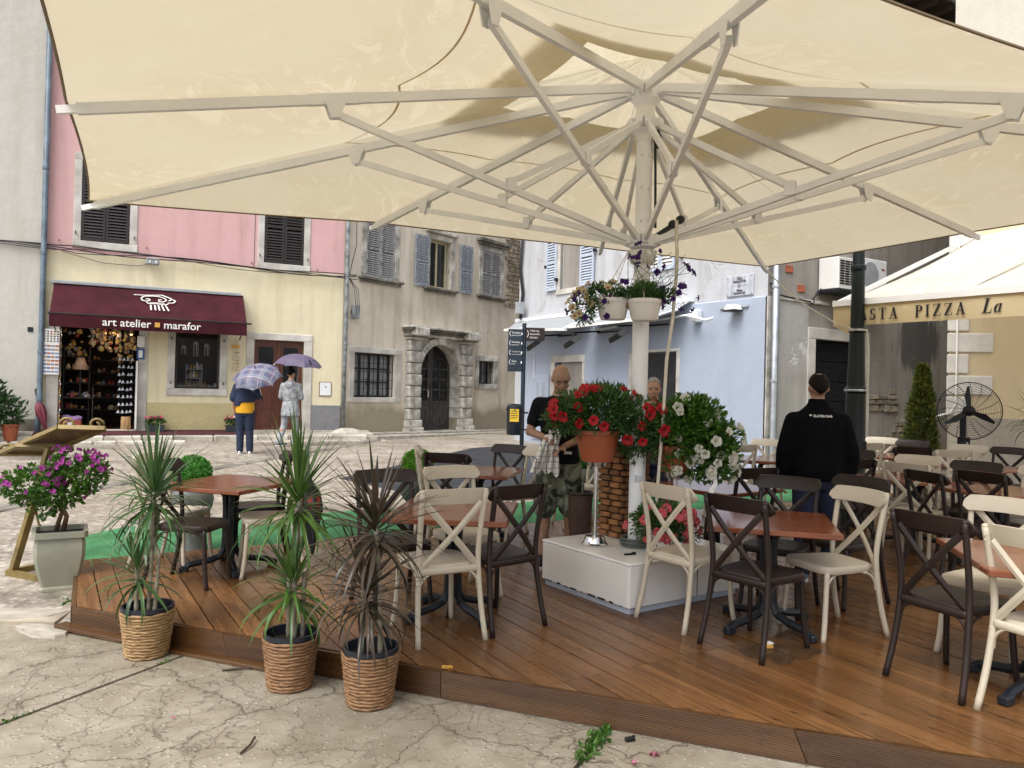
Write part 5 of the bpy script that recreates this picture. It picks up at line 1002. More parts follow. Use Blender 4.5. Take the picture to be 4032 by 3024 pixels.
for r_ in range(15):
    for face in range(4):
        for j in (0, 1):
            u = -0.066 + j * 0.132 + (0.03 if r_ % 2 else -0.03) * (1 if j == 0 else 1) * 0.5; a = face * math.pi / 2
            place('brick', random.choice(bms), pil, (math.cos(a) * u - math.sin(a) * -0.13, math.sin(a) * u + math.cos(a) * -0.13, 0.026 + r_ * 0.049), (0, 0, a))
def steel_stand(label, loc, h):
    t = thing('flower_stand', label, 'stand', loc, 0, 'steel pedestal stands on the white box')
    MB().lathe([(0.095, 0), (0.10, 0.012), (0.088, 0.022), (0.075, 0.06), (0.07, 0.068), (0.022, 0.072), (0.0, 0.072)], 28).build('base', MAT['steel'], t, smooth=True, angle=30); MB().tube([(0, 0, 0.07), (0, 0, h - 0.06)], 0.017, 14).build('stem', MAT['steel'], t, smooth=True, angle=40); MB().lathe([(0.02, h - 0.065), (0.075, h - 0.055), (0.085, h - 0.012), (0.09, h), (0.08, h), (0.07, h - 0.04), (0.0, h - 0.045)], 28).build('dish', MAT['steel'], t, smooth=True, angle=40)
    return t
steel_stand('polished steel stand under the red petunia pot', (0.65, 5.80, BT), 0.65); steel_stand('polished steel stand under the white petunia pot', (1.245, 5.80, BT), 0.575)
tl_ = thing('black_clip', 'small black wedge lying on the white box lid', 'clip', (0.865, 5.47, BT + 0.001), R(15)); MB().prism([(-0.045, -0.012), (0.045, -0.006), (0.045, 0.012), (-0.045, 0.0)], 0, 0.012).build('wedge', MAT['black'], tl_); MB().b2((0.02, -0.004, 0.0125), (0.045, 0.008, 0.02)).build('grip', MAT['black'], tl_)
hs_ = thing('hose_coil', 'coiled grey hose round the parasol foot', 'hose', (0.969, 5.80, BT), 0); 
for k in range(3): MB().tube([((0.115 + 0.008 * (k % 2)) * math.cos(a) , (0.115 + 0.008 * (k % 2)) * math.sin(a), 0.014 + 0.022 * k) for a in [2 * math.pi * q / 24 for q in range(24)]], 0.011, 6, closed=True).build('loop', MAT['grey_hose'] if 'grey_hose' in MAT else MAT.setdefault('grey_hose', pm('grey_hose', (0.10, 0.11, 0.10), 0.5, 0.1, 8)), hs_, smooth=True)
stk = thing('pole_sticker', 'small silver stickers on the white pole above the hose', 'sticker', (0.969, 5.85, 0)); 
for sx in (-0.018, 0.014): MB().b2((sx - 0.013, -0.0645, 0.98), (sx + 0.013, -0.063, 1.03)).build('sticker', MAT['galv'], stk)

# ------------------------------------------------------------------ tables and chairs
def make_table():
    t = thing('bistro_table', 'x', 'table'); H = 0.70; w, d = 0.39, 0.43
    MB().box((0, 0, H - 0.0175), (2 * w, 2 * d, 0.035), b=0.006).build('tabletop', MAT['tabletop'], t)
    for k in range(4):
        a = R(45) + k * math.pi / 2; c, s_ = math.cos(a), math.sin(a)
        pts = [(0.34, 0.03), (0.30, 0.055), (0.16, 0.075), (0.08, 0.10), (0.045, 0.16), (0.038, 0.26), (0.036, 0.50), (0.045, 0.59), (0.09, 0.645), (0.20, 0.66)]
        leg = MB().tube([(c * r, s_ * r, z) for r, z in pts], 0.026, 6).build('leg', MAT['iron'], t); MB().box((c * 0.34, s_ * 0.34, 0.025), (0.075, 0.055, 0.05), rz=a, b=0.01).build('foot', MAT['iron'], leg)
    return t
def make_chair(name, label, mat, seatm):
    t = thing(name, label, 'chair', group='cross-back chairs on the terrace')
    def sm(pts, n=3):                                  # Catmull-Rom smoothing
        o = []; P = [Vector(p) for p in pts]; P = [P[0]] + P + [P[-1]]
        for i in range(1, len(P) - 2):
            for k in range(n):
                u = k / n; o.append(0.5 * ((2 * P[i]) + (-P[i - 1] + P[i + 1]) * u + (2 * P[i - 1] - 5 * P[i] + 4 * P[i + 1] - P[i + 2]) * u * u + (-P[i - 1] + 3 * P[i] - 3 * P[i + 1] + P[i + 2]) * u ** 3))
        return o + [P[-1]]
    for sg in (-1, 1):
        p = sm([(sg * 0.215, -0.285, 0.0), (sg * 0.203, -0.235, 0.20), (sg * 0.193, -0.205, 0.42), (sg * 0.192, -0.205, 0.56), (sg * 0.197, -0.235, 0.74), (sg * 0.203, -0.268, 0.895)])
        leg = MB().tube(p, [0.017] * (len(p) - 1) + [0.015], 10).ell((sg * 0.203, -0.268, 0.897), (0.017, 0.017, 0.014), nu=8, nv=4).build('rear_leg', mat, t, smooth=True)
        for z in (0.83, 0.855, 0.40): MB().ell((sg * (0.199 if z > 0.5 else 0.194), -0.277 if z > 0.84 else (-0.272 if z > 0.5 else -0.224), z), (0.006, 0.005, 0.006), nu=6, nv=4).build('rivet', mat, leg)
        p = sm([(sg * 0.180, 0.165, 0.425), (sg * 0.182, 0.172, 0.30), (sg * 0.19, 0.185, 0.12), (sg * 0.202, 0.205, 0.0)])
        MB().tube(p, 0.0165, 10).build('front_leg', mat, t, smooth=True)
        # bent brackets under the seat
        MB().tube([(sg * (0.105 + 0.088 * math.cos(a)), -0.214, 0.300 + 0.112 * math.sin(a)) for a in [math.pi / 2 * k / 6 for k in range(7)]], 0.008, 6).build('bracket', mat, t); MB().tube([(sg * 0.19, -0.105 - 0.10 * math.cos(a), 0.300 + 0.112 * math.sin(a)) for a in [math.pi / 2 * k / 6 for k in range(7)]], 0.008, 6).build('bracket', mat, t); MB().tube([(sg * 0.182, 0.068 + 0.10 * math.cos(a), 0.300 + 0.112 * math.sin(a)) for a in [math.pi / 2 * k / 6 for k in range(7)]], 0.008, 6).build('bracket', mat, t)
    # seat: rounded trapezoid, dished, with a deep rim
    n = 32; ring = []
    for k in range(n):
        a = 2 * math.pi * k / n; ca, sa = math.cos(a), math.sin(a); e = 0.42
        x = math.copysign(abs(ca) ** e, ca); y = math.copysign(abs(sa) ** e, sa); wd = 0.205 + 0.016 * y; ring.append((x * wd, y * 0.208 - 0.004))
    vs = []; fs = []
    for (f, z) in ((0.97, 0.412), (1.0, 0.425), (1.0, 0.448), (0.975, 0.458), (0.90, 0.459), (0.55, 0.452), (0.0, 0.449)):
        for (x, y) in ring: vs.append((x * f, y * f, z))
    for j in range(6):
        for k in range(n): fs.append((j * n + k, j * n + (k + 1) % n, (j + 1) * n + (k + 1) % n, (j + 1) * n + k))
    fs.append(tuple(range(n - 1, -1, -1)))
    b = MB(); b.add(vs, fs); b.mi = [0 if i < 4 * n or i == len(fs) - 1 else 1 for i in range(len(fs))]; b.build('seat', [mat, seatm], t, smooth=True, angle=50)
    MB().tube([(0.19 * math.sin(u), -0.21 - 0.022 * (1 - (u / 1.5) ** 2) * 0 - 0.012 * math.cos(u), 0.425) for u in [-1.45 + 2.9 * k / 10 for k in range(11)]], (0.008, 0.022), 8).build('seat_rail', mat, t, smooth=True)
    # crest rail, bowed back, rounded ends
    vs = []; fs = []; m_ = 18
    for k in range(m_ + 1):
        u = -1 + 2 * k / m_; x = u * 0.232; yb = -0.252 + 0.030 * u * u * 1.3 - 0.012; hh = 0.047 * (1 - max(0, (abs(u) - 0.86) / 0.14) ** 2 * 0.55); zc = 0.868 - 0.006 * u * u
        for (dy, dz) in ((-0.010, -1), (0.012, -1), (0.016, 0), (0.004, 1), (-0.016, 1), (-0.016, 0)): vs.append((x, yb + dy - dz * 0.012, zc + dz * hh))
    for k in range(m_):
        for j in range(6): fs.append((k * 6 + j, (k + 1) * 6 + j, (k + 1) * 6 + (j + 1) % 6, k * 6 + (j + 1) % 6))
    fs += [tuple(range(6)), tuple(m_ * 6 + j for j in range(5, -1, -1))]; MB().add(vs, fs).build('crest_rail', mat, t, smooth=True, angle=60)
    for sg in (-1, 1):
        p = [(sg * (0.178 - 0.356 * u), -0.205 - 0.052 * u - 0.018 * math.sin(math.pi * u) + sg * 0.004, 0.445 + 0.385 * u) for u in [k / 8 for k in range(9)]]; cs = MB()
        for k in range(8): pass
        cs.tube(p, (0.020, 0.0065), 4, sq=False, up=(0, 1, 0)); cs.build('cross_slat', mat, t)
    MB().ell((0, -0.258, 0.637), (0.009, 0.006, 0.009), nu=8, nv=5).build('rivet', mat, t)
    return t
tb0 = make_table()
TABLES = [((-2.26, 6.25), -17, 'table nearest the menu easel, beside the left dracaena'), ((-0.36, 5.12), -5, 'table behind the purple-leaved dracaena, left of the white box'), ((-0.32, 7.58), -12, 'table at the deck back left of the person in shorts'), ((1.70, 5.02), -15, 'table above the puddle, right of the white box'), ((1.80, 6.78), 38, 'table behind the white petunias reflecting the sky'), ((2.78, 4.0), -14, 'table at the lower right edge of the picture'),
          ((3.16, 9.84), -15, 'table against the blue wall left of the steel downpipe'), ((4.16, 7.90), -72, 'table just right of the person in black sweater, in the long row'), ((4.46, 6.97), -72, 'table at the right edge, near end of the long row'), ((5.5, 10.75), -25, 'table farthest back, right of the lamp post'), ((5.75, 9.35), -65, 'table in front of the standing fan')]
for i, (p, a, d) in enumerate(TABLES):
    lab = 'reddish wooden bistro ' + d
    if i == 0: tb = tb0; tb.location = (*p, DZ); tb.rotation_euler = (0, 0, R(a)); tb['label'] = lab; tb['group'] = 'bistro tables on the terrace'
    else: dup(tb0, (*p, DZ), R(a), lab)
CR = make_chair('cross_back_chair', 'x', MAT['cream'], MAT['cream']); DK = make_chair('cross_back_chair', 'x', MAT['brown'], MAT['brown'])
# (rail centre, facing angle, colour, words); the chair origin lies 0.245 m in front of its rail
CH = [((-0.33, 4.55), 118, 'c', 'nearest cream chair, its back to us, behind the purple-leaved dracaena'), ((0.06, 4.83), 130, 'd', 'dark brown chair left of the white box, its back to us'), ((-0.45, 5.85), -58, 'c', 'cream chair facing us across the table left of the white box'), ((-0.89, 5.5), -62, 'd', 'dark brown chair behind the leaves of the purple dracaena'),
      ((-0.92, 7.72), 5, 'c', 'cream chair in front of the middle ball topiary'), ((-0.58, 7.0), 75, 'd', 'dark brown chair, back to us, right of the middle topiary'), ((0.0, 8.22), -125, 'd', 'dark brown chair left of the person in camouflage shorts, facing us'), ((0.27, 7.9), 208, 'c', 'cream chair half hidden behind the checked cloth'), ((0.98, 8.62), 195, 'c', 'cream chair behind the red petunia pot'),
      ((-2.60, 5.80), -5, 'd', 'dark brown chair behind the left dracaena, facing right'), ((-2.96, 6.36), -10, 'c', 'cream chair nearest the bougainvillea, beyond the dark one'), ((-1.96, 6.75), 203, 'd', 'dark brown chair left of the folded umbrella'), ((-1.70, 6.25), 203, 'c', 'cream chair with the folded umbrella hung on its back'),
      ((1.02, 5.0), 34, 'c', 'cream chair in front of the pink petunias'), ((1.33, 4.5), 38, 'd', 'dark brown chair, back to us, on the puddle'), ((2.30, 5.05), 199, 'c', 'cream chair right of the puddle table, facing left'), ((2.05, 5.66), 235, 'd', 'dark brown chair facing us before the person in black sweater'), ((2.02, 6.30), 112, 'd', 'dark brown chair at the left elbow of the person in black sweater'),
      ((2.75, 9.15), 112, 'c', 'cream chair just right of the white petunias'), ((3.48, 10.4), -135, 'c', 'cream chair against the steel downpipe'), ((2.66, 5.82), 210, 'd', 'dark brown chair right of the person in black sweater, half hidden by a cream one'), ((5.6, 11.6), -128, 'c', 'cream chair farthest back, right of the lamp post'), ((4.72, 10.1), 108, 'c', 'cream chair at the foot of the lamp post, back to us'), ((5.75, 11.0), -140, 'd', 'dark brown chair left of the conifer'),
      ((4.95, 9.45), 75, 'd', 'dark brown chair, back to us, in front of the conifer'), ((4.3, 8.1), -138, 'c', 'cream chair facing us at the long row, left of the fan'), ((5.25, 9.1), 84, 'c', 'cream chair, back to us, below the fan'), ((6.08, 10.2), -140, 'c', 'cream chair behind, right under the fan head'), ((6.42, 9.88), -145, 'd', 'dark brown chair right of the fan stand'), ((4.55, 7.5), -138, 'd', 'dark brown chair facing us in the long row, below the fan'),
      ((3.66, 7.1), 42, 'c', 'cream chair, back to us, middle of the right half'), ((3.43, 6.36), 12, 'd', 'dark brown chair turned sideways behind the near dark chair'), ((3.94, 6.43), 28, 'd', 'dark brown chair, back to us, at the long row on the right'), ((2.20, 4.02), 26, 'd', 'large dark brown chair at the lower right, back to us'), ((3.05, 4.72), 218, 'c', 'cream chair at the right edge facing left'), ((2.43, 3.58), 25, 'c', 'cream chair cut by the lower right edge'),
      ((3.9, 8.75), -112, 'd', 'dark brown chair at the right shoulder of the person in black sweater'), ((3.32, 7.42), 96, 'd', 'dark brown chair, back to us, right beside the person in black sweater'), ((4.95, 7.1), 208, 'c', 'cream chair cut by the right edge behind the dark ones'), ((1.38, 7.42), -75, 'd', 'dark brown chair behind the parasol pole')]
first = {}
for (rx, ry), ph_, c, lab in CH:
    f = R(ph_); o = (rx + math.cos(f) * 0.245, ry + math.sin(f) * 0.245, DZ); src = CR if c == 'c' else DK
    lab2 = lab
    if c not in first: first[c] = 1; src.location = o; src.rotation_euler = (0, 0, f - math.pi / 2); src['label'] = lab2
    else: dup(src, o, f - math.pi / 2, lab2)
# wedges and wet paper under the pedestal feet, puddle on the boards
wt = glass_mat('water_film', (0.08, 0.06, 0.04), 0.80)
def puddle(label, c, rx, ry, ang, seed):
    rr = random.Random(seed); n = 40; ring = []
    for k in range(n):
        a = 2 * math.pi * k / n; f = 0.75 + 0.45 * noise.noise((math.cos(a) * 1.6 + seed, math.sin(a) * 1.6, 0.3)); ring.append((c[0] + (math.cos(a) * rx * f) * math.cos(ang) - math.sin(a) * ry * f * math.sin(ang), c[1] + math.cos(a) * rx * f * math.sin(ang) + math.sin(a) * ry * f * math.cos(ang)))
    tag(MB().prism(ring, DZ + 0.0015, DZ + 0.0042).build('puddle', wt), label, kind='structure')
puddle('puddle on the deck under the front table', (1.62, 4.52), 0.30, 0.22, 0.4, 2); puddle('puddle film at the table foot', (1.86, 4.86), 0.22, 0.12, 0.2, 5)
shim = thing('shim', 'wooden shim under the foot of the puddle table', 'shim', (1.56, 4.60, DZ)); MB().box((0, 0, 0.014), (0.06, 0.05, 0.018), b=0.002).build('block', MAT['amber'], shim); MB().box((0.01, 0.01, 0.0275), (0.05, 0.04, 0.008), rz=0.3, b=0.001).build('wedge', MAT['lettering'], shim)

# folded umbrella hung on the cream chair back
def folded_umbrella(label, loc, rz, h, mat, tilt=(0, 0), handle=True, band=None):
    t = thing('folded_umbrella', label, 'umbrella', loc, rz); t.rotation_euler = (tilt[0], tilt[1], rz); prof = [(0.0, 0.0), (0.012, 0.02), (0.05, h * 0.3), (0.10, h * 0.62), (0.085, h * 0.78), (0.03, h * 0.9), (0.012, h)]
    b = MB(); n = 32; vs = []; fs = []
    for (r, z) in prof:
        for k in range(n):
            a = 2 * math.pi * k / n; f = 0.72 + 0.38 * abs(math.sin(a * 4)); vs.append((r * f * math.cos(a), r * f * math.sin(a), z + (0.04 * math.cos(a * 8) if 0.5 < z / h < 0.85 else 0)))
    for j in range(len(prof) - 1):
        for k in range(n): fs.append((j * n + k, j * n + (k + 1) % n, (j + 1) * n + (k + 1) % n, (j + 1) * n + k))
    b.add(vs, fs).build('cloth', mat, t, smooth=True)
    if band: MB().lathe([(0.075, h * 0.55), (0.098, h * 0.62), (0.092, h * 0.70)], 24).build('red_gore', band, t)
    MB().tube([(0, 0, h), (0, 0, h + 0.12)], 0.006, 6).build('shaft', MAT['steel'], t)
    if handle: MB().tube([(0, 0, h + 0.05), (0, 0, h + 0.16)] + [(0.045 - 0.045 * math.cos(a), 0, h + 0.16 + 0.045 * math.sin(a)) for a in [math.pi * k / 8 for k in range(9)]] + [(0.09, 0, h + 0.12)], 0.011, 8).build('handle', MAT['black'], t, smooth=True)
    return t
folded_umbrella('black folded umbrella with red gore hung on a cream chair', (-1.56, 6.16, DZ + 0.14), R(150), 0.66, pm('black_umbrella_cloth', (0.012, 0.012, 0.018), 0.5, 0.3, 8), (R(10), R(16)), True, pm('red_gore', (0.30, 0.03, 0.025), 0.6))
folded_umbrella('burgundy folded umbrella leaning on the shop corner', (PINK[0] - 6.22 * math.cos(PRZ) + 0.12, PINK[1] - 6.22 * math.sin(PRZ) - 0.32, 0.50), 0, 0.78, pm('burgundy_cloth', (0.15, 0.016, 0.035), 0.6, 0.3, 8), (R(-8), R(-22)), True)

# ------------------------------------------------------------------ lamp post, fan, signpost, bin
lp = thing('lamp_post', 'dark green iron lamp post rising behind the tables', 'lamp post', (4.05, 9.05, DZ))
pg = pm('bottle_green_iron', (0.006, 0.010, 0.009), 0.4, 0.3, 8, spec=0.3); MB().lathe([(0.15, 0), (0.15, 0.25), (0.12, 0.32), (0.108, 1.55), (0.125, 1.57), (0.125, 1.61), (0.10, 1.64), (0.084, 2.26), (0.10, 2.28), (0.10, 2.31), (0.078, 2.33), (0.072, 2.99), (0.09, 3.01), (0.09, 3.05), (0.068, 3.07), (0.06, 5.0)], 18).build('shaft', pg, lp, smooth=True, angle=30)
MB().tube([(0.0, 0, 5.0), (0.0, 0, 5.1)], 0.09, 12).build('collar', pg, lp); MB().lathe([(0.06, 5.1), (0.17, 5.22), (0.17, 5.52), (0.05, 5.66), (0, 5.7)], 8).build('lantern', pg, lp); MB().b2((0.03, -0.11, 0.88), (0.09, -0.085, 1.0), 0.005).build('socket_box', MAT['black'], lp)
for z in (1.59, 2.295): MB().lathe([(0.128 if z < 2 else 0.102, -0.012), (0.131 if z < 2 else 0.105, 0), (0.128 if z < 2 else 0.102, 0.012)], 18).build('ring', MAT['galv'], lp, loc=(0, 0, z))
fn = thing('standing_fan', 'black standing fan with round wire guard before the yellow house', 'fan', (6.19, 10.4, DZ))
fc = Vector((0, 0, 1.36)); fr = 0.385
ffr = Matrix.Rotation(R(-24), 4, 'Z')
fanroot_pts = lambda r, y, n=40: [tuple(ffr @ Vector((r * math.cos(2 * math.pi * k / n), y, r * math.sin(2 * math.pi * k / n))) + fc) for k in range(n)]
MB().tube(fanroot_pts(fr, 0), 0.008, 6, closed=True).build('guard_rim', MAT['black'], fn)
gd = MB()
for k in range(11):
    r_ = fr * (0.16 + 0.078 * k); gd.tube(fanroot_pts(r_, -0.09 * (1 - (r_ / fr) ** 2) - 0.01, 36), 0.0018, 3, closed=True); 
for k in range(11):
    r_ = fr * (0.16 + 0.078 * k); gd.tube(fanroot_pts(r_, 0.09 * (1 - (r_ / fr) ** 2) + 0.01, 36), 0.0018, 3, closed=True)
for k in range(16):
    a = 2 * math.pi * k / 16
    for sg in (-1, 1): gd.tube([tuple(ffr @ Vector((fr * u * math.cos(a + 0.4 * u), sg * (0.09 * (1 - u * u) + 0.01), fr * u * math.sin(a + 0.4 * u))) + fc) for u in (0.14, 0.4, 0.7, 1.0)], 0.0025, 3)
tag(gd.build('wire_guard', MAT['black'], fn), kind='stuff')
for k in range(3):
    a = R(92) + k * 2 * math.pi / 3; d_ = Vector((math.cos(a), 0, math.sin(a))); q = Vector((-math.sin(a), 0, math.cos(a))); pts = [d_ * 0.05 + q * 0.03 + Vector((0, -0.02, 0)), d_ * 0.2 + q * 0.055 + Vector((0, -0.03, 0)), d_ * 0.33 + q * 0.02 + Vector((0, -0.015, 0)), d_ * 0.34 - q * 0.012 + Vector((0, 0.01, 0)), d_ * 0.2 - q * 0.025 + Vector((0, 0.02, 0)), d_ * 0.05 - q * 0.03 + Vector((0, 0.02, 0))]
    P_ = [ffr @ p + fc for p in pts]; MB().add(P_ + [p + ffr @ Vector((0, 0.005, 0)) for p in P_], [tuple(range(6)), tuple(range(11, 5, -1))] + [((i + 1) % 6, i, 6 + i, 6 + (i + 1) % 6) for i in range(6)]).build('blade', MAT['iron'], fn)
MB().lathe([(0.0, -0.06), (0.06, -0.055), (0.075, 0.0), (0.07, 0.12), (0.04, 0.17), (0, 0.17)], 18).build('motor', MAT['black'], fn, loc=fc, rot=(R(-90), 0, R(-24)), smooth=True); MB().b2((-0.03, 0.1, 0.75), (0.03, 0.17, 1.33), 0.008).build('post', MAT['black'], fn); cbx = MB().b2((-0.055, 0.04, 0.70), (0.055, 0.18, 1.0), 0.01).build('control_box', MAT['black'], fn)
for (x, z) in ((-0.02, 0.86), (0.02, 0.86), (0.0, 0.92)): MB().lathe([(0.012, 0), (0.012, 0.012), (0, 0.014)], 8).build('knob', MAT['galv'], cbx, loc=(x, 0.04, z), rot=(R(90), 0, 0))
MB().tube([(0, 0.13, 0.05), (0, 0.13, 0.72)], 0.022, 10).build('lower_post', MAT['black'], fn); MB().lathe([(0.22, 0), (0.22, 0.02), (0.05, 0.05), (0, 0.05)], 24).build('foot', MAT['black'], fn, loc=(0, 0.13, 0))
sp = thing('signpost', 'dark blue signpost with direction boards beside the blue house', 'signpost', (0.25, 17.4, 0.33), 0)
navy = pm('signpost_blue', (0.013, 0.024, 0.040), 0.4, 0.15, 6); MB().tube([(0, 0, 0), (0, 0, 2.82)], 0.048, 14).build('post', navy, sp, smooth=True, angle=40); MB().lathe([(0.10, 0), (0.10, 0.03), (0.05, 0.04)], 16).build('base_plate', navy, sp)
bd = MB().b2((-0.36, -0.075, 1.72), (-0.03, -0.045, 2.68), 0.006).build('sign_board', navy, sp); bd2 = MB().b2((0.03, -0.075, 2.42), (0.46, -0.045, 2.72), 0.006).build('sign_board', MAT['brown'], sp)
for k, (a, b_) in enumerate((('Kostijan', 'Jewelry store'), ('Holiday', 'Restaurant'), ('Art Atelier Rocco', 'Art Shop & Gallery'), ('Gina', 'Frizer'))):
    z = 2.60 - k * 0.215
    for tx, sz, dz in ((a, 0.058 if len(a) < 10 else 0.034, 0), (b_, 0.038 if len(b_) < 14 else 0.029, -0.06)): place('lettering', text_mesh(tx, sz, MAT['lettering'], align='LEFT', extrude=0.001), bd, (-0.275, -0.0775, z + dz), (R(90), 0, 0))
    MB().tube([(-0.30, -0.078, z + 0.04), (-0.33, -0.078, z - 0.02), (-0.30, -0.078, z - 0.08)], 0.006, 4).build('arrow', MAT['lettering'], bd); MB().b2((-0.065, -0.079, z - 0.05), (-0.04, -0.0755, z + 0.0)).build('icon', MAT['lettering'], bd)
for k, tx in enumerate(('Veliki trg', 'Romanika', 'Euterpa')): place('lettering', text_mesh(tx, 0.055, MAT['lettering'], align='LEFT', extrude=0.001), bd2, (0.13, -0.0775, 2.65 - 0.075 * k), (R(90), 0, 0))
MB().tube([(0.07, -0.078, 2.66), (0.10, -0.078, 2.58), (0.07, -0.078, 2.50)], 0.007, 4).build('arrow', MAT['lettering'], bd2)
bn = thing('litter_bin', 'dark litter bin with yellow label fixed to the signpost', 'litter bin', (0.08, 17.28, 0.33)); MB().lathe([(0.17, 0.30), (0.18, 0.32), (0.19, 0.92), (0.185, 0.95), (0.12, 0.99), (0.0, 1.0)], 20).build('drum', MAT['iron'], bn, smooth=True, angle=35); MB().lathe([(0.196, 0.84), (0.2, 0.86), (0.196, 0.90)], 20).build('rim', MAT['iron'], bn)
MB().b2((-0.11, -0.197, 0.60), (0.09, -0.186, 0.88), 0.002).build('yellow_label', pm('yellow_label', (0.70, 0.46, 0.03), 0.5, 0.05), bn)
for k in range(4): MB().b2((-0.09, -0.2, 0.83 - 0.05 * k), (0.07 - 0.02 * (k % 2), -0.1975, 0.845 - 0.05 * k)).build('print_line', MAT['ink'], bn)
for z in (0.40, 0.78): MB().b2((0.16, -0.02, z), (0.30, 0.03, z + 0.04), 0.004).build('bracket', MAT['iron'], bn)

# ------------------------------------------------------------------ gold menu easel
me_ = thing('menu_easel', 'gold painted menu lectern with scrolled corners at the left edge', 'easel', (0, 0, 0))
TLc, TRc, BLc = Vector((-3.45, 5.88, 1.29)), Vector((-3.13, 5.98, 1.27)), Vector((-4.07, 6.20, 1.08)); TLc, TRc, BLc = Vector((-3.44, 5.85, 1.287)), Vector((-3.14, 5.95, 1.28)), Vector((-4.05, 6.10, 1.055))
ex = (TRc - TLc); ey = (BLc - TLc); nz_ = ex.cross(ey).normalized(); nz_ = nz_ if nz_.z > 0 else -nz_
BRc = TLc + ex + ey
brd = pm('board_back', (0.17, 0.105, 0.055), 0.55, 0.35, 4, 0.3, 30, stretch=(5, 1, 1)); MB().add([TLc, TRc, BRc, BLc] + [p + nz_ * 0.012 for p in (TLc, TRc, BRc, BLc)], [(0, 1, 2, 3), (7, 6, 5, 4), (0, 4, 5, 1), (1, 5, 6, 2), (2, 6, 7, 3), (3, 7, 4, 0)]).build('board', brd, me_)
for a, b_ in ((TLc, TRc), (TRc, BRc), (BRc, BLc), (BLc, TLc)): MB().beam(a - nz_ * 0.004, b_ - nz_ * 0.004, 0.03, 0.034, up=nz_).build('frame_rail', MAT['gold'], me_)
MB().beam(TLc + ex * 0.5 + ey * 0.60 - ex * 0.62 - nz_ * 0.03, TLc + ex * 0.5 + ey * 0.60 + ex * 0.62 - nz_ * 0.03, 0.05, 0.03, up=nz_).build('cross_bar', MAT['gold'], me_)
pt_ = TLc + ex * 0.55 + ey * 0.55 - nz_ * 0.05; MB().beam(pt_, (-4.03, 6.28, 0.08), 0.05, 0.05).build('post', MAT['gold'], me_)
for a, b_ in (((-4.06, 6.26, 0.07), (-3.55, 6.05, 0.06)), ((-3.55, 6.05, 0.06), (-3.75, 6.7, 0.10)), ((-3.75, 6.7, 0.10), (-4.06, 6.26, 0.07))): MB().beam(a, b_, 0.05, 0.045).build('foot_rail', MAT['gold'], me_)
for c_, dr in ((TLc, -1), (TRc, 1), (BLc, -1), (BRc, 1)):
    e1 = ex.normalized(); up_ = Vector((0, 0, 1)); MB().tube([tuple(c_ + e1 * dr * (-0.06 + 0.055 * math.cos(a) * (1 - a / 11)) + up_ * (0.015 + 0.05 * math.sin(a) * (1 - a / 11) + 0.012)) for a in [0.55 * k for k in range(15)]], (0.008, 0.011), 6).build('scroll', MAT['gold'], me_, smooth=True)
local_tube(me_, 'back_scroll', MAT['gold'], [(-3.86, 6.2, 0.62), (-3.80, 6.18, 0.60), (-3.77, 6.18, 0.48), (-3.70, 6.18, 0.42)], 0.01, 6)
# ------------------------------------------------------------------ plants
rp = random.Random(11)
GREEN = leaf_mat('petunia_leaf', (0.030, 0.085, 0.016), (0.085, 0.19, 0.040)); GREEN2 = leaf_mat('bright_leaf', (0.030, 0.10, 0.010), (0.11, 0.24, 0.03)); DGREEN = leaf_mat('glossy_leaf', (0.012, 0.045, 0.012), (0.045, 0.12, 0.030), 0.3, 0.15); BOXG = leaf_mat('artificial_box_leaf', (0.030, 0.16, 0.020), (0.12, 0.40, 0.06), 0.5, 0.2); LIME = leaf_mat('lime_box_leaf', (0.07, 0.26, 0.012), (0.22, 0.52, 0.04), 0.5, 0.2); CONI = leaf_mat('conifer_scale', (0.045, 0.085, 0.012), (0.19, 0.20, 0.030), 0.6, 0.15)
def leafquad(mb, p, d, n, L, W):
    d = Vector(d).normalized(); x = d.cross(Vector(n)); x = x.normalized() if x.length > 1e-5 else d.orthogonal().normalized(); nn_ = x.cross(d); p = Vector(p)
    a = p; b = p + d * L * 0.45 + x * W / 2 + nn_ * W * 0.12; c = p + d * L; e = p + d * L * 0.45 - x * W / 2 + nn_ * W * 0.12; f = p + d * L * 0.5
    mb.add([a, b, c, e, f], [(0, 1, 4), (1, 2, 4), (2, 3, 4), (3, 0, 4)])
def rdir(r=rp): 
    z = r.uniform(-1, 1); a = r.uniform(0, 6.283); s = math.sqrt(1 - z * z); return Vector((s * math.cos(a), s * math.sin(a), z))
def foliage(parent, mat, blobs, n, L, W, shell=0.5, upb=0.35, name='foliage', jitter=0.35, stuff=True):
    """leaves spread through a set of ellipsoids (centre, radii), denser near their skin; clumps leave gaps"""
    mb = MB(); vol = [b[1][0] * b[1][1] * b[1][2] for b in blobs]; tot = sum(vol)
    for (c, r), v in zip(blobs, vol):
        for _ in range(int(n * v / tot)):
            u = rdir(); rad = (shell + (1 - shell) * rp.random() ** 0.6) * (1 + 0.18 * noise.noise(Vector(c) * 3 + u * 2.2)); p = Vector(c) + Vector((u.x * r[0], u.y * r[1], u.z * r[2])) * rad
            if noise.noise(p * 9) < -0.28: continue
            d = (u + Vector((0, 0, upb)) + rdir() * jitter * 2).normalized(); l = L * rp.uniform(0.6, 1.25); leafquad(mb, p, d, rdir() * 0.7 + u, l, W * rp.uniform(0.7, 1.2))
    o = mb.build(name, mat, parent); tag(o, kind='stuff'); return o
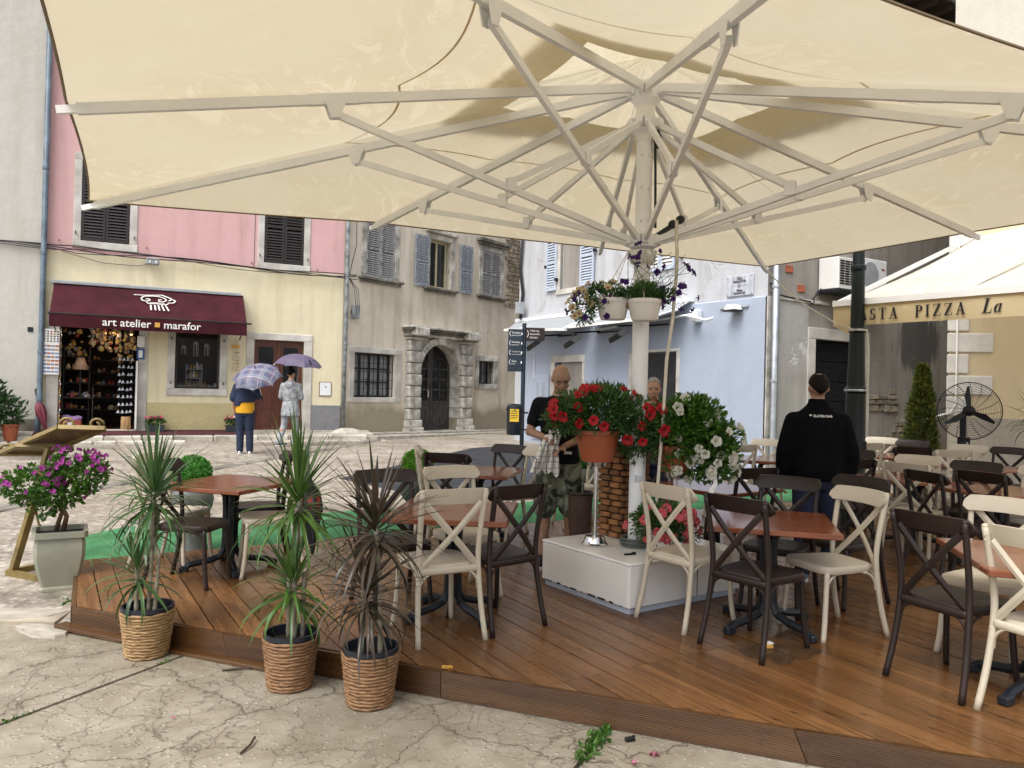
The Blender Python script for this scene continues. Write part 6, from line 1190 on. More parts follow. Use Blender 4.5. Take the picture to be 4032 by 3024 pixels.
def flower_mesh(name, col, col2, r, trumpet=0.03, lobes=5):
    n = lobes * 4; vs = [(0, 0, -trumpet)]; 
    for (f, z) in ((0.25, -trumpet * 0.35), (0.65, 0.0), (1.0, 0.004)):
        for k in range(n):
            a = 2 * math.pi * k / n; w = 1 - (0.20 * abs(math.cos(a * lobes / 2)) ** 4 if f == 1.0 else 0) + (0.05 * math.sin(k * 2.7) if f == 1.0 else 0); vs.append((r * f * w * math.cos(a), r * f * w * math.sin(a), z + (0.007 * math.cos(a * lobes) + 0.006 * math.sin(k * 3.9) - 0.004 if f == 1.0 else 0)))
    fs = [(0, 1 + k, 1 + (k + 1) % n) for k in range(n)]; mi = [1] * n
    for j in range(2):
        for k in range(n): fs.append((1 + j * n + k, 1 + (j + 1) * n + k, 1 + (j + 1) * n + (k + 1) % n, 1 + j * n + (k + 1) % n)); mi.append(0)
    b = MB(); b.add(vs, fs); b.mi = mi; return b.mesh(name, [leaf_mat(name + '_petal', tuple(x * 0.85 for x in col), tuple(min(1, x * 1.1) for x in col), 0.6, 0.35), leaf_mat(name + '_throat', col2, tuple(x * 1.1 for x in col2), 0.6, 0.3)], True)
FL = dict(red=flower_mesh('red_flower', (0.52, 0.007, 0.014), (0.16, 0.003, 0.012), 0.044), white=flower_mesh('white_flower', (0.80, 0.79, 0.68), (0.62, 0.62, 0.40), 0.040, 0.05), pink=flower_mesh('coral_flower', (0.72, 0.11, 0.13), (0.75, 0.36, 0.34), 0.040), purple=flower_mesh('purple_flower', (0.075, 0.018, 0.20), (0.03, 0.008, 0.08), 0.026), cream=flower_mesh('cream_flower', (0.70, 0.58, 0.34), (0.22, 0.05, 0.11), 0.031), magenta=flower_mesh('magenta_bract', (0.42, 0.045, 0.34), (0.55, 0.16, 0.45), 0.022, 0.012, 3), geranium=flower_mesh('geranium_flower', (0.66, 0.10, 0.20), (0.5, 0.05, 0.12), 0.06, 0.01))
def flower_at(parent, kind, p, d, sc=1.0): return place('flower', FL[kind], parent, p, Vector(d).to_track_quat('Z', 'Y').to_euler(), sc * rp.uniform(0.8, 1.12))
def scatter_flowers(parent, kind, c, r, n, toward=Vector((0, -1, 0.1)), bias=0.55, sc=1.0, low=-0.6):
    k = 0
    while k < n:
        u = rdir()
        if u.dot(toward) < -0.35 and rp.random() < bias * 1.6 or u.z < low: continue
        p = Vector(c) + Vector((u.x * r[0], u.y * r[1], u.z * r[2])) * rp.uniform(0.97, 1.07); flower_at(parent, kind, p, u + toward * 0.5 + rdir() * 0.35, sc); k += 1
def petunia_pot(name, label, loc, pot_prof, potmat, blobs, leaves, kind, flowers, leafmat=GREEN, L=0.05, W=0.016, sc=1.0, ribs=True):
    t = thing(name, label, 'flower pot', loc); MB().lathe(pot_prof, 28).build('pot', potmat, t, smooth=True, angle=35); top = max(z for r, z in pot_prof); MB().lathe([(max(r for r, z in pot_prof) * 0.88, top - 0.03), (0, top - 0.02)], 20).build('soil', MAT['soil'], t)
    foliage(t, leafmat, blobs, leaves, L, W, 0.25)
    core = MB()
    for _ in range(26):
        c, r = rp.choice(blobs); u = rdir(); core.tube([(0, 0, top - 0.03), tuple(Vector(c) * 0.6 + Vector((0, 0, top * 0.4))), tuple(Vector(c) + Vector((u.x * r[0], u.y * r[1], u.z * r[2])) * 0.8)], 0.003, 4)
    tag(core.build('stems', leafmat, t), kind='stuff')
    for (c, r, n) in flowers: scatter_flowers(t, kind, c, r, n, sc=sc)
    return t
RZ = BT + 0.65
petunia_pot('petunia_pot', 'terracotta pot of red petunias on the steel stand', (0.655, 5.80, RZ - 0.02), [(0.0, 0), (0.115, 0), (0.12, 0.01), (0.168, 0.20), (0.178, 0.205), (0.178, 0.235), (0.16, 0.235), (0.15, 0.19)], MAT['terracotta'],
            [((0.0, 0, 0.38), (0.34, 0.30, 0.18)), ((-0.22, -0.02, 0.32), (0.19, 0.2, 0.14)), ((0.30, -0.02, 0.28), (0.24, 0.22, 0.20)), ((0.05, 0, 0.47), (0.22, 0.2, 0.12)), ((0.32, -0.02, 0.14), (0.15, 0.14, 0.14))], 8200, 'red', [((0.03, 0, 0.37), (0.40, 0.33, 0.20), 34), ((0.30, -0.05, 0.28), (0.24, 0.24, 0.20), 10), ((-0.26, -0.06, 0.33), (0.17, 0.2, 0.14), 5)])
wp = petunia_pot('petunia_pot', 'pot of white petunias trailing over the second steel stand', (1.245, 5.80, BT + 0.565), [(0.0, 0), (0.10, 0), (0.145, 0.17), (0.15, 0.2), (0.135, 0.2)], MAT['terracotta'],
            [((0.10, 0, 0.36), (0.28, 0.28, 0.22)), ((0.24, 0, 0.24), (0.24, 0.24, 0.20)), ((0.0, -0.05, 0.22), (0.20, 0.2, 0.16)), ((0.26, -0.05, 0.08), (0.20, 0.2, 0.14)), ((0.10, -0.1, 0.08), (0.18, 0.14, 0.12)), ((0.12, 0, 0.48), (0.16, 0.16, 0.10))], 8800, 'white', [((0.26, -0.02, 0.20), (0.25, 0.27, 0.27), 24), ((0.20, -0.06, 0.04), (0.25, 0.20, 0.14), 20), ((0.10, 0, 0.44), (0.24, 0.2, 0.16), 9), ((-0.08, -0.1, 0.18), (0.12, 0.12, 0.16), 4)], GREEN2, 0.052, 0.024)
petunia_pot('petunia_pot', 'white pot of coral pink petunias on the white box', (1.14, 5.62, BT), [(0.0, 0), (0.075, 0), (0.105, 0.11), (0.112, 0.115), (0.112, 0.13), (0.098, 0.13)], MAT['whitepot'], [((0.0, 0, 0.22), (0.22, 0.2, 0.15)), ((-0.12, -0.04, 0.20), (0.13, 0.13, 0.12)), ((0.14, -0.02, 0.16), (0.13, 0.13, 0.11))], 2600, 'pink', [((-0.02, -0.02, 0.20), (0.26, 0.22, 0.17), 26)], GREEN, 0.045, 0.015, 0.95)
def hanging_pot(label, loc, kinds, blobs, leaves, flowers, hang):
    t = petunia_pot('hanging_pot', label, loc, [(0.0, 0), (0.085, 0), (0.095, 0.012), (0.115, 0.10), (0.122, 0.125), (0.126, 0.13), (0.126, 0.155), (0.112, 0.155)], MAT['whitepot'], blobs, leaves, kinds[0], flowers, GREEN, 0.04, 0.013, 0.95)
    for a in (0.3, 2.4, 4.5): MB().tube([(0.12 * math.cos(a), 0.12 * math.sin(a), 0.15), hang], 0.003, 4).build('hanger', MAT['rope'], t)
    return t
hp1 = hanging_pot('white hanging pot of purple petunias in front of the pole', (0.955, 5.62, 2.18), ('purple',), [((0.0, 0, 0.20), (0.13, 0.12, 0.07)), ((0.14, 0, 0.19), (0.10, 0.08, 0.05))], 1500, [((0.0, 0, 0.42), (0.13, 0.10, 0.16), 10), ((0.25, -0.02, 0.20), (0.13, 0.10, 0.24), 16), ((-0.05, 0, 0.3), (0.12, 0.1, 0.12), 5)], (0.02, 0.12, 0.55))
for k in range(26): MB().tube([(0, 0, 0.15), (rp.uniform(-0.1, 0.2), rp.uniform(-0.08, 0.08), 0.28), (rp.uniform(-0.16, 0.34), rp.uniform(-0.1, 0.1), rp.uniform(0.12, 0.55))], 0.002, 4).build('trailing_stem', GREEN, hp1)
hp2 = hanging_pot('white hanging pot of cream and purple petunias left of the pole', (0.735, 5.70, 2.19), ('cream',), [((-0.05, 0, 0.17), (0.17, 0.14, 0.09)), ((-0.22, -0.02, 0.08), (0.09, 0.10, 0.13)), ((0.1, 0, 0.16), (0.1, 0.1, 0.07))], 2300, [((-0.06, -0.03, 0.18), (0.20, 0.15, 0.11), 13), ((-0.25, -0.03, 0.06), (0.10, 0.10, 0.14), 11)], (0.12, 0.12, 0.53))
scatter_flowers(hp2, 'purple', (-0.15, -0.03, 0.08), (0.2, 0.14, 0.14), 12)

# dracaenas in wicker pots: every blade its own object
def blade_mesh(seed, mat, droop, L=0.42, W=0.0195):
    vs = []; fs = []; n = 7; x, z, a = 0.0, 0.0, 0.0
    for k in range(n + 1):
        u = k / n; w = W * (0.55 + 0.45 * min(1, u * 4)) * (1 - u ** 3.2) + 0.0012; vs += [(x, -w / 2, z + w * 0.16), (x, 0, z), (x, w / 2, z + w * 0.16)]; st = L / n; x += math.cos(a) * st; z += math.sin(a) * st; a -= droop / n * (0.4 + 1.2 * u)
    for k in range(n):
        for j in (0, 1): fs.append((k * 3 + j, k * 3 + j + 1, (k + 1) * 3 + j + 1, (k + 1) * 3 + j))
    return MB().add(vs, fs).mesh('leaf', mat, True)
DR1 = leaf_mat('dracaena_green', (0.034, 0.085, 0.026), (0.10, 0.185, 0.060), 0.32, 0.18); DR2 = leaf_mat('dracaena_bright', (0.040, 0.105, 0.016), (0.12, 0.22, 0.045), 0.32, 0.18); DR3 = leaf_mat('dracaena_purple', (0.034, 0.034, 0.024), (0.13, 0.088, 0.062), 0.30, 0.15)
cane = pm('cane_bark', (0.25, 0.21, 0.15), 0.85, 0.35, 20, 0.6, 60, col2=(0.42, 0.37, 0.28)); pot_in = pm('dark_pot_liner', (0.012, 0.017, 0.026), 0.4, 0.2, 6)
def dracaena(label, loc, pr, ph, wick, leafm, rosettes, canes, seed):
    r_ = random.Random(seed); t = thing('dracaena', label, 'potted plant', loc)
    body_ = MB().lathe([(0, 0.004), (pr * 0.74, 0.004), (pr * 0.95, ph - 0.01), (pr * 0.99, ph - 0.005), (pr * 0.99, ph + 0.018), (pr * 0.90, ph + 0.018), (pr * 0.86, ph - 0.05), (0, ph - 0.05)], 32).build('pot_liner', pot_in, t, smooth=True, angle=40)
    wv = MB(); nr = 15
    basket = place('basket', MB().lathe([(pr * 0.755, 0.005), (pr * 0.96, ph - 0.014)], 28, cap=False).mesh('basket', wick), t)
    for k in range(nr):
        z = 0.012 + (ph - 0.03) * k / (nr - 1); rr = pr * (0.77 + 0.205 * k / (nr - 1)); ring = [(rr * (1 + 0.012 * r_.uniform(-1, 1)) * math.cos(a), rr * (1 + 0.012 * r_.uniform(-1, 1)) * math.sin(a), z + r_.uniform(-0.004, 0.004)) for a in [2 * math.pi * q / 30 for q in range(30)]]
        MB().tube(ring, [(0.0095 * r_.uniform(0.8, 1.2), 0.0095 * r_.uniform(0.8, 1.2)) for _ in range(30)], 5, closed=True).build('wicker_coil', wick, basket, smooth=True)
    MB().lathe([(pr * 0.86, ph - 0.035), (0, ph - 0.03)], 20).build('soil', MAT['soil'], t)
    for pts in canes:
        q = []; 
        for i in range(len(pts) - 1):
            for k in range(6): q.append(Vector(pts[i]).lerp(Vector(pts[i + 1]), k / 6))
        q.append(Vector(pts[-1])); MB().tube(q, [0.0125 * (1.12 if k % 2 else 0.92) for k in range(len(q))], 8).build('cane', cane, t, smooth=True)
    meshes = [blade_mesh(k, leafm, d) for k, d in enumerate((0.35, 0.8, 1.3, 1.9, 0.15, 2.4))]
    for (c, n, sc, e0, e1) in rosettes:
        for k in range(n):
            u = k / n; el = R(e0 + (e1 - e0) * u + r_.uniform(-12, 12)); az = k * 2.39996 + r_.uniform(-0.35, 0.35); el += R(r_.uniform(-10, 10)); di = 4 if el > R(62) else (0 if el > R(45) else r_.choice((1, 2, 2, 3, 3, 5) if el < R(15) else (0, 1, 1, 2)))
            p = Vector(c) + Vector((0, 0, -0.10 * (1 - u) + 0.05 * u)) + Vector((math.cos(az), math.sin(az), 0)) * 0.012; s_ = sc * r_.uniform(0.75, 1.12)
            place('leaf', meshes[di], t, p, Euler((r_.uniform(-0.3, 0.3), -el, az), 'XYZ'), (s_, r_.uniform(0.85, 1.2), s_))
    return t
wick1 = pm('tan_wicker', (0.30, 0.17, 0.065), 0.6, 0.45, 30, 0.4, 90, col2=(0.50, 0.32, 0.15), stretch=(1, 1, 5)); wick2 = pm('brown_wicker', (0.22, 0.105, 0.045), 0.6, 0.45, 30, 0.4, 90, col2=(0.38, 0.21, 0.10), stretch=(1, 1, 5))
dracaena('leftmost wicker pot with a tall green dracaena', (-2.17, 4.66, 0.0), 0.152, 0.285, wick1, DR1, [((0.02, 0, 0.98), 84, 0.98, -32, 78), ((-0.02, 0.02, 0.80), 22, 0.7, -30, 60), ((-0.06, -0.02, 0.52), 50, 0.72, -28, 75)], [[(0.0, 0.01, 0.24), (0.01, 0.01, 0.55), (0.02, 0, 0.98)], [(0.045, -0.01, 0.24), (0.06, 0, 0.6), (-0.02, 0.02, 0.78)], [(-0.06, -0.02, 0.24), (-0.06, -0.02, 0.55)]], 3)
dracaena('middle wicker pot with a bright green dracaena', (-1.18, 4.23, 0.0), 0.148, 0.285, wick2, DR2, [((0.02, 0, 1.03), 92, 1.02, -30, 80), ((0.0, 0, 0.56), 76, 0.82, -28, 76)], [[(0.02, 0, 0.24), (0.01, 0, 0.6), (0.03, 0, 1.03)], [(-0.02, 0.02, 0.24), (-0.02, 0.01, 0.6)], [(0.055, 0.03, 0.24), (0.06, 0.02, 0.62)]], 5)
dracaena('rightmost wicker pot with a purple-leaved dracaena', (-0.705, 4.03, 0.0), 0.148, 0.285, wick2, DR3, [((0.01, 0, 0.92), 84, 1.0, -34, 76), ((-0.03, 0, 0.58), 74, 0.9, -34, 66)], [[(0.05, 0, 0.24), (0.04, 0, 0.6), (0.01, 0, 0.92)], [(-0.05, 0.0, 0.24), (-0.045, 0.0, 0.62)], [(0.0, 0.03, 0.24), (0.0, 0.02, 0.5)]], 8)

# bougainvillea in the square glazed pot
bg_ = thing('bougainvillea', 'purple bougainvillea in a square celadon pot at the deck corner', 'potted plant', (-3.48, 5.98, 0.035), R(30))
def sqpot(prof):
    vs = []; fs = []
    for (h, z) in prof:
        for (x, y) in ((-1, -1), (1, -1), (1, 1), (-1, 1)):
            for (dx, dy) in (((-1, -0.86), (-0.86, -1)) if (x, y) == (-1, -1) else ((0.86, -1), (1, -0.86)) if (x, y) == (1, -1) else ((1, 0.86), (0.86, 1)) if (x, y) == (1, 1) else ((-0.86, 1), (-1, 0.86))): vs.append((dx * h, dy * h, z))
    k = len(prof)
    for i in range(k - 1):
        for j in range(8): fs.append((i * 8 + j, i * 8 + (j + 1) % 8, (i + 1) * 8 + (j + 1) % 8, (i + 1) * 8 + j))
    fs.append(tuple(range(7, -1, -1))); return MB().add(vs, fs)
sqpot([(0.128, 0), (0.132, 0.02), (0.128, 0.03), (0.118, 0.035), (0.15, 0.15), (0.170, 0.26), (0.173, 0.36), (0.165, 0.40), (0.188, 0.41), (0.188, 0.455), (0.162, 0.455), (0.155, 0.40)]).build('pot', MAT['celadon'], bg_, smooth=True, angle=35); MB().b2((-0.15, -0.15, 0.39), (0.15, 0.15, 0.42)).build('soil', MAT['soil'], bg_)
bark = pm('twisted_bark', (0.12, 0.065, 0.035), 0.85, 0.4, 15, 0.7, 60)
for (q, r_) in (([(0.02, 0, 0.44), (0.04, 0, 0.55), (-0.01, 0, 0.66), (0.03, 0, 0.78), (0.12, 0, 0.92)], 0.02), ([(-0.03, 0.01, 0.44), (0.0, 0, 0.56), (0.04, 0, 0.66), (-0.04, 0, 0.78), (-0.18, 0, 0.92)], 0.018), ([(0.02, 0, 0.7), (0.02, 0.05, 0.85), (0.0, 0.06, 1.05)], 0.012)): MB().tube(q, [r_ * (1 - 0.13 * i) for i in range(len(q))], 8).build('trunk', bark, bg_, smooth=True)
foliage(bg_, GREEN2, [((c[0], c[1], c[2] - 0.06), r) for c, r in [((-0.19, 0, 0.87), (0.22, 0.2, 0.14)), ((0.12, 0, 0.93), (0.21, 0.2, 0.16)), ((-0.02, 0, 0.78), (0.2, 0.18, 0.10)), ((0.02, 0, 1.02), (0.12, 0.13, 0.10)), ((-0.12, 0, 0.68), (0.10, 0.1, 0.08))]], 2600, 0.048, 0.03, 0.35)
scatter_flowers(bg_, 'magenta', (0.14, -0.02, 0.92), (0.20, 0.2, 0.15), 42, low=-0.2); scatter_flowers(bg_, 'magenta', (-0.20, -0.02, 0.82), (0.22, 0.2, 0.13), 26, low=-0.2); scatter_flowers(bg_, 'magenta', (0.02, 0, 1.02), (0.10, 0.1, 0.10), 9); scatter_flowers(bg_, 'magenta', (-0.05, 0, 0.74), (0.24, 0.2, 0.12), 7)

# ball topiaries in tall vases
def topiary(label, loc, H, ballr, mat, vm):
    t = thing('topiary', label, 'topiary', loc); b = MB(); prof = [(0.0, 0), (0.13, 0), (0.135, 0.02)]
    for k in range(12): z = 0.03 + k * 0.022 * H / 0.62; prof += [(0.135 - 0.003 * k, z), (0.129 - 0.003 * k, z + 0.011)]
    z0 = prof[-1][1]; prof += [(0.11, z0 + 0.02), (0.15, z0 + 0.06), (0.185, z0 + 0.13), (0.195, z0 + 0.20), (0.18, z0 + 0.27), (0.16, z0 + 0.30), (0.14, z0 + 0.30)]; b.lathe(prof, 30).build('vase', vm, t, smooth=True, angle=50); top = z0 + 0.30
    MB().ell((0, 0, top + ballr * 0.72), (ballr * 0.86,) * 3, nu=20, nv=12).build('core', mat, t)
    mb = MB(); c = Vector((0, 0, top + ballr * 0.72))
    for _ in range(3200):
        u = rdir(); p = c + u * ballr * rp.uniform(0.84, 1.0); leafquad(mb, p, u + rdir() * 0.8, rdir(), 0.022, 0.017)
    tag(mb.build('leaves', mat, t), kind='stuff'); return t
topiary('green ball topiary in a grey vase behind the left table', (-2.93, 7.10, 0.095), 0.62, 0.172, BOXG, MAT['vase']); topiary('lime ball topiary in a green-grey vase behind the cream chair', (-0.98, 8.18, 0.13), 0.62, 0.165, LIME, pm('green_grey_vase', (0.055, 0.075, 0.065), 0.45, 0.2, 5)); topiary('ball topiary in a grey vase behind the person in camouflage shorts', (0.86, 9.22, 0.15), 0.62, 0.15, BOXG, MAT['vase'])
bv = thing('tall_pot', 'tall brown pot standing beside the brick pillar', 'pot', (0.60, 6.48, DZ)); MB().lathe([(0, 0), (0.07, 0), (0.075, 0.02), (0.105, 0.62), (0.112, 0.63), (0.112, 0.66), (0.098, 0.66), (0.09, 0.55), (0, 0.5)], 24).build('pot', pm('brown_clay', (0.075, 0.045, 0.035), 0.5, 0.3, 6), bv, smooth=True, angle=40); MB().tube([(0.108 * math.cos(a), 0.108 * math.sin(a), 0.645) for a in [2 * math.pi * k / 24 for k in range(24)]], 0.012, 6, closed=True).build('rim', MAT['brown'], bv)

# shrub in the white trough at the far left, conifer and spiky plant on the right
def pinkpt(s, y, z): return Vector((PINK[0] + s * math.cos(PRZ) - y * math.sin(PRZ), PINK[1] + s * math.sin(PRZ) + y * math.cos(PRZ), z))
sh = thing('shrub', 'bushy green shrub against the grey-white wall at the far left', 'shrub', pinkpt(-7.35, -0.75, 0.35), PRZ)
foliage(sh, DGREEN, [((0, 0, 0.72), (0.60, 0.4, 0.42)), ((-0.45, 0, 0.55), (0.45, 0.35, 0.40)), ((0.42, 0, 0.62), (0.36, 0.3, 0.32)), ((0.05, 0, 1.12), (0.32, 0.28, 0.20)), ((-0.5, 0, 0.95), (0.25, 0.25, 0.22))], 2600, 0.12, 0.05, 0.3, 0.5)
for k in range(7): MB().tube([(0.05 * k - 0.15, 0, 0), (0.09 * k - 0.3, 0.02, 0.4), (0.16 * k - 0.5, 0, 0.85)], 0.015, 6).build('stem', bark, sh)
tp_ = thing('trough', 'white plastic trough under the far left shrub', 'planter', pinkpt(-7.55, -0.98, 0.33), PRZ); MB().add([(x * f, y * f2, z) for (f, f2, z) in ((0.42, 0.13, 0), (0.5, 0.17, 0.26), (0.46, 0.14, 0.26), (0.40, 0.11, 0.05)) for (x, y) in ((-1, -1), (1, -1), (1, 1), (-1, 1))], [(3, 2, 1, 0)] + [(i * 4 + j, i * 4 + (j + 1) % 4, (i + 1) * 4 + (j + 1) % 4, (i + 1) * 4 + j) for i in range(3) for j in range(4)] + [(12, 13, 14, 15)]).build('box', MAT['white'], tp_); MB().b2((-0.44, -0.13, 0.2), (0.44, 0.13, 0.24)).build('soil', MAT['soil'], tp_)
foliage(tp_, DGREEN, [((0, 0, 0.34), (0.42, 0.16, 0.12))], 420, 0.09, 0.04, 0.3, 0.5)
to_ = thing('clay_pot', 'terracotta pot beside the white trough', 'flower pot', pinkpt(-6.85, -0.75, 0.35), PRZ); MB().lathe([(0, 0), (0.11, 0), (0.15, 0.30), (0.165, 0.31), (0.165, 0.36), (0.14, 0.36), (0.12, 0.28)], 20).build('pot', MAT['terracotta'], to_, smooth=True, angle=40); foliage(to_, DGREEN, [((0, 0, 0.45), (0.2, 0.18, 0.16))], 260, 0.09, 0.04, 0.3)
cf = thing('conifer', 'narrow yellow-green conifer against the grey wall left of the fan', 'tree', (6.03, 11.3, DZ))
MB().tube([(0, 0, 0), (0, 0, 1.6)], [0.04, 0.012], 8).build('trunk', bark, cf); MB().lathe([(0, 0), (0.17, 0), (0.21, 0.32), (0.19, 0.32), (0.17, 0.25), (0, 0.25)], 20).build('pot', MAT['vase'], cf)
mb = MB()
for _ in range(5200):
    z = rp.uniform(0.35, 1.98); u = (z - 0.35) / 1.63; prof_r = 0.03 + 0.25 * (1 - u) ** 0.85 * min(1, 0.55 + u * 2.2); a = rp.uniform(0, 6.283); lob = 1 + 0.55 * noise.noise((math.cos(a) * 2.2, math.sin(a) * 2.2, z * 5)); r_ = prof_r * lob * rp.uniform(0.6, 1.0); p = Vector((r_ * math.cos(a), r_ * math.sin(a), z)); leafquad(mb, p, Vector((math.cos(a) * 0.6, math.sin(a) * 0.6, 0.7)) + rdir() * 0.5, rdir(), 0.085, 0.028)
tag(mb.build('crown', CONI, cf), kind='stuff')
sk = thing('spiky_plant', 'spiky dracaena cut by the right edge before the yellow house', 'potted plant', (7.25, 10.6, DZ)); MB().lathe([(0, 0), (0.15, 0), (0.19, 0.34), (0.17, 0.34), (0, 0.28)], 20).build('pot', MAT['vase'], sk); MB().tube([(0, 0, 0.28), (0.02, 0, 1.25)], 0.02, 8).build('cane', cane, sk)
sm_ = [blade_mesh(k, DR1, d, 0.5, 0.026) for k, d in enumerate((0.5, 1.2, 2.0))]
for k in range(60): place('leaf', sm_[k % 3], sk, (0.02, 0, 1.2 + rp.uniform(-0.06, 0.06)), Euler((0, -R(rp.uniform(-20, 80)), k * 2.4), 'XYZ'), rp.uniform(0.8, 1.2))
# geranium window boxes on the pavement
for lab, s_ in (('planter of pink geraniums left of the shop window', -4.20), ('planter of pink geraniums by the brown door', -2.52)):
    t = thing('flower_box', lab, 'planter', pinkpt(s_, -0.22, 0.50), PRZ, 'geranium planters on the pavement'); MB().add([(x * f, y * f2, z) for (f, f2, z) in ((0.17, 0.08, 0), (0.20, 0.10, 0.16), (0.18, 0.085, 0.16), (0.16, 0.07, 0.1)) for (x, y) in ((-1, -1), (1, -1), (1, 1), (-1, 1))], [(3, 2, 1, 0)] + [(i * 4 + j, i * 4 + (j + 1) % 4, (i + 1) * 4 + (j + 1) % 4, (i + 1) * 4 + j) for i in range(3) for j in range(4)] + [(12, 13, 14, 15)]).build('box', pm('anthracite_box', (0.03, 0.04, 0.05), 0.5), t)
    foliage(t, GREEN, [((0, 0, 0.24), (0.20, 0.10, 0.09))], 320, 0.06, 0.045, 0.2)
    for k in range(13): flower_at(t, 'geranium', (rp.uniform(-0.2, 0.16), rp.uniform(-0.08, 0.06), rp.uniform(0.28, 0.38)), (0, -0.6, 0.7), 0.62)
# weeds in the slab joints, fallen blossoms, twigs
wd = MB()
for k in range(330):
    u = rp.random(); j = rp.choice(((-2.40, 3.68, 0.5, 0.06), (0.32, 3.39, 1.0, 1.0))); q = Vector((j[0], j[1], 0)) + jd * (rp.uniform(-0.4, 1.15) if j[2] < 0.8 else rp.uniform(0.06, 0.46)); 
    if j[2] < 0.8 and noise.noise(q * 3) < 0.05: continue
    leafquad(wd, q + Vector((rp.gauss(0, 0.018 if j[2] > 0.8 else 0.008), rp.gauss(0, 0.018), 0.0)), Vector((rp.uniform(-1, 1), rp.uniform(-1, 1), rp.uniform(0.3, 1.1))), rdir(), rp.uniform(0.02, 0.055) * (1 if j[2] > 0.8 else 0.45), 0.018)
for k in range(90): leafquad(wd, Vector((-3.12 + rp.gauss(0, 0.12), 5.72 + rp.gauss(0, 0.12), 0.01)), Vector((rp.uniform(-1, 1), rp.uniform(-1, 1), rp.uniform(0.3, 1))), rdir(), rp.uniform(0.03, 0.07), 0.02)
tag(wd.build('weeds', GREEN2), 'small green weeds growing in the slab joints', kind='stuff')
pet = flower_mesh('fallen_petal', (0.60, 0.20, 0.30), (0.7, 0.4, 0.45), 0.022, 0.008)
for i, (x, y, lab, s_) in enumerate(((0.69, 3.52, 'fallen pink blossom, the larger one near the weeds', 1.2), (0.585, 3.44, 'small pale fallen petal left of the pink blossom', 0.55), (-1.62, 3.78, 'tiny pale fallen petal beside the joint', 0.4))):
    o = place('fallen_blossom', pet, None, (x, y, 0.012), (rp.uniform(-0.4, 0.4), rp.uniform(-0.4, 0.4), i), s_); tag(o, lab, 'blossom')
tw = pm('twig', (0.05, 0.03, 0.018), 0.8, 0.3, 20)
for (a, b_, lab) in (((-1.17, 3.44, 0.006), (-1.15, 3.57, 0.02), 'short dark twig lying on the front slab'), ((-1.62, 4.42, 0.006), (-1.40, 4.47, 0.01), 'brown wood chip beside the middle wicker pot')):
    o = MB().tube([a, ((a[0] + b_[0]) / 2 + 0.01, (a[1] + b_[1]) / 2, 0.014), b_], 0.006, 5).build('twig', tw); tag(o, lab, 'twig')
tg = thing('black_tag', 'small black plastic tag by the deck edge', 'litter', (0.60, 3.66, 0.0), R(20)); MB().box((0, 0, 0.012), (0.05, 0.022, 0.02), b=0.004).build('tag', MAT['black'], tg); MB().box((0.02, 0.0, 0.024), (0.012, 0.012, 0.004)).build('clip', MAT['black'], tg)
wr = thing('white_ribbon', 'white torn ribbon hanging from the white petunia pot', 'ribbon', (1.40, 5.62, 0)); MB().tube([(0.10, 0, 1.06), (0.10, -0.01, 1.0), (0.075, -0.015, 0.96), (0.055, -0.02, 0.92)], [(0.012, 0.003), (0.016, 0.003), (0.018, 0.003), (0.006, 0.002)], 6).build('strip', MAT['white'], wr); MB().tube([(0.08, -0.015, 0.97), (0.085, -0.02, 0.93)], [(0.008, 0.002), (0.004, 0.002)], 6).build('frayed_end', MAT['white'], wr)
# ------------------------------------------------------------------ people
from mathutils.bvhtree import BVHTree
SKIN = pm('skin_tanned', (0.33, 0.18, 0.115), 0.5, 0.16, 14, 0.15, 120, col2=(0.40, 0.235, 0.16)); SKIN2 = pm('skin_fair', (0.46, 0.25, 0.17), 0.5, 0.12, 12)
def ringloft(mb, rings, n=22):
    """closed loft through elliptical rings (centre, rx, ry)"""
    vs = []; fs = []
    for (c, rx, ry) in rings:
        for k in range(n):
            a = 2 * math.pi * k / n; ca, sa = math.cos(a), math.sin(a); vs.append((c[0] + rx * math.copysign(abs(ca) ** 0.86, ca), c[1] + ry * math.copysign(abs(sa) ** 0.86, sa), c[2]))
    m = len(rings)
    for i in range(m - 1):
        for k in range(n): fs.append((i * n + k, i * n + (k + 1) % n, (i + 1) * n + (k + 1) % n, (i + 1) * n + k))
    fs += [tuple(range(n - 1, -1, -1)), tuple((m - 1) * n + k for k in range(n))]; return mb.add(vs, fs)
def chain(mb, pts, rad, sub=5, n=12):
    P = [Vector(p) for p in pts]; q = []; r = []
    for i in range(len(P) - 1):
        for k in range(sub): u = k / sub; q.append(P[i].lerp(P[i + 1], u)); r.append(rad[i] + (rad[i + 1] - rad[i]) * u)
    q.append(P[-1]); r.append(rad[-1]); mb.tube(q, r, n)
    for p, rr in zip(P, rad): mb.ell(p, (rr * 1.0,) * 3, nu=10, nv=8)
    return mb
TORSO = [(0.80, 0.135, 0.10, 0), (0.88, 0.162, 0.118, -0.01), (0.97, 0.158, 0.112, 0), (1.08, 0.142, 0.100, 0.005), (1.20, 0.152, 0.112, 0.0), (1.32, 0.172, 0.120, -0.005), (1.40, 0.172, 0.105, -0.01), (1.45, 0.130, 0.082, -0.012), (1.49, 0.072, 0.066, -0.008), (1.56, 0.056, 0.060, 0.008), (1.60, 0.052, 0.058, 0.015)]
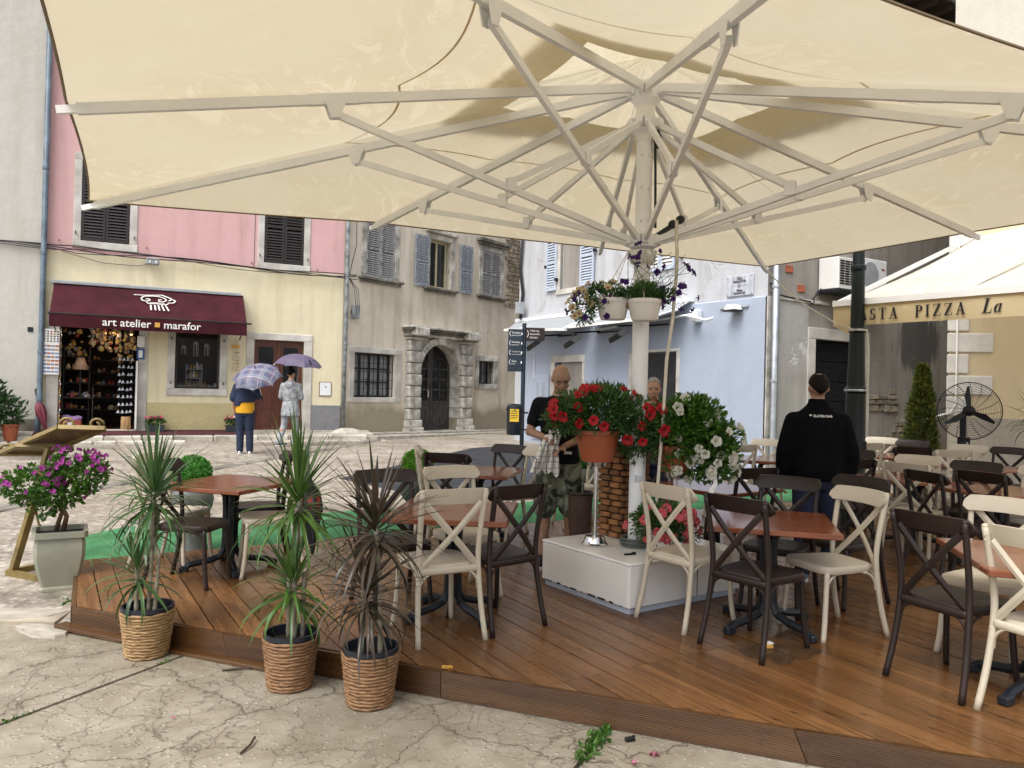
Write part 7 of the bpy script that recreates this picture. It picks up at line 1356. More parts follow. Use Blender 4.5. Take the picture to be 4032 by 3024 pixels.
def hand(mb, wrist, d, up, sc=1.0, curl=0.9):
    d = Vector(d).normalized(); up = Vector(up); x = d.cross(up).normalized(); up = x.cross(d); w = Vector(wrist)
    M3 = Matrix((x, d, up)).transposed(); mb.ell(w + d * 0.048 * sc, (0.038 * sc, 0.052 * sc, 0.018 * sc), M3, 10, 8)
    for k, (o, L) in enumerate(((-0.028, 0.062), (-0.010, 0.074), (0.009, 0.070), (0.026, 0.054))):
        p = w + d * 0.09 * sc + x * o * sc; q = [p]; a = 0.25
        for j in range(3): a += curl * 0.42; q.append(q[-1] + (d * math.cos(a) - up * math.sin(a)) * L / 3 * sc)
        mb.tube(q, [0.0095 * sc, 0.009 * sc, 0.0085 * sc, 0.007 * sc], 8)
    p = w + d * 0.03 * sc - x * 0.032 * sc; mb.tube([p, p + (d * 0.6 - x * 0.7 - up * 0.2) * 0.035 * sc, p + (d * 1.0 - x * 0.75 - up * 0.5) * 0.055 * sc], [0.011 * sc, 0.0105 * sc, 0.008 * sc], 8)
def head_parts(mb, M):
    def e(c, r): mb.ell(M @ Vector(c), r, M.to_3x3(), 18, 14)
    e((0, 0.0, 1.672), (0.076, 0.096, 0.100)); e((0, 0.028, 1.615), (0.066, 0.072, 0.074)); e((0, 0.050, 1.570), (0.046, 0.042, 0.030)); e((0, 0.108, 1.632), (0.013, 0.016, 0.026)); e((0, 0.114, 1.618), (0.017, 0.014, 0.011))
    for s in (-1, 1): e((s * 0.079, -0.008, 1.640), (0.010, 0.021, 0.032)); e((s * 0.032, 0.083, 1.672), (0.026, 0.016, 0.010)); e((s * 0.040, 0.066, 1.615), (0.026, 0.026, 0.026))
    e((0, 0.094, 1.585), (0.024, 0.014, 0.008)); e((0, 0.092, 1.573), (0.020, 0.014, 0.008))
def human(label, loc, rz, H, arms, legs, skin=SKIN, head_tilt=(0, 0), head_turn=0, wide=1.0, voxel=0.011):
    """arms / legs: two joint chains each in metres for a 1.75 m figure facing +Y; returns root, scale, head matrix, torso rings"""
    k = H / 1.75; t = thing('person', label, 'person', loc, rz); t.scale = (k, k, k)
    mb = MB(); ringloft(mb, [((0, y, z), rx * wide, ry * wide) for z, rx, ry, y in TORSO])
    for j in arms:
        chain(mb, j[:3], [0.052, 0.041, 0.028]); d = Vector(j[2]) - Vector(j[1]); hand(mb, j[2], d, j[3] if len(j) > 3 else (0, 1, 0))
    for j in legs:
        hp, kn, an = [Vector(p) for p in j[:3]]; cf_ = kn.lerp(an, 0.28) + Vector((0, -0.018, 0)); chain(mb, [hp, hp.lerp(kn, 0.5), kn, cf_, kn.lerp(an, 0.65), an], [0.088, 0.076, 0.056, 0.058, 0.043, 0.036])
        fd_ = Vector(j[3]) if len(j) > 3 else Vector((0, 1, 0)); mb.ell(an + fd_ * 0.06 + Vector((0, 0, -0.045)), (0.042, 0.125, 0.036), Matrix.Rotation(math.atan2(-fd_.x, fd_.y), 3, 'Z'), 14, 10)
    HM = Matrix.Translation((0, 0.01, 1.56)) @ Matrix.Rotation(head_turn, 4, 'Z') @ Matrix.Rotation(head_tilt[0], 4, 'X') @ Matrix.Rotation(head_tilt[1], 4, 'Y') @ Matrix.Translation((0, -0.01, -1.56))
    head_parts(mb, HM); remeshed(mb, 'body', skin, t, voxel, 3); return t, HM
def face(t, HM, browm, eyes=True):
    for s in (-1, 1):                                   # eyes lowered: the lash line and brow are what shows
        MB().tube([HM @ Vector((s * x, y, z)) for x, y, z in ((0.018, 0.0925, 1.6535), (0.032, 0.0965, 1.6505), (0.047, 0.086, 1.6530))], (0.0035, 0.0022), 6).build('eyelid', MAT['ink'], t); MB().tube([HM @ Vector((s * x, y, z)) for x, y, z in ((0.012, 0.099, 1.676), (0.032, 0.0985, 1.683), (0.052, 0.083, 1.675))], (0.0035, 0.0055), 6).build('eyebrow', browm, t)
    MB().tube([HM @ Vector((x, 0.108 - abs(x) * 0.35, 1.579)) for x in (-0.024, -0.012, 0, 0.012, 0.024)], 0.0028, 5).build('mouth_line', pm('lip', (0.20, 0.07, 0.05), 0.5), t)
def shoes(t, legs, mat, sole):
    for j in legs:
        an = Vector(j[2]); fd_ = Vector(j[3]) if len(j) > 3 else Vector((0, 1, 0)); M3 = Matrix.Rotation(math.atan2(-fd_.x, fd_.y), 3, 'Z'); mb = MB(); mb.ell(an + fd_ * 0.062 + Vector((0, 0, -0.040)), (0.05, 0.14, 0.042), M3, 14, 10); mb.ell(an + Vector((0, 0, -0.02)), (0.046, 0.055, 0.05), M3, 12, 8)
        s = remeshed(mb, 'shoe', mat, t, 0.012, 2); MB().prism([((M3 @ Vector((0.047 * math.cos(a), 0.138 * math.sin(a), 0))) + an + fd_ * 0.062)[:2] for a in [2 * math.pi * q / 20 for q in range(20)]], an.z - 0.083, an.z - 0.062).build('sole', sole, s)
def garment(t, name, mat, fn, voxel=0.012, it=4): mb = MB(); fn(mb); return remeshed(mb, name, mat, t, voxel, it)

# --- bald man with the checked cloth
ARM = [((0.185, -0.005, 1.405), (0.262, 0.02, 1.165), (0.10, 0.24, 1.13), (0.2, 0.0, 1)), ((-0.185, -0.005, 1.405), (-0.235, 0.03, 1.14), (-0.06, 0.24, 1.06), (-0.2, 0, 1))]
LEG = [((0.092, 0, 0.86), (0.115, 0.03, 0.48), (0.125, 0.0, 0.083)), ((-0.092, 0, 0.86), (-0.10, -0.04, 0.49), (-0.11, -0.14, 0.083))]
bm, HM = human('person in black t-shirt and camouflage shorts bending over a tea towel', (0.42, 6.62, DZ), R(172), 1.72, ARM, LEG, head_tilt=(R(-34), R(4)), head_turn=R(14)); face(bm, HM, MAT['ink'])
blackt = pm('black_cotton', (0.008, 0.008, 0.011), 0.9, 0.2, 10, 0.3, 60, spec=0.12)
def f(mb):
    ringloft(mb, [((0, y, z), rx + 0.018, ry + 0.018) for z, rx, ry, y in [(0.90, 0.168, 0.125, 0)] + TORSO[2:7] + [(1.455, 0.128, 0.078, -0.012), (1.485, 0.068, 0.064, -0.01)]])
    for j in ARM: a, b_ = Vector(j[0]), Vector(j[1]); chain(mb, [a.lerp(Vector((0, 0, 1.38)), 0.25), a, a.lerp(b_, 0.62)], [0.075, 0.070, 0.062])
garment(bm, 't_shirt', blackt, f)
def camo():
    m, t, p, _ = new_mat('camouflage'); v = coords(t); n1 = noise_(t, v, 7, 2, 0.4, 0.6); n2 = noise_(t, v, 9, 2, 0.4, 1.0); c = mixc(t, ramp(t, n1, 0.48, 0.51), (0.16, 0.17, 0.12), (0.075, 0.09, 0.06)); c = mixc(t, ramp(t, n2, 0.56, 0.59), c, (0.022, 0.028, 0.022)); c = mixc(t, ramp(t, n2, 0.40, 0.37), c, (0.23, 0.235, 0.18)); t.links.new(c, p.inputs[0]); p.inputs['Roughness'].default_value = 0.9; bump_(t, p, noise_(t, v, 25, 4), 0.4, 0.01); return m
def f(mb):
    ringloft(mb, [((0, 0, 0.80), 0.15, 0.115), ((0, -0.01, 0.88), 0.182, 0.138), ((0, 0, 0.965), 0.172, 0.125)])
    for j in LEG: hp, kn = Vector(j[0]), Vector(j[1]); chain(mb, [hp, hp.lerp(kn, 0.5), hp.lerp(kn, 0.92)], [0.112, 0.108, 0.104])
sho = garment(bm, 'shorts', camo(), f); 
for sx in (1, -1): MB().box((sx * 0.215, 0.02, 0.66), (0.02, 0.13, 0.15), b=0.008).build('cargo_pocket', sho.data.materials[0], sho)
MB().b2((-0.12, 0.142, 0.99), (-0.06, 0.147, 1.012)).build('shirt_tag', MAT['lettering'], bm); shoes(bm, LEG, MAT['black'], MAT['white'])
def checks():
    m, t, p, _ = new_mat('checked_cloth'); v = coords(t); sep = t.nodes.new('ShaderNodeSeparateXYZ'); t.links.new(v, sep.inputs[0]); n = noise_(t, v, 6, 2); f_ = None
    for ax in (0, 2): q = math_(t, 'PINGPONG', math_(t, 'ADD', sep.outputs[ax], math_(t, 'MULTIPLY', n, 0.05)), 0.024); g = ramp(t, q, 0.0012, 0.003, 1, 0); f_ = g if f_ is None else math_(t, 'MAXIMUM', f_, g)
    c = mixc(t, f_, (0.72, 0.71, 0.68), (0.05, 0.05, 0.06)); t.links.new(c, p.inputs[0]); p.inputs['Roughness'].default_value = 0.95; bump_(t, p, noise_(t, v, 30, 4), 0.3, 0.01); return m
ct = thing('tea_towel', 'white checked tea towel in the hands of the person in camouflage shorts', 'cloth', (0.335, 6.36, 1.28)); rows = []
for j in range(15):
    u = j / 14; z = 0.06 - 0.36 * u; w = 0.05 + 0.20 * u ** 0.8; rows.append([(-w / 2 + w * i / 18 - 0.05 * u + (0.05 if u < 0.2 else 0), 0.028 * math.sin(i * 1.25 + u * 2.5) * (0.5 + u) + 0.015 * math.sin(i * 0.5 + 4 * u), z - 0.05 * abs(i / 18 - 0.45) * u + 0.02 * math.sin(i * 1.1)) for i in range(19)])
sheet(rows).build('cloth', checks(), ct, smooth=True); sheet([[(-0.03 + 0.012 * i + 0.01 * math.sin(j), -0.05 + 0.02 * math.sin(i * 1.4 + j), 0.05 - 0.03 * j + 0.008 * math.sin(i * 2)) for i in range(9)] for j in range(7)]).build('bunched_fold', ct.children[0].data.materials[0] if ct.children else MAT['white'], ct, smooth=True)

# --- man in black seen from behind
ARM = [((0.195, -0.01, 1.355), (0.268, -0.02, 1.09), (0.278, 0.05, 0.85), (1, 0, 0)), ((-0.195, -0.01, 1.355), (-0.262, -0.02, 1.09), (-0.268, 0.04, 0.85), (-1, 0, 0))]
LEG = [((0.095, 0, 0.86), (0.115, 0.02, 0.48), (0.125, -0.01, 0.083), (0.2, 0.98, 0)), ((-0.095, 0, 0.86), (-0.10, 0.02, 0.48), (-0.10, -0.02, 0.083), (-0.2, 0.98, 0))]
km, HM = human('person in black sweater and navy jeans standing back to us', (2.52, 6.33, DZ), R(-8), 1.68, ARM, LEG, head_tilt=(R(10), 0), wide=0.98)
def f(mb):
    ringloft(mb, [((0, 0.0, 0.86), 0.215, 0.165), ((0, 0.0, 0.95), 0.232, 0.178), ((0, 0, 1.08), 0.226, 0.165), ((0, -0.01, 1.22), 0.222, 0.160), ((0, -0.015, 1.32), 0.210, 0.150), ((0, -0.012, 1.38), 0.196, 0.132), ((0, -0.012, 1.43), 0.165, 0.108), ((0, -0.008, 1.475), 0.112, 0.090), ((0, -0.004, 1.51), 0.080, 0.080), ((0, 0.0, 1.55), 0.074, 0.078)])
    for j in ARM: a, e_, w = [Vector(p) for p in j[:3]]; chain(mb, [a.lerp(Vector((0, 0, 1.34)), 0.3), a, a.lerp(e_, 0.5), e_, e_.lerp(w, 0.5), w], [0.095, 0.082, 0.084, 0.080, 0.072, 0.052])
sw = garment(km, 'sweater', pm('black_fleece', (0.0055, 0.0055, 0.007), 0.95, 0.2, 14, 0.5, 90, spec=0.06), f)
jean = pm('navy_denim', (0.010, 0.016, 0.045), 0.85, 0.35, 8, 0.3, 60)
def trousers(legs, top=1.0, r0=0.115, flare=1.0):
    def f(mb):
        ringloft(mb, [((0, 0, 0.78), 0.15, 0.115), ((0, -0.01, 0.88), 0.178, 0.134), ((0, 0, top), 0.168, 0.122)])
        for j in legs: hp, kn, an = [Vector(p) for p in j[:3]]; chain(mb, [hp, hp.lerp(kn, 0.5), kn, kn.lerp(an, 0.5), an + Vector((0, 0, 0.0))], [0.108 * flare, 0.096 * flare, 0.078 * flare, 0.072 * flare, 0.066 * flare])
    return f
garment(km, 'jeans', jean, trousers(LEG)); shoes(km, LEG, MAT['bluepipe'], MAT['white'])
hairm = pm('dark_hair', (0.010, 0.0065, 0.005), 0.7, 0.5, 40, 0.8, 120, stretch=(1, 1, 0.3), spec=0.15)
def hair_shell(t, HM, mat, crown=True, thick=0.010, low=1.60, front=0.055):
    mb = MB(); vs = []; fs = []; nu, nv = 28, 12
    for i in range(nv + 1):
        pass
        for k in range(nu + 1):
            a = R(-270) + R(360) * k / nu; side = abs(math.cos(a)) ** 1.5; t1 = (R(126) * (1 - side) + R(84) * side) if math.sin(a) < 0 else (R(84) + (R(50) - R(84)) * math.sin(a) ** 0.7); t0 = R(26 if not crown else 0); th = t0 + (t1 - t0) * i / nv; vs.append(HM @ Vector(((0.076 + thick) * math.sin(th) * math.cos(a), -0.002 + (0.096 + thick) * math.sin(th) * math.sin(a), 1.672 + (0.100 + thick) * math.cos(th))))
    for i in range(nv):
        for k in range(nu): fs.append((i * (nu + 1) + k, (i + 1) * (nu + 1) + k, (i + 1) * (nu + 1) + k + 1, i * (nu + 1) + k + 1))
    o = mb.add(vs, fs).build('hair', mat, t, smooth=True); md = o.modifiers.new('solid', 'SOLIDIFY'); md.thickness = 0.012; md.offset = -1; return o
hair_shell(km, HM, hairm, crown=False)
tm_ = text_mesh('ZLATEN DAB', 0.026, MAT['lettering'], bold=0.0006, extrude=0.0); bv_ = BVHTree.FromPolygons([v.co for v in sw.data.vertices], [p.vertices for p in sw.data.polygons])
for v in tm_.vertices:
    x, z = v.co.x + 0.012, v.co.y + 1.405; hit = bv_.ray_cast(Vector((x, -1, z)), Vector((0, 1, 0))); v.co = (x, (hit[0].y if hit[0] else -0.13) - 0.003, z)
place('lettering', tm_, km)
hy = bv_.ray_cast(Vector((-0.085, -1, 1.408)), Vector((0, 1, 0)))[0].y; MB().ell((-0.085, hy - 0.002, 1.411), (0.011, 0.002, 0.007), nu=10, nv=6).b2((-0.0865, hy - 0.003, 1.398), (-0.0835, hy - 0.001, 1.408)).build('tree_emblem', MAT['lettering'], km)

# --- grey-haired man behind the flowers
ARM = [((0.185, -0.005, 1.405), (0.24, -0.02, 1.13), (0.22, 0.10, 0.90)), ((-0.185, -0.005, 1.405), (-0.24, -0.02, 1.13), (-0.22, 0.10, 0.90))]; LEG = [((0.092, 0, 0.86), (0.10, 0.02, 0.48), (0.10, 0, 0.083)), ((-0.092, 0, 0.86), (-0.10, 0.02, 0.48), (-0.10, 0, 0.083))]
gm, HM = human('person in dark shirt mostly hidden behind the white petunias', (1.50, 8.15, DZ), R(170), 1.64, ARM, LEG, SKIN2, (R(-8), 0)); greyh = pm('grey_hair', (0.30, 0.29, 0.28), 0.7, 0.3, 40, 0.6, 120); face(gm, HM, greyh); hair_shell(gm, HM @ Matrix.Translation((0, -0.006, 0.004)), greyh, True, 0.007)
def f(mb):
    ringloft(mb, [((0, y, z), rx + 0.02, ry + 0.02) for z, rx, ry, y in [(0.88, 0.168, 0.125, 0)] + TORSO[2:7] + [(1.455, 0.128, 0.078, -0.012), (1.485, 0.068, 0.064, -0.01)]])
    for j in ARM: a, b_ = Vector(j[0]), Vector(j[1]); chain(mb, [a, a.lerp(b_, 0.65)], [0.072, 0.064])
garment(gm, 'shirt', pm('dark_shirt', (0.02, 0.02, 0.025), 0.8), f); garment(gm, 'trousers', jean, trousers(LEG)); shoes(gm, LEG, MAT['black'], MAT['black'])

# --- two women under umbrellas
ARM = [((0.17, 0, 1.38), (0.26, 0.05, 1.18), (0.20, 0.10, 1.40), (0, -1, 0)), ((-0.17, 0, 1.38), (-0.235, -0.03, 1.12), (-0.22, 0.04, 0.87))]; LEG = [((0.088, 0, 0.86), (0.095, 0.02, 0.48), (0.115, 0, 0.083)), ((-0.088, 0, 0.86), (-0.09, 0.02, 0.48), (-0.085, 0.01, 0.083))]
w1, HM = human('person in navy and yellow tops and navy trousers holding a plaid umbrella', (-5.20, 15.02, 0.265), R(8), 1.66, ARM, LEG, SKIN2, wide=1.08); hair_shell(w1, HM, hairm, True, 0.02)
def f(mb): ringloft(mb, [((0, 0, 0.84), 0.190, 0.150), ((0, 0, 0.95), 0.186, 0.142), ((0, 0, 1.10), 0.172, 0.128), ((0, 0, 1.25), 0.172, 0.13)])
garment(w1, 'yellow_shirt', pm('yellow_knit', (0.66, 0.33, 0.008), 0.8, 0.1, 8), f)
def f(mb):
    ringloft(mb, [((-0.02, 0, 1.06), 0.205, 0.158), ((0, 0, 1.15), 0.196, 0.150), ((0, 0, 1.28), 0.192, 0.145), ((0, -0.01, 1.38), 0.186, 0.128), ((0, -0.01, 1.44), 0.13, 0.10), ((0, -0.01, 1.49), 0.08, 0.075)]); ringloft(mb, [((-0.12, -0.02, 0.985), 0.10, 0.12), ((-0.08, 0, 1.15), 0.14, 0.13)])
    for j in ARM: a, b_ = Vector(j[0]), Vector(j[1]); chain(mb, [a, a.lerp(b_, 0.9)], [0.085, 0.085])
garment(w1, 'navy_shawl', pm('navy_cloth', (0.012, 0.020, 0.055), 0.85, 0.2, 8), f); garment(w1, 'trousers', pm('navy_trousers', (0.012, 0.020, 0.050), 0.85, 0.25, 8, 0.3, 40), trousers(LEG, 0.98, flare=1.06)); shoes(w1, LEG, MAT['white'], MAT['white'])
ARM = [((0.17, 0, 1.38), (0.22, 0.06, 1.12), (0.10, 0.22, 1.22), (0, -1, 0)), ((-0.17, 0, 1.38), (-0.23, 0.02, 1.14), (-0.12, 0.20, 1.28), (0, -1, 0))]; LEG = [((0.088, 0, 0.86), (0.10, 0.05, 0.48), (0.115, -0.02, 0.083), (0.9, 0.43, 0)), ((-0.088, 0, 0.86), (-0.15, 0.03, 0.48), (-0.235, -0.06, 0.10), (0.75, 0.66, 0))]
w2, HM = human('person in grey hooded coat and leggings holding a purple umbrella', (-4.74, 16.5, 0.30), R(-6), 1.66, ARM, LEG, SKIN2); hair_shell(w2, HM, hairm, True, 0.012); MB().ell(HM @ Vector((0, -0.04, 1.80)), (0.045, 0.045, 0.04)).build('hair_bun', hairm, w2, smooth=True)
coat = pm('grey_print_coat', (0.26, 0.28, 0.30), 0.7, 0.35, 14, 0.3, 50, col2=(0.44, 0.46, 0.48))
def f(mb):
    ringloft(mb, [((0, 0, 0.70), 0.212, 0.170), ((0, 0, 0.80), 0.205, 0.165), ((0, 0, 0.95), 0.185, 0.145), ((0, 0, 1.06), 0.166, 0.126), ((0, 0, 1.18), 0.182, 0.142), ((0, 0, 1.32), 0.192, 0.145), ((0, -0.01, 1.40), 0.175, 0.118), ((0, -0.01, 1.46), 0.11, 0.09), ((0, -0.01, 1.51), 0.075, 0.07)])
    mb.ell((0, -0.11, 1.40), (0.115, 0.06, 0.10))
    for j in ARM: a, e_, w = [Vector(p) for p in j[:3]]; chain(mb, [a, e_, e_.lerp(w, 0.9)], [0.08, 0.07, 0.055])
garment(w2, 'coat', coat, f); MB().tube([(0.168 * math.cos(a), 0.128 * math.sin(a), 1.06) for a in [2 * math.pi * q / 24 for q in range(24)]], 0.012, 6, closed=True).build('waist_cord', coat, w2); garment(w2, 'leggings', pm('pale_grey_leggings', (0.33, 0.36, 0.40), 0.8, 0.2, 10), trousers(LEG, 0.95, flare=0.93)); shoes(w2, LEG, pm('grey_slip_on', (0.11, 0.12, 0.15), 0.8), MAT['white'])
def plaid():
    m, t, p, _ = new_mat('plaid_cloth'); v = coords(t); sep = t.nodes.new('ShaderNodeSeparateXYZ'); t.links.new(v, sep.inputs[0]); c = (0.075, 0.085, 0.16)
    for ax in (0, 1):
        for off_, w, col in ((0.0, 0.022, (0.20, 0.21, 0.26)), (0.045, 0.007, (0.40, 0.39, 0.42)), (0.08, 0.010, (0.18, 0.10, 0.13))): q = math_(t, 'PINGPONG', math_(t, 'ADD', sep.outputs[ax], off_), 0.10); c = mixc(t, ramp(t, q, w, w + 0.004, 0.62, 0), c, col)
    t.links.new(c, p.inputs[0]); p.inputs['Roughness'].default_value = 0.6; return m
def open_umbrella(label, tip, axis, r, depth, mat, shaft, ribs=8, spin=0.2):
    t = thing('umbrella', label, 'umbrella', tip); ax = Vector(axis).normalized(); t.rotation_mode = 'QUATERNION'; t.rotation_quaternion = ax.to_track_quat('Z', 'Y'); ns = 6
    for i in range(ribs):
        vs = []; fs = []; a0 = spin + 2 * math.pi * i / ribs; a1 = spin + 2 * math.pi * (i + 1) / ribs
        for j in range(8):
            u = j / 7
            for q in range(ns + 1):
                s = q / ns; k = 4 * s * (1 - s); R0 = r * math.sin(u * 1.25) / math.sin(1.25); z = -depth * (1 - math.cos(u * 1.25)) / (1 - math.cos(1.25)); p0 = Vector((math.cos(a0), math.sin(a0), 0)) * R0; p1 = Vector((math.cos(a1), math.sin(a1), 0)) * R0; p = p0.lerp(p1, s) * (1 - 0.05 * k * u ** 3) * (1 + 0.03 * k * (1 - u)); vs.append((p.x, p.y, z + 0.035 * k * u * r))
        for j in range(7):
            for q in range(ns): fs.append((j * (ns + 1) + q, (j + 1) * (ns + 1) + q, (j + 1) * (ns + 1) + q + 1, j * (ns + 1) + q + 1))
        MB().add(vs, fs).build('canopy_gore', mat, t, smooth=True)
        pr_ = [Vector((math.cos(a0) * r * math.sin(u * 1.25) / math.sin(1.25), math.sin(a0) * r * math.sin(u * 1.25) / math.sin(1.25), -depth * (1 - math.cos(u * 1.25)) / (1 - math.cos(1.25)) - 0.006)) for u in (0.05, 0.35, 0.65, 1.03)]; MB().tube(pr_, 0.003, 4).build('rib', MAT['steel'], t)
    MB().tube([(0, 0, 0.05), (0, 0, -shaft)], 0.006, 6).build('shaft', MAT['steel'], t); MB().tube([(0, 0, -shaft), (0, 0, -shaft - 0.12)], 0.014, 8).build('handle', MAT['black'], t); MB().lathe([(0.02, -0.005), (0.012, 0.02), (0.005, 0.06)], 10).build('ferrule', MAT['black'], t); return t
open_umbrella('plaid blue and grey umbrella held by the person in navy and yellow', (-4.93, 14.74, 1.94), (-0.05, -0.52, 0.85), 0.48, 0.22, plaid(), 0.62)
pu = open_umbrella('purple umbrella with two black cats held by the person in the grey coat', (-4.60, 16.62, 2.30), (0.10, -0.05, 1), 0.52, 0.26, pm('purple_umbrella_cloth', (0.105, 0.085, 0.145), 0.6, 0.15, 6), 0.82)
for sx in (-0.09, 0.06):       # little black cat figures printed on the near gore
    q = Vector((sx, -0.405, -0.150)); cat_ = MB().ell(q, (0.032, 0.004, 0.042), Matrix.Rotation(R(-38), 3, 'X'), 12, 8).ell(q + Vector((0.0, 0.034, 0.040)), (0.022, 0.004, 0.020), Matrix.Rotation(R(-38), 3, 'X'), 10, 8).beam(q + Vector((-0.014, 0.045, 0.052)), q + Vector((-0.018, 0.058, 0.066)), 0.010, 0.003).beam(q + Vector((0.014, 0.045, 0.052)), q + Vector((0.018, 0.058, 0.066)), 0.010, 0.003); cat_.build('cat_print', MAT['ink'], pu)
# ------------------------------------------------------------------ gift shop goods (placed in the frame of the pink house)
rs = random.Random(21)
def sthing(name, label, cat, s, y, z, group=None): return thing(name, label, cat, pinkpt(s, y, z), PRZ, group)
pcb = sthing('postcard_board', 'white board of magnets and postcards left of the shop door', 'display board', -6.24, -0.12, 0)
MB().b2((-0.155, -0.012, 1.73), (0.155, 0.012, 2.70), 0.003).build('board', MAT['white'], pcb)
cards = [pm('card_%d' % k, c, 0.5, 0.3, 20) for k, c in enumerate(((0.38, 0.16, 0.12), (0.12, 0.20, 0.38), (0.45, 0.26, 0.16), (0.24, 0.28, 0.40)))]
mags = [pm('magnet_%d' % k, c, 0.3) for k, c in enumerate(((0.35, 0.03, 0.03), (0.03, 0.12, 0.05), (0.03, 0.05, 0.25), (0.35, 0.18, 0.03), (0.02, 0.02, 0.02)))]
cm_ = [MB().b2((-0.033, -0.002, -0.022), (0.033, 0.0, 0.022)).mesh('postcard', c) for c in cards]; mm_ = [MB().ell((0, 0, 0), (0.019, 0.006, 0.015), nu=8, nv=6).mesh('magnet', c) for c in mags]
for r_ in range(8):
    for c in range(4): place('postcard', rs.choice(cm_), pcb, (-0.112 + c * 0.075, -0.0125, 1.79 + r_ * 0.078), (0, rs.uniform(-0.02, 0.02), 0))
for r_ in range(5):
    for c in range(5): place('magnet', rs.choice(mm_), pcb, (-0.12 + c * 0.06, -0.016, 2.44 + r_ * 0.052), (0, rs.uniform(-0.4, 0.4), 0))
bell = MB().lathe([(0.0, 0.055), (0.010, 0.053), (0.018, 0.035), (0.026, 0.012), (0.040, 0.0), (0.034, 0.0)], 12).mesh('bell', pm('white_ceramic', (0.66, 0.66, 0.66), 0.25, 0.1, 20, col2=(0.35, 0.37, 0.45)), True); cordm = MB().tube([(0, 0, 0.05), (0, 0, 0.17)], 0.004, 4).mesh('cord', MAT['ink'])
for si, (sx, yy, lab) in enumerate(((-4.93, 0.05, 'leftmost strand of white ceramic bells in the shop doorway'), (-4.85, 0.02, 'second strand of white ceramic bells in the shop doorway'), (-4.76, 0.05, 'third strand of white ceramic bells in the shop doorway'), (-4.69, 0.02, 'rightmost strand of white ceramic bells in the shop doorway'))):
    t = sthing('bell_strand', lab, 'bells', sx, yy, 0, 'ceramic bells in the shop doorway')
    for k in range(8): place('bell', bell, t, (rs.uniform(-0.012, 0.012), 0, 0.92 + k * 0.165 + rs.uniform(-0.01, 0.01)), None, 1.15); place('cord', cordm, t, (0, 0, 0.92 + k * 0.165))
    MB().tube([(0, 0, 0.95), (0, 0, 2.95)], 0.002, 4).build('string', MAT['rope'], t)
st_ = sthing('wood_stump', 'pale wooden stump standing in the shop doorway', 'stump', -4.78, 0.02, 0.545); MB().lathe([(0, 0), (0.10, 0), (0.105, 0.05), (0.098, 0.28), (0.09, 0.29), (0, 0.29)], 18).build('log', pm('pale_log', (0.42, 0.25, 0.11), 0.7, 0.3, 6, 0.4, 30, stretch=(3, 3, 0.6)), st_, smooth=True, angle=40); MB().lathe([(0.092, 0.286), (0, 0.293)], 18).build('end_grain', MAT['amber'], st_)
rk = sthing('card_rack', 'tall narrow rack of small cards on the right jamb of the shop door', 'rack', -4.585, -0.02, 0); MB().b2((-0.02, -0.17, 0.56), (0.02, 0.15, 2.08), 0.003).build('panel', MAT['white'], rk)
cms = MB().b2((-0.004, -0.02, -0.022), (0.0, 0.02, 0.022)); cms = [MB().b2((-0.004, -0.02, -0.022), (0.0, 0.02, 0.022)).mesh('small_card', c) for c in (cards[0], pm('card_brown', (0.16, 0.12, 0.10), 0.6, 0.3, 20), cards[3], MAT['curtain'])]
for r_ in range(26):
    for c in range(5): place('small_card', rs.choice(cms), rk, (-0.0205, -0.13 + c * 0.058, 0.64 + r_ * 0.054))
for z, c, lab in ((2.52, MAT['white'], 'upper white picture frame on the right jamb of the shop'), (2.24, pm('blue_frame', (0.03, 0.08, 0.30), 0.5), 'blue picture frame on the right jamb of the shop')):
    t = sthing('picture_frame', lab, 'picture', -4.52, -0.045, z); MB().b2((-0.075, -0.02, -0.12), (0.075, 0, 0.12), 0.004).build('frame', c, t); MB().b2((-0.04, -0.024, -0.08), (0.04, -0.0205, 0.08)).build('picture', MAT['curtain'] if z > 2.4 else MAT['white'], t)
# lit ornaments hanging from the ceiling, shelves with trinkets, a lamp, a basket
warm = [pm('shell_%d' % k, c, 0.5, 0.3, 15) for k, c in enumerate(((0.50, 0.34, 0.16), (0.36, 0.18, 0.08), (0.60, 0.50, 0.36), (0.30, 0.05, 0.04), (0.20, 0.22, 0.30), (0.55, 0.42, 0.10)))]
tri = []
for k, c in enumerate(warm): tri += [MB().lathe([(0, 0), (0.03, 0.0), (0.04, 0.03), (0.02, 0.07), (0.012, 0.09), (0, 0.095)], 10).mesh('ornament', c, True), MB().ell((0, 0, 0.03), (0.045, 0.03, 0.03), nu=8, nv=6).mesh('ornament', c, True), MB().box((0, 0, 0.04), (0.07, 0.03, 0.08), b=0.006).mesh('ornament', c)]
hg = sthing('hanging_ornaments', 'amber shell ornaments hanging from the ceiling inside the shop door', 'ornaments', 0, 0, 0)
MB().b2((-6.1, 0.45, 2.86), (-4.6, 0.49, 2.9)).build('rail', dark, hg); MB().b2((-6.1, 1.1, 2.86), (-4.6, 1.14, 2.9)).build('rail', dark, hg)
for k in range(120):
    x = rs.uniform(-5.55, -4.62) if k < 95 else rs.uniform(-6.05, -5.6); z = rs.uniform(2.28, 2.8) - (0.35 * rs.random() if x > -4.95 or x < -5.6 else 0); y = rs.choice((0.47, 1.12)) + rs.uniform(-0.12, 0.12); place('ornament', rs.choice(tri), hg, (x, y, z), (rs.uniform(-0.5, 0.5), rs.uniform(-0.5, 0.5), rs.uniform(0, 6)), rs.uniform(0.7, 1.4))
for k in range(26): x = rs.uniform(-5.5, -4.65); MB().tube([(x, 0.47, 2.87), (x, 0.47, 2.5)], 0.002, 3).build('thread', MAT['rope'], hg)
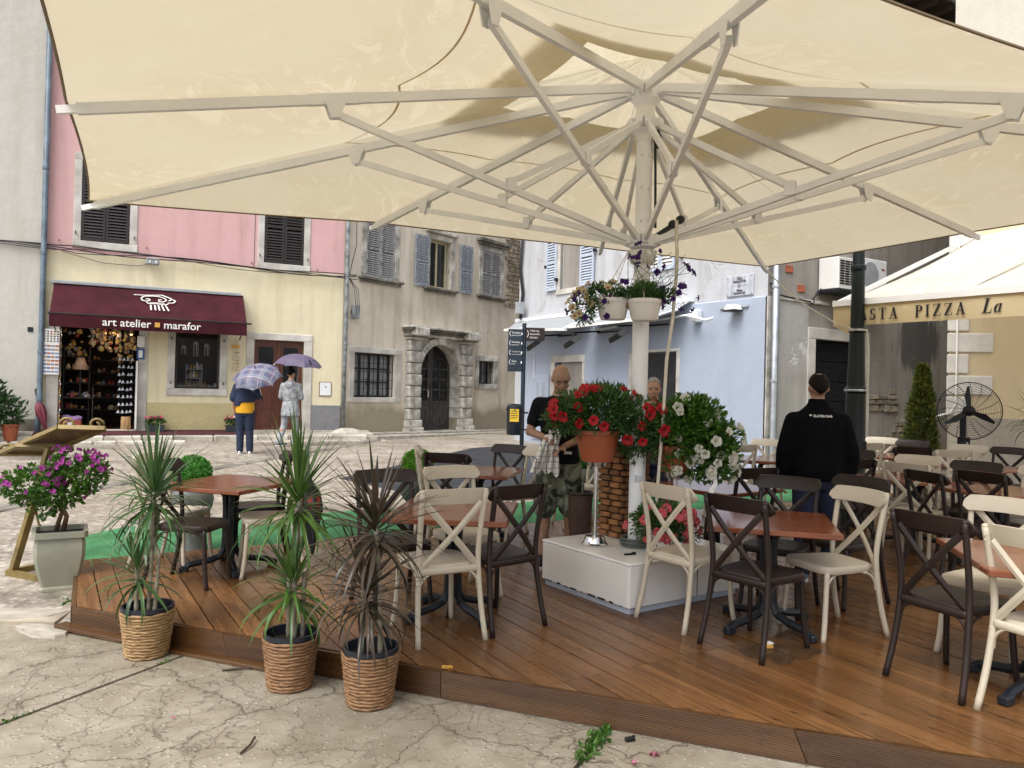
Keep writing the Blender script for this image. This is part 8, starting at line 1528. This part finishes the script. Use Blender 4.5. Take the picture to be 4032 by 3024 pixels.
def shelf(label, s0, s1, y0, y1, zs, n, rack=True):
    t = sthing('shelf', label, 'shelf', 0, 0, 0); o = []
    for z in zs: MB().b2((s0, y0, z), (s1, y1, z + 0.02)).build('shelf_board', dark, t)
    for x in (s0, s1 - 0.02): MB().b2((x, y0 + 0.01, 0.54), (x + 0.02, y1 - 0.01, zs[-1] + 0.25)).build('upright', dark, t)
    for z in zs:
        for k in range(n): place('trinket', rs.choice(tri), t, (rs.uniform(s0 + 0.06, s1 - 0.06), rs.uniform(y0 + 0.03, y0 + 0.16), z + 0.021), (0, 0, rs.uniform(0, 6)), rs.uniform(0.7, 1.5))
    return t
shelf('dark shelf of trinkets on the left inside the shop', -6.08, -5.55, 0.9, 1.2, (0.95, 1.25, 1.55, 1.85, 2.15), 8); shelf('dark shelf of trinkets at the back of the shop', -5.6, -4.9, 1.9, 2.2, (0.9, 1.2, 1.5, 1.8, 2.1), 8); shelf('low dark table of trinkets inside the shop door', -6.06, -5.45, 0.42, 0.72, (1.22,), 10)
tl = sthing('table_lamp', 'table lamp with pale cone shade inside the shop', 'lamp', -5.72, 0.55, 1.245); MB().lathe([(0.16, 0.62), (0.075, 0.88)], 20).build('lamp_shade', pm('lamp_shade_cloth', (0.55, 0.36, 0.24), 0.8), tl, smooth=True); MB().lathe([(0.07, 0), (0.02, 0.04), (0.014, 0.7)], 12).build('lamp_base', dark, tl)
lb = sthing('shop_lamp', 'small lit amber lamp in the upper right of the shop doorway', 'lamp', -4.72, 0.35, 2.70); em_m, et, ep, eo_ = new_mat('lit_bulb'); ep.inputs['Emission Color'].default_value = (1.0, 0.55, 0.18, 1); ep.inputs['Emission Strength'].default_value = 6.0; et.links.new(ramp(et, noise_(et, coords(et), 20), 0.3, 0.7, 3.0, 7.0), ep.inputs['Emission Strength']); MB().ell((0, 0, 0), (0.028, 0.028, 0.034)).build('bulb', em_m, lb, smooth=True); MB().lathe([(0.06, -0.01), (0.02, 0.06), (0.008, 0.14)], 14).build('lamp_shade', warm[0], lb)
ld = bpy.data.lights.new('shop_bulb', 'POINT'); ld.energy = 3.5; ld.color = (1.0, 0.62, 0.30); ld.shadow_soft_size = 0.05; lo_ = bpy.data.objects.new('bulb_light', ld); COL.objects.link(lo_); lo_.parent = lb; lo_.location = (-0.35, 0.25, -0.02)
gb_ = sthing('gift_basket', 'lilac wrapped gift basket on the shop floor by the left jamb', 'basket', -5.85, 0.25, 0.545); MB().b2((-0.2, -0.12, 0), (0.2, 0.12, 0.20), 0.02).build('basket', warm[3], gb_); remeshed(MB().ell((0, 0, 0.22), (0.2, 0.12, 0.07)).ell((-0.1, 0, 0.26), (0.1, 0.08, 0.06)).ell((0.12, 0, 0.25), (0.1, 0.08, 0.05)), 'wrapping', pm('lilac_tulle', (0.36, 0.22, 0.46), 0.7, 0.3, 20), gb_, 0.02, 2); MB().b2((-0.07, -0.128, 0.05), (0.05, -0.121, 0.16)).build('label_card', MAT['white'], gb_)
ys = sthing('bead_strand', 'yellow and white strand hanging along the left shop jamb', 'beads', -6.06, -0.03, 0)
for k in range(34): MB().ell((rs.uniform(-0.01, 0.01), 0, 0.60 + k * 0.062), (0.014, 0.014, 0.022), nu=8, nv=6).build('bead', rs.choice((MAT['amber'], MAT['white'], warm[3], warm[4])), ys)
MB().tube([(0, 0, 0.58), (0, 0, 2.72)], 0.003, 4).build('string', MAT['rope'], ys)
# shop window display
wdp = sthing('window_shelf', 'small blue shelf of vases in the shop window', 'shelf', -3.38, 0.34, 1.50)
for z in (0.03, 0.22, 0.43): MB().b2((-0.18, 0, z), (0.18, 0.12, z + 0.015)).build('shelf_board', MAT['paleshutter'], wdp)
for x in (-0.18, 0.17): MB().b2((x, 0.0, 0), (x + 0.012, 0.12, 0.55)).build('upright', MAT['paleshutter'], wdp)
vase_m = [MB().lathe([(0, 0), (0.025, 0), (0.035, 0.05), (0.015, 0.10), (0.02, 0.13), (0, 0.13)], 12).mesh('vase', c, True) for c in (MAT['white'], warm[2], MAT['amber'], cards[3])]
for z in (0.045, 0.235, 0.445):
    for k in range(5): place('vase', rs.choice(vase_m), wdp, (-0.14 + k * 0.07, 0.05, z), None, rs.uniform(0.8, 1.3))
wgo = sthing('window_figurines', 'row of small white and red figurines along the shop window sill', 'figurines', -3.33, 0.2, 1.50)
for k in range(34): place('figurine', rs.choice(vase_m + tri[:9]), wgo, (rs.uniform(-0.43, 0.43), rs.uniform(0.0, 0.10), 0.0), (0, 0, rs.uniform(0, 6)), rs.uniform(0.6, 1.1))
for k in range(12): MB().b2((-0.43 + k * 0.028, -0.045, 0.0), (-0.412 + k * 0.028, -0.04, 0.06)).build('picket', MAT['white'], wgo)
for lab, x, z, n in (('left white shell mobile hanging in the shop window', -3.62, 2.42, 2), ('middle white shell mobile hanging in the shop window', -3.36, 2.52, 4), ('right white shell mobile hanging in the shop window', -3.12, 2.48, 3)):
    t = sthing('shell_mobile', lab, 'mobile', x, 0.30, z)
    MB().lathe([(0.0, 0.08), (0.03, 0.07), (0.06, 0.03), (0.065, 0.0), (0.055, 0.0)], 12).build('shell_cap', MAT['white'], t, smooth=True)
    for k in range(5): MB().tube([(0.05 * math.cos(k * 1.26), 0.05 * math.sin(k * 1.26), 0), (0.05 * math.cos(k * 1.26), 0.05 * math.sin(k * 1.26), -0.07 * n)], [0.009, 0.006], 6).build('shell_string', MAT['white'], t)
wc = sthing('wind_chime', 'wooden topped wind chime of shells beside the shop window', 'wind chime', -2.52, -0.06, 0); MB().b2((-0.09, -0.02, 2.46), (0.09, 0.02, 2.53), 0.005).build('top_bar', MAT['amber'], wc)
for c in range(5):
    MB().tube([(-0.07 + c * 0.035, 0, 2.46), (-0.07 + c * 0.035, 0, 1.92)], 0.0015, 3).build('thread', MAT['rope'], wc)
    for k in range(6): place('shell', rs.choice((tri[7], tri[1], tri[4], tri[13])), wc, (-0.07 + c * 0.035, -0.005, 1.92 + k * 0.085 + rs.uniform(-0.02, 0.02)), (rs.uniform(0, 3),) * 3, 0.42)
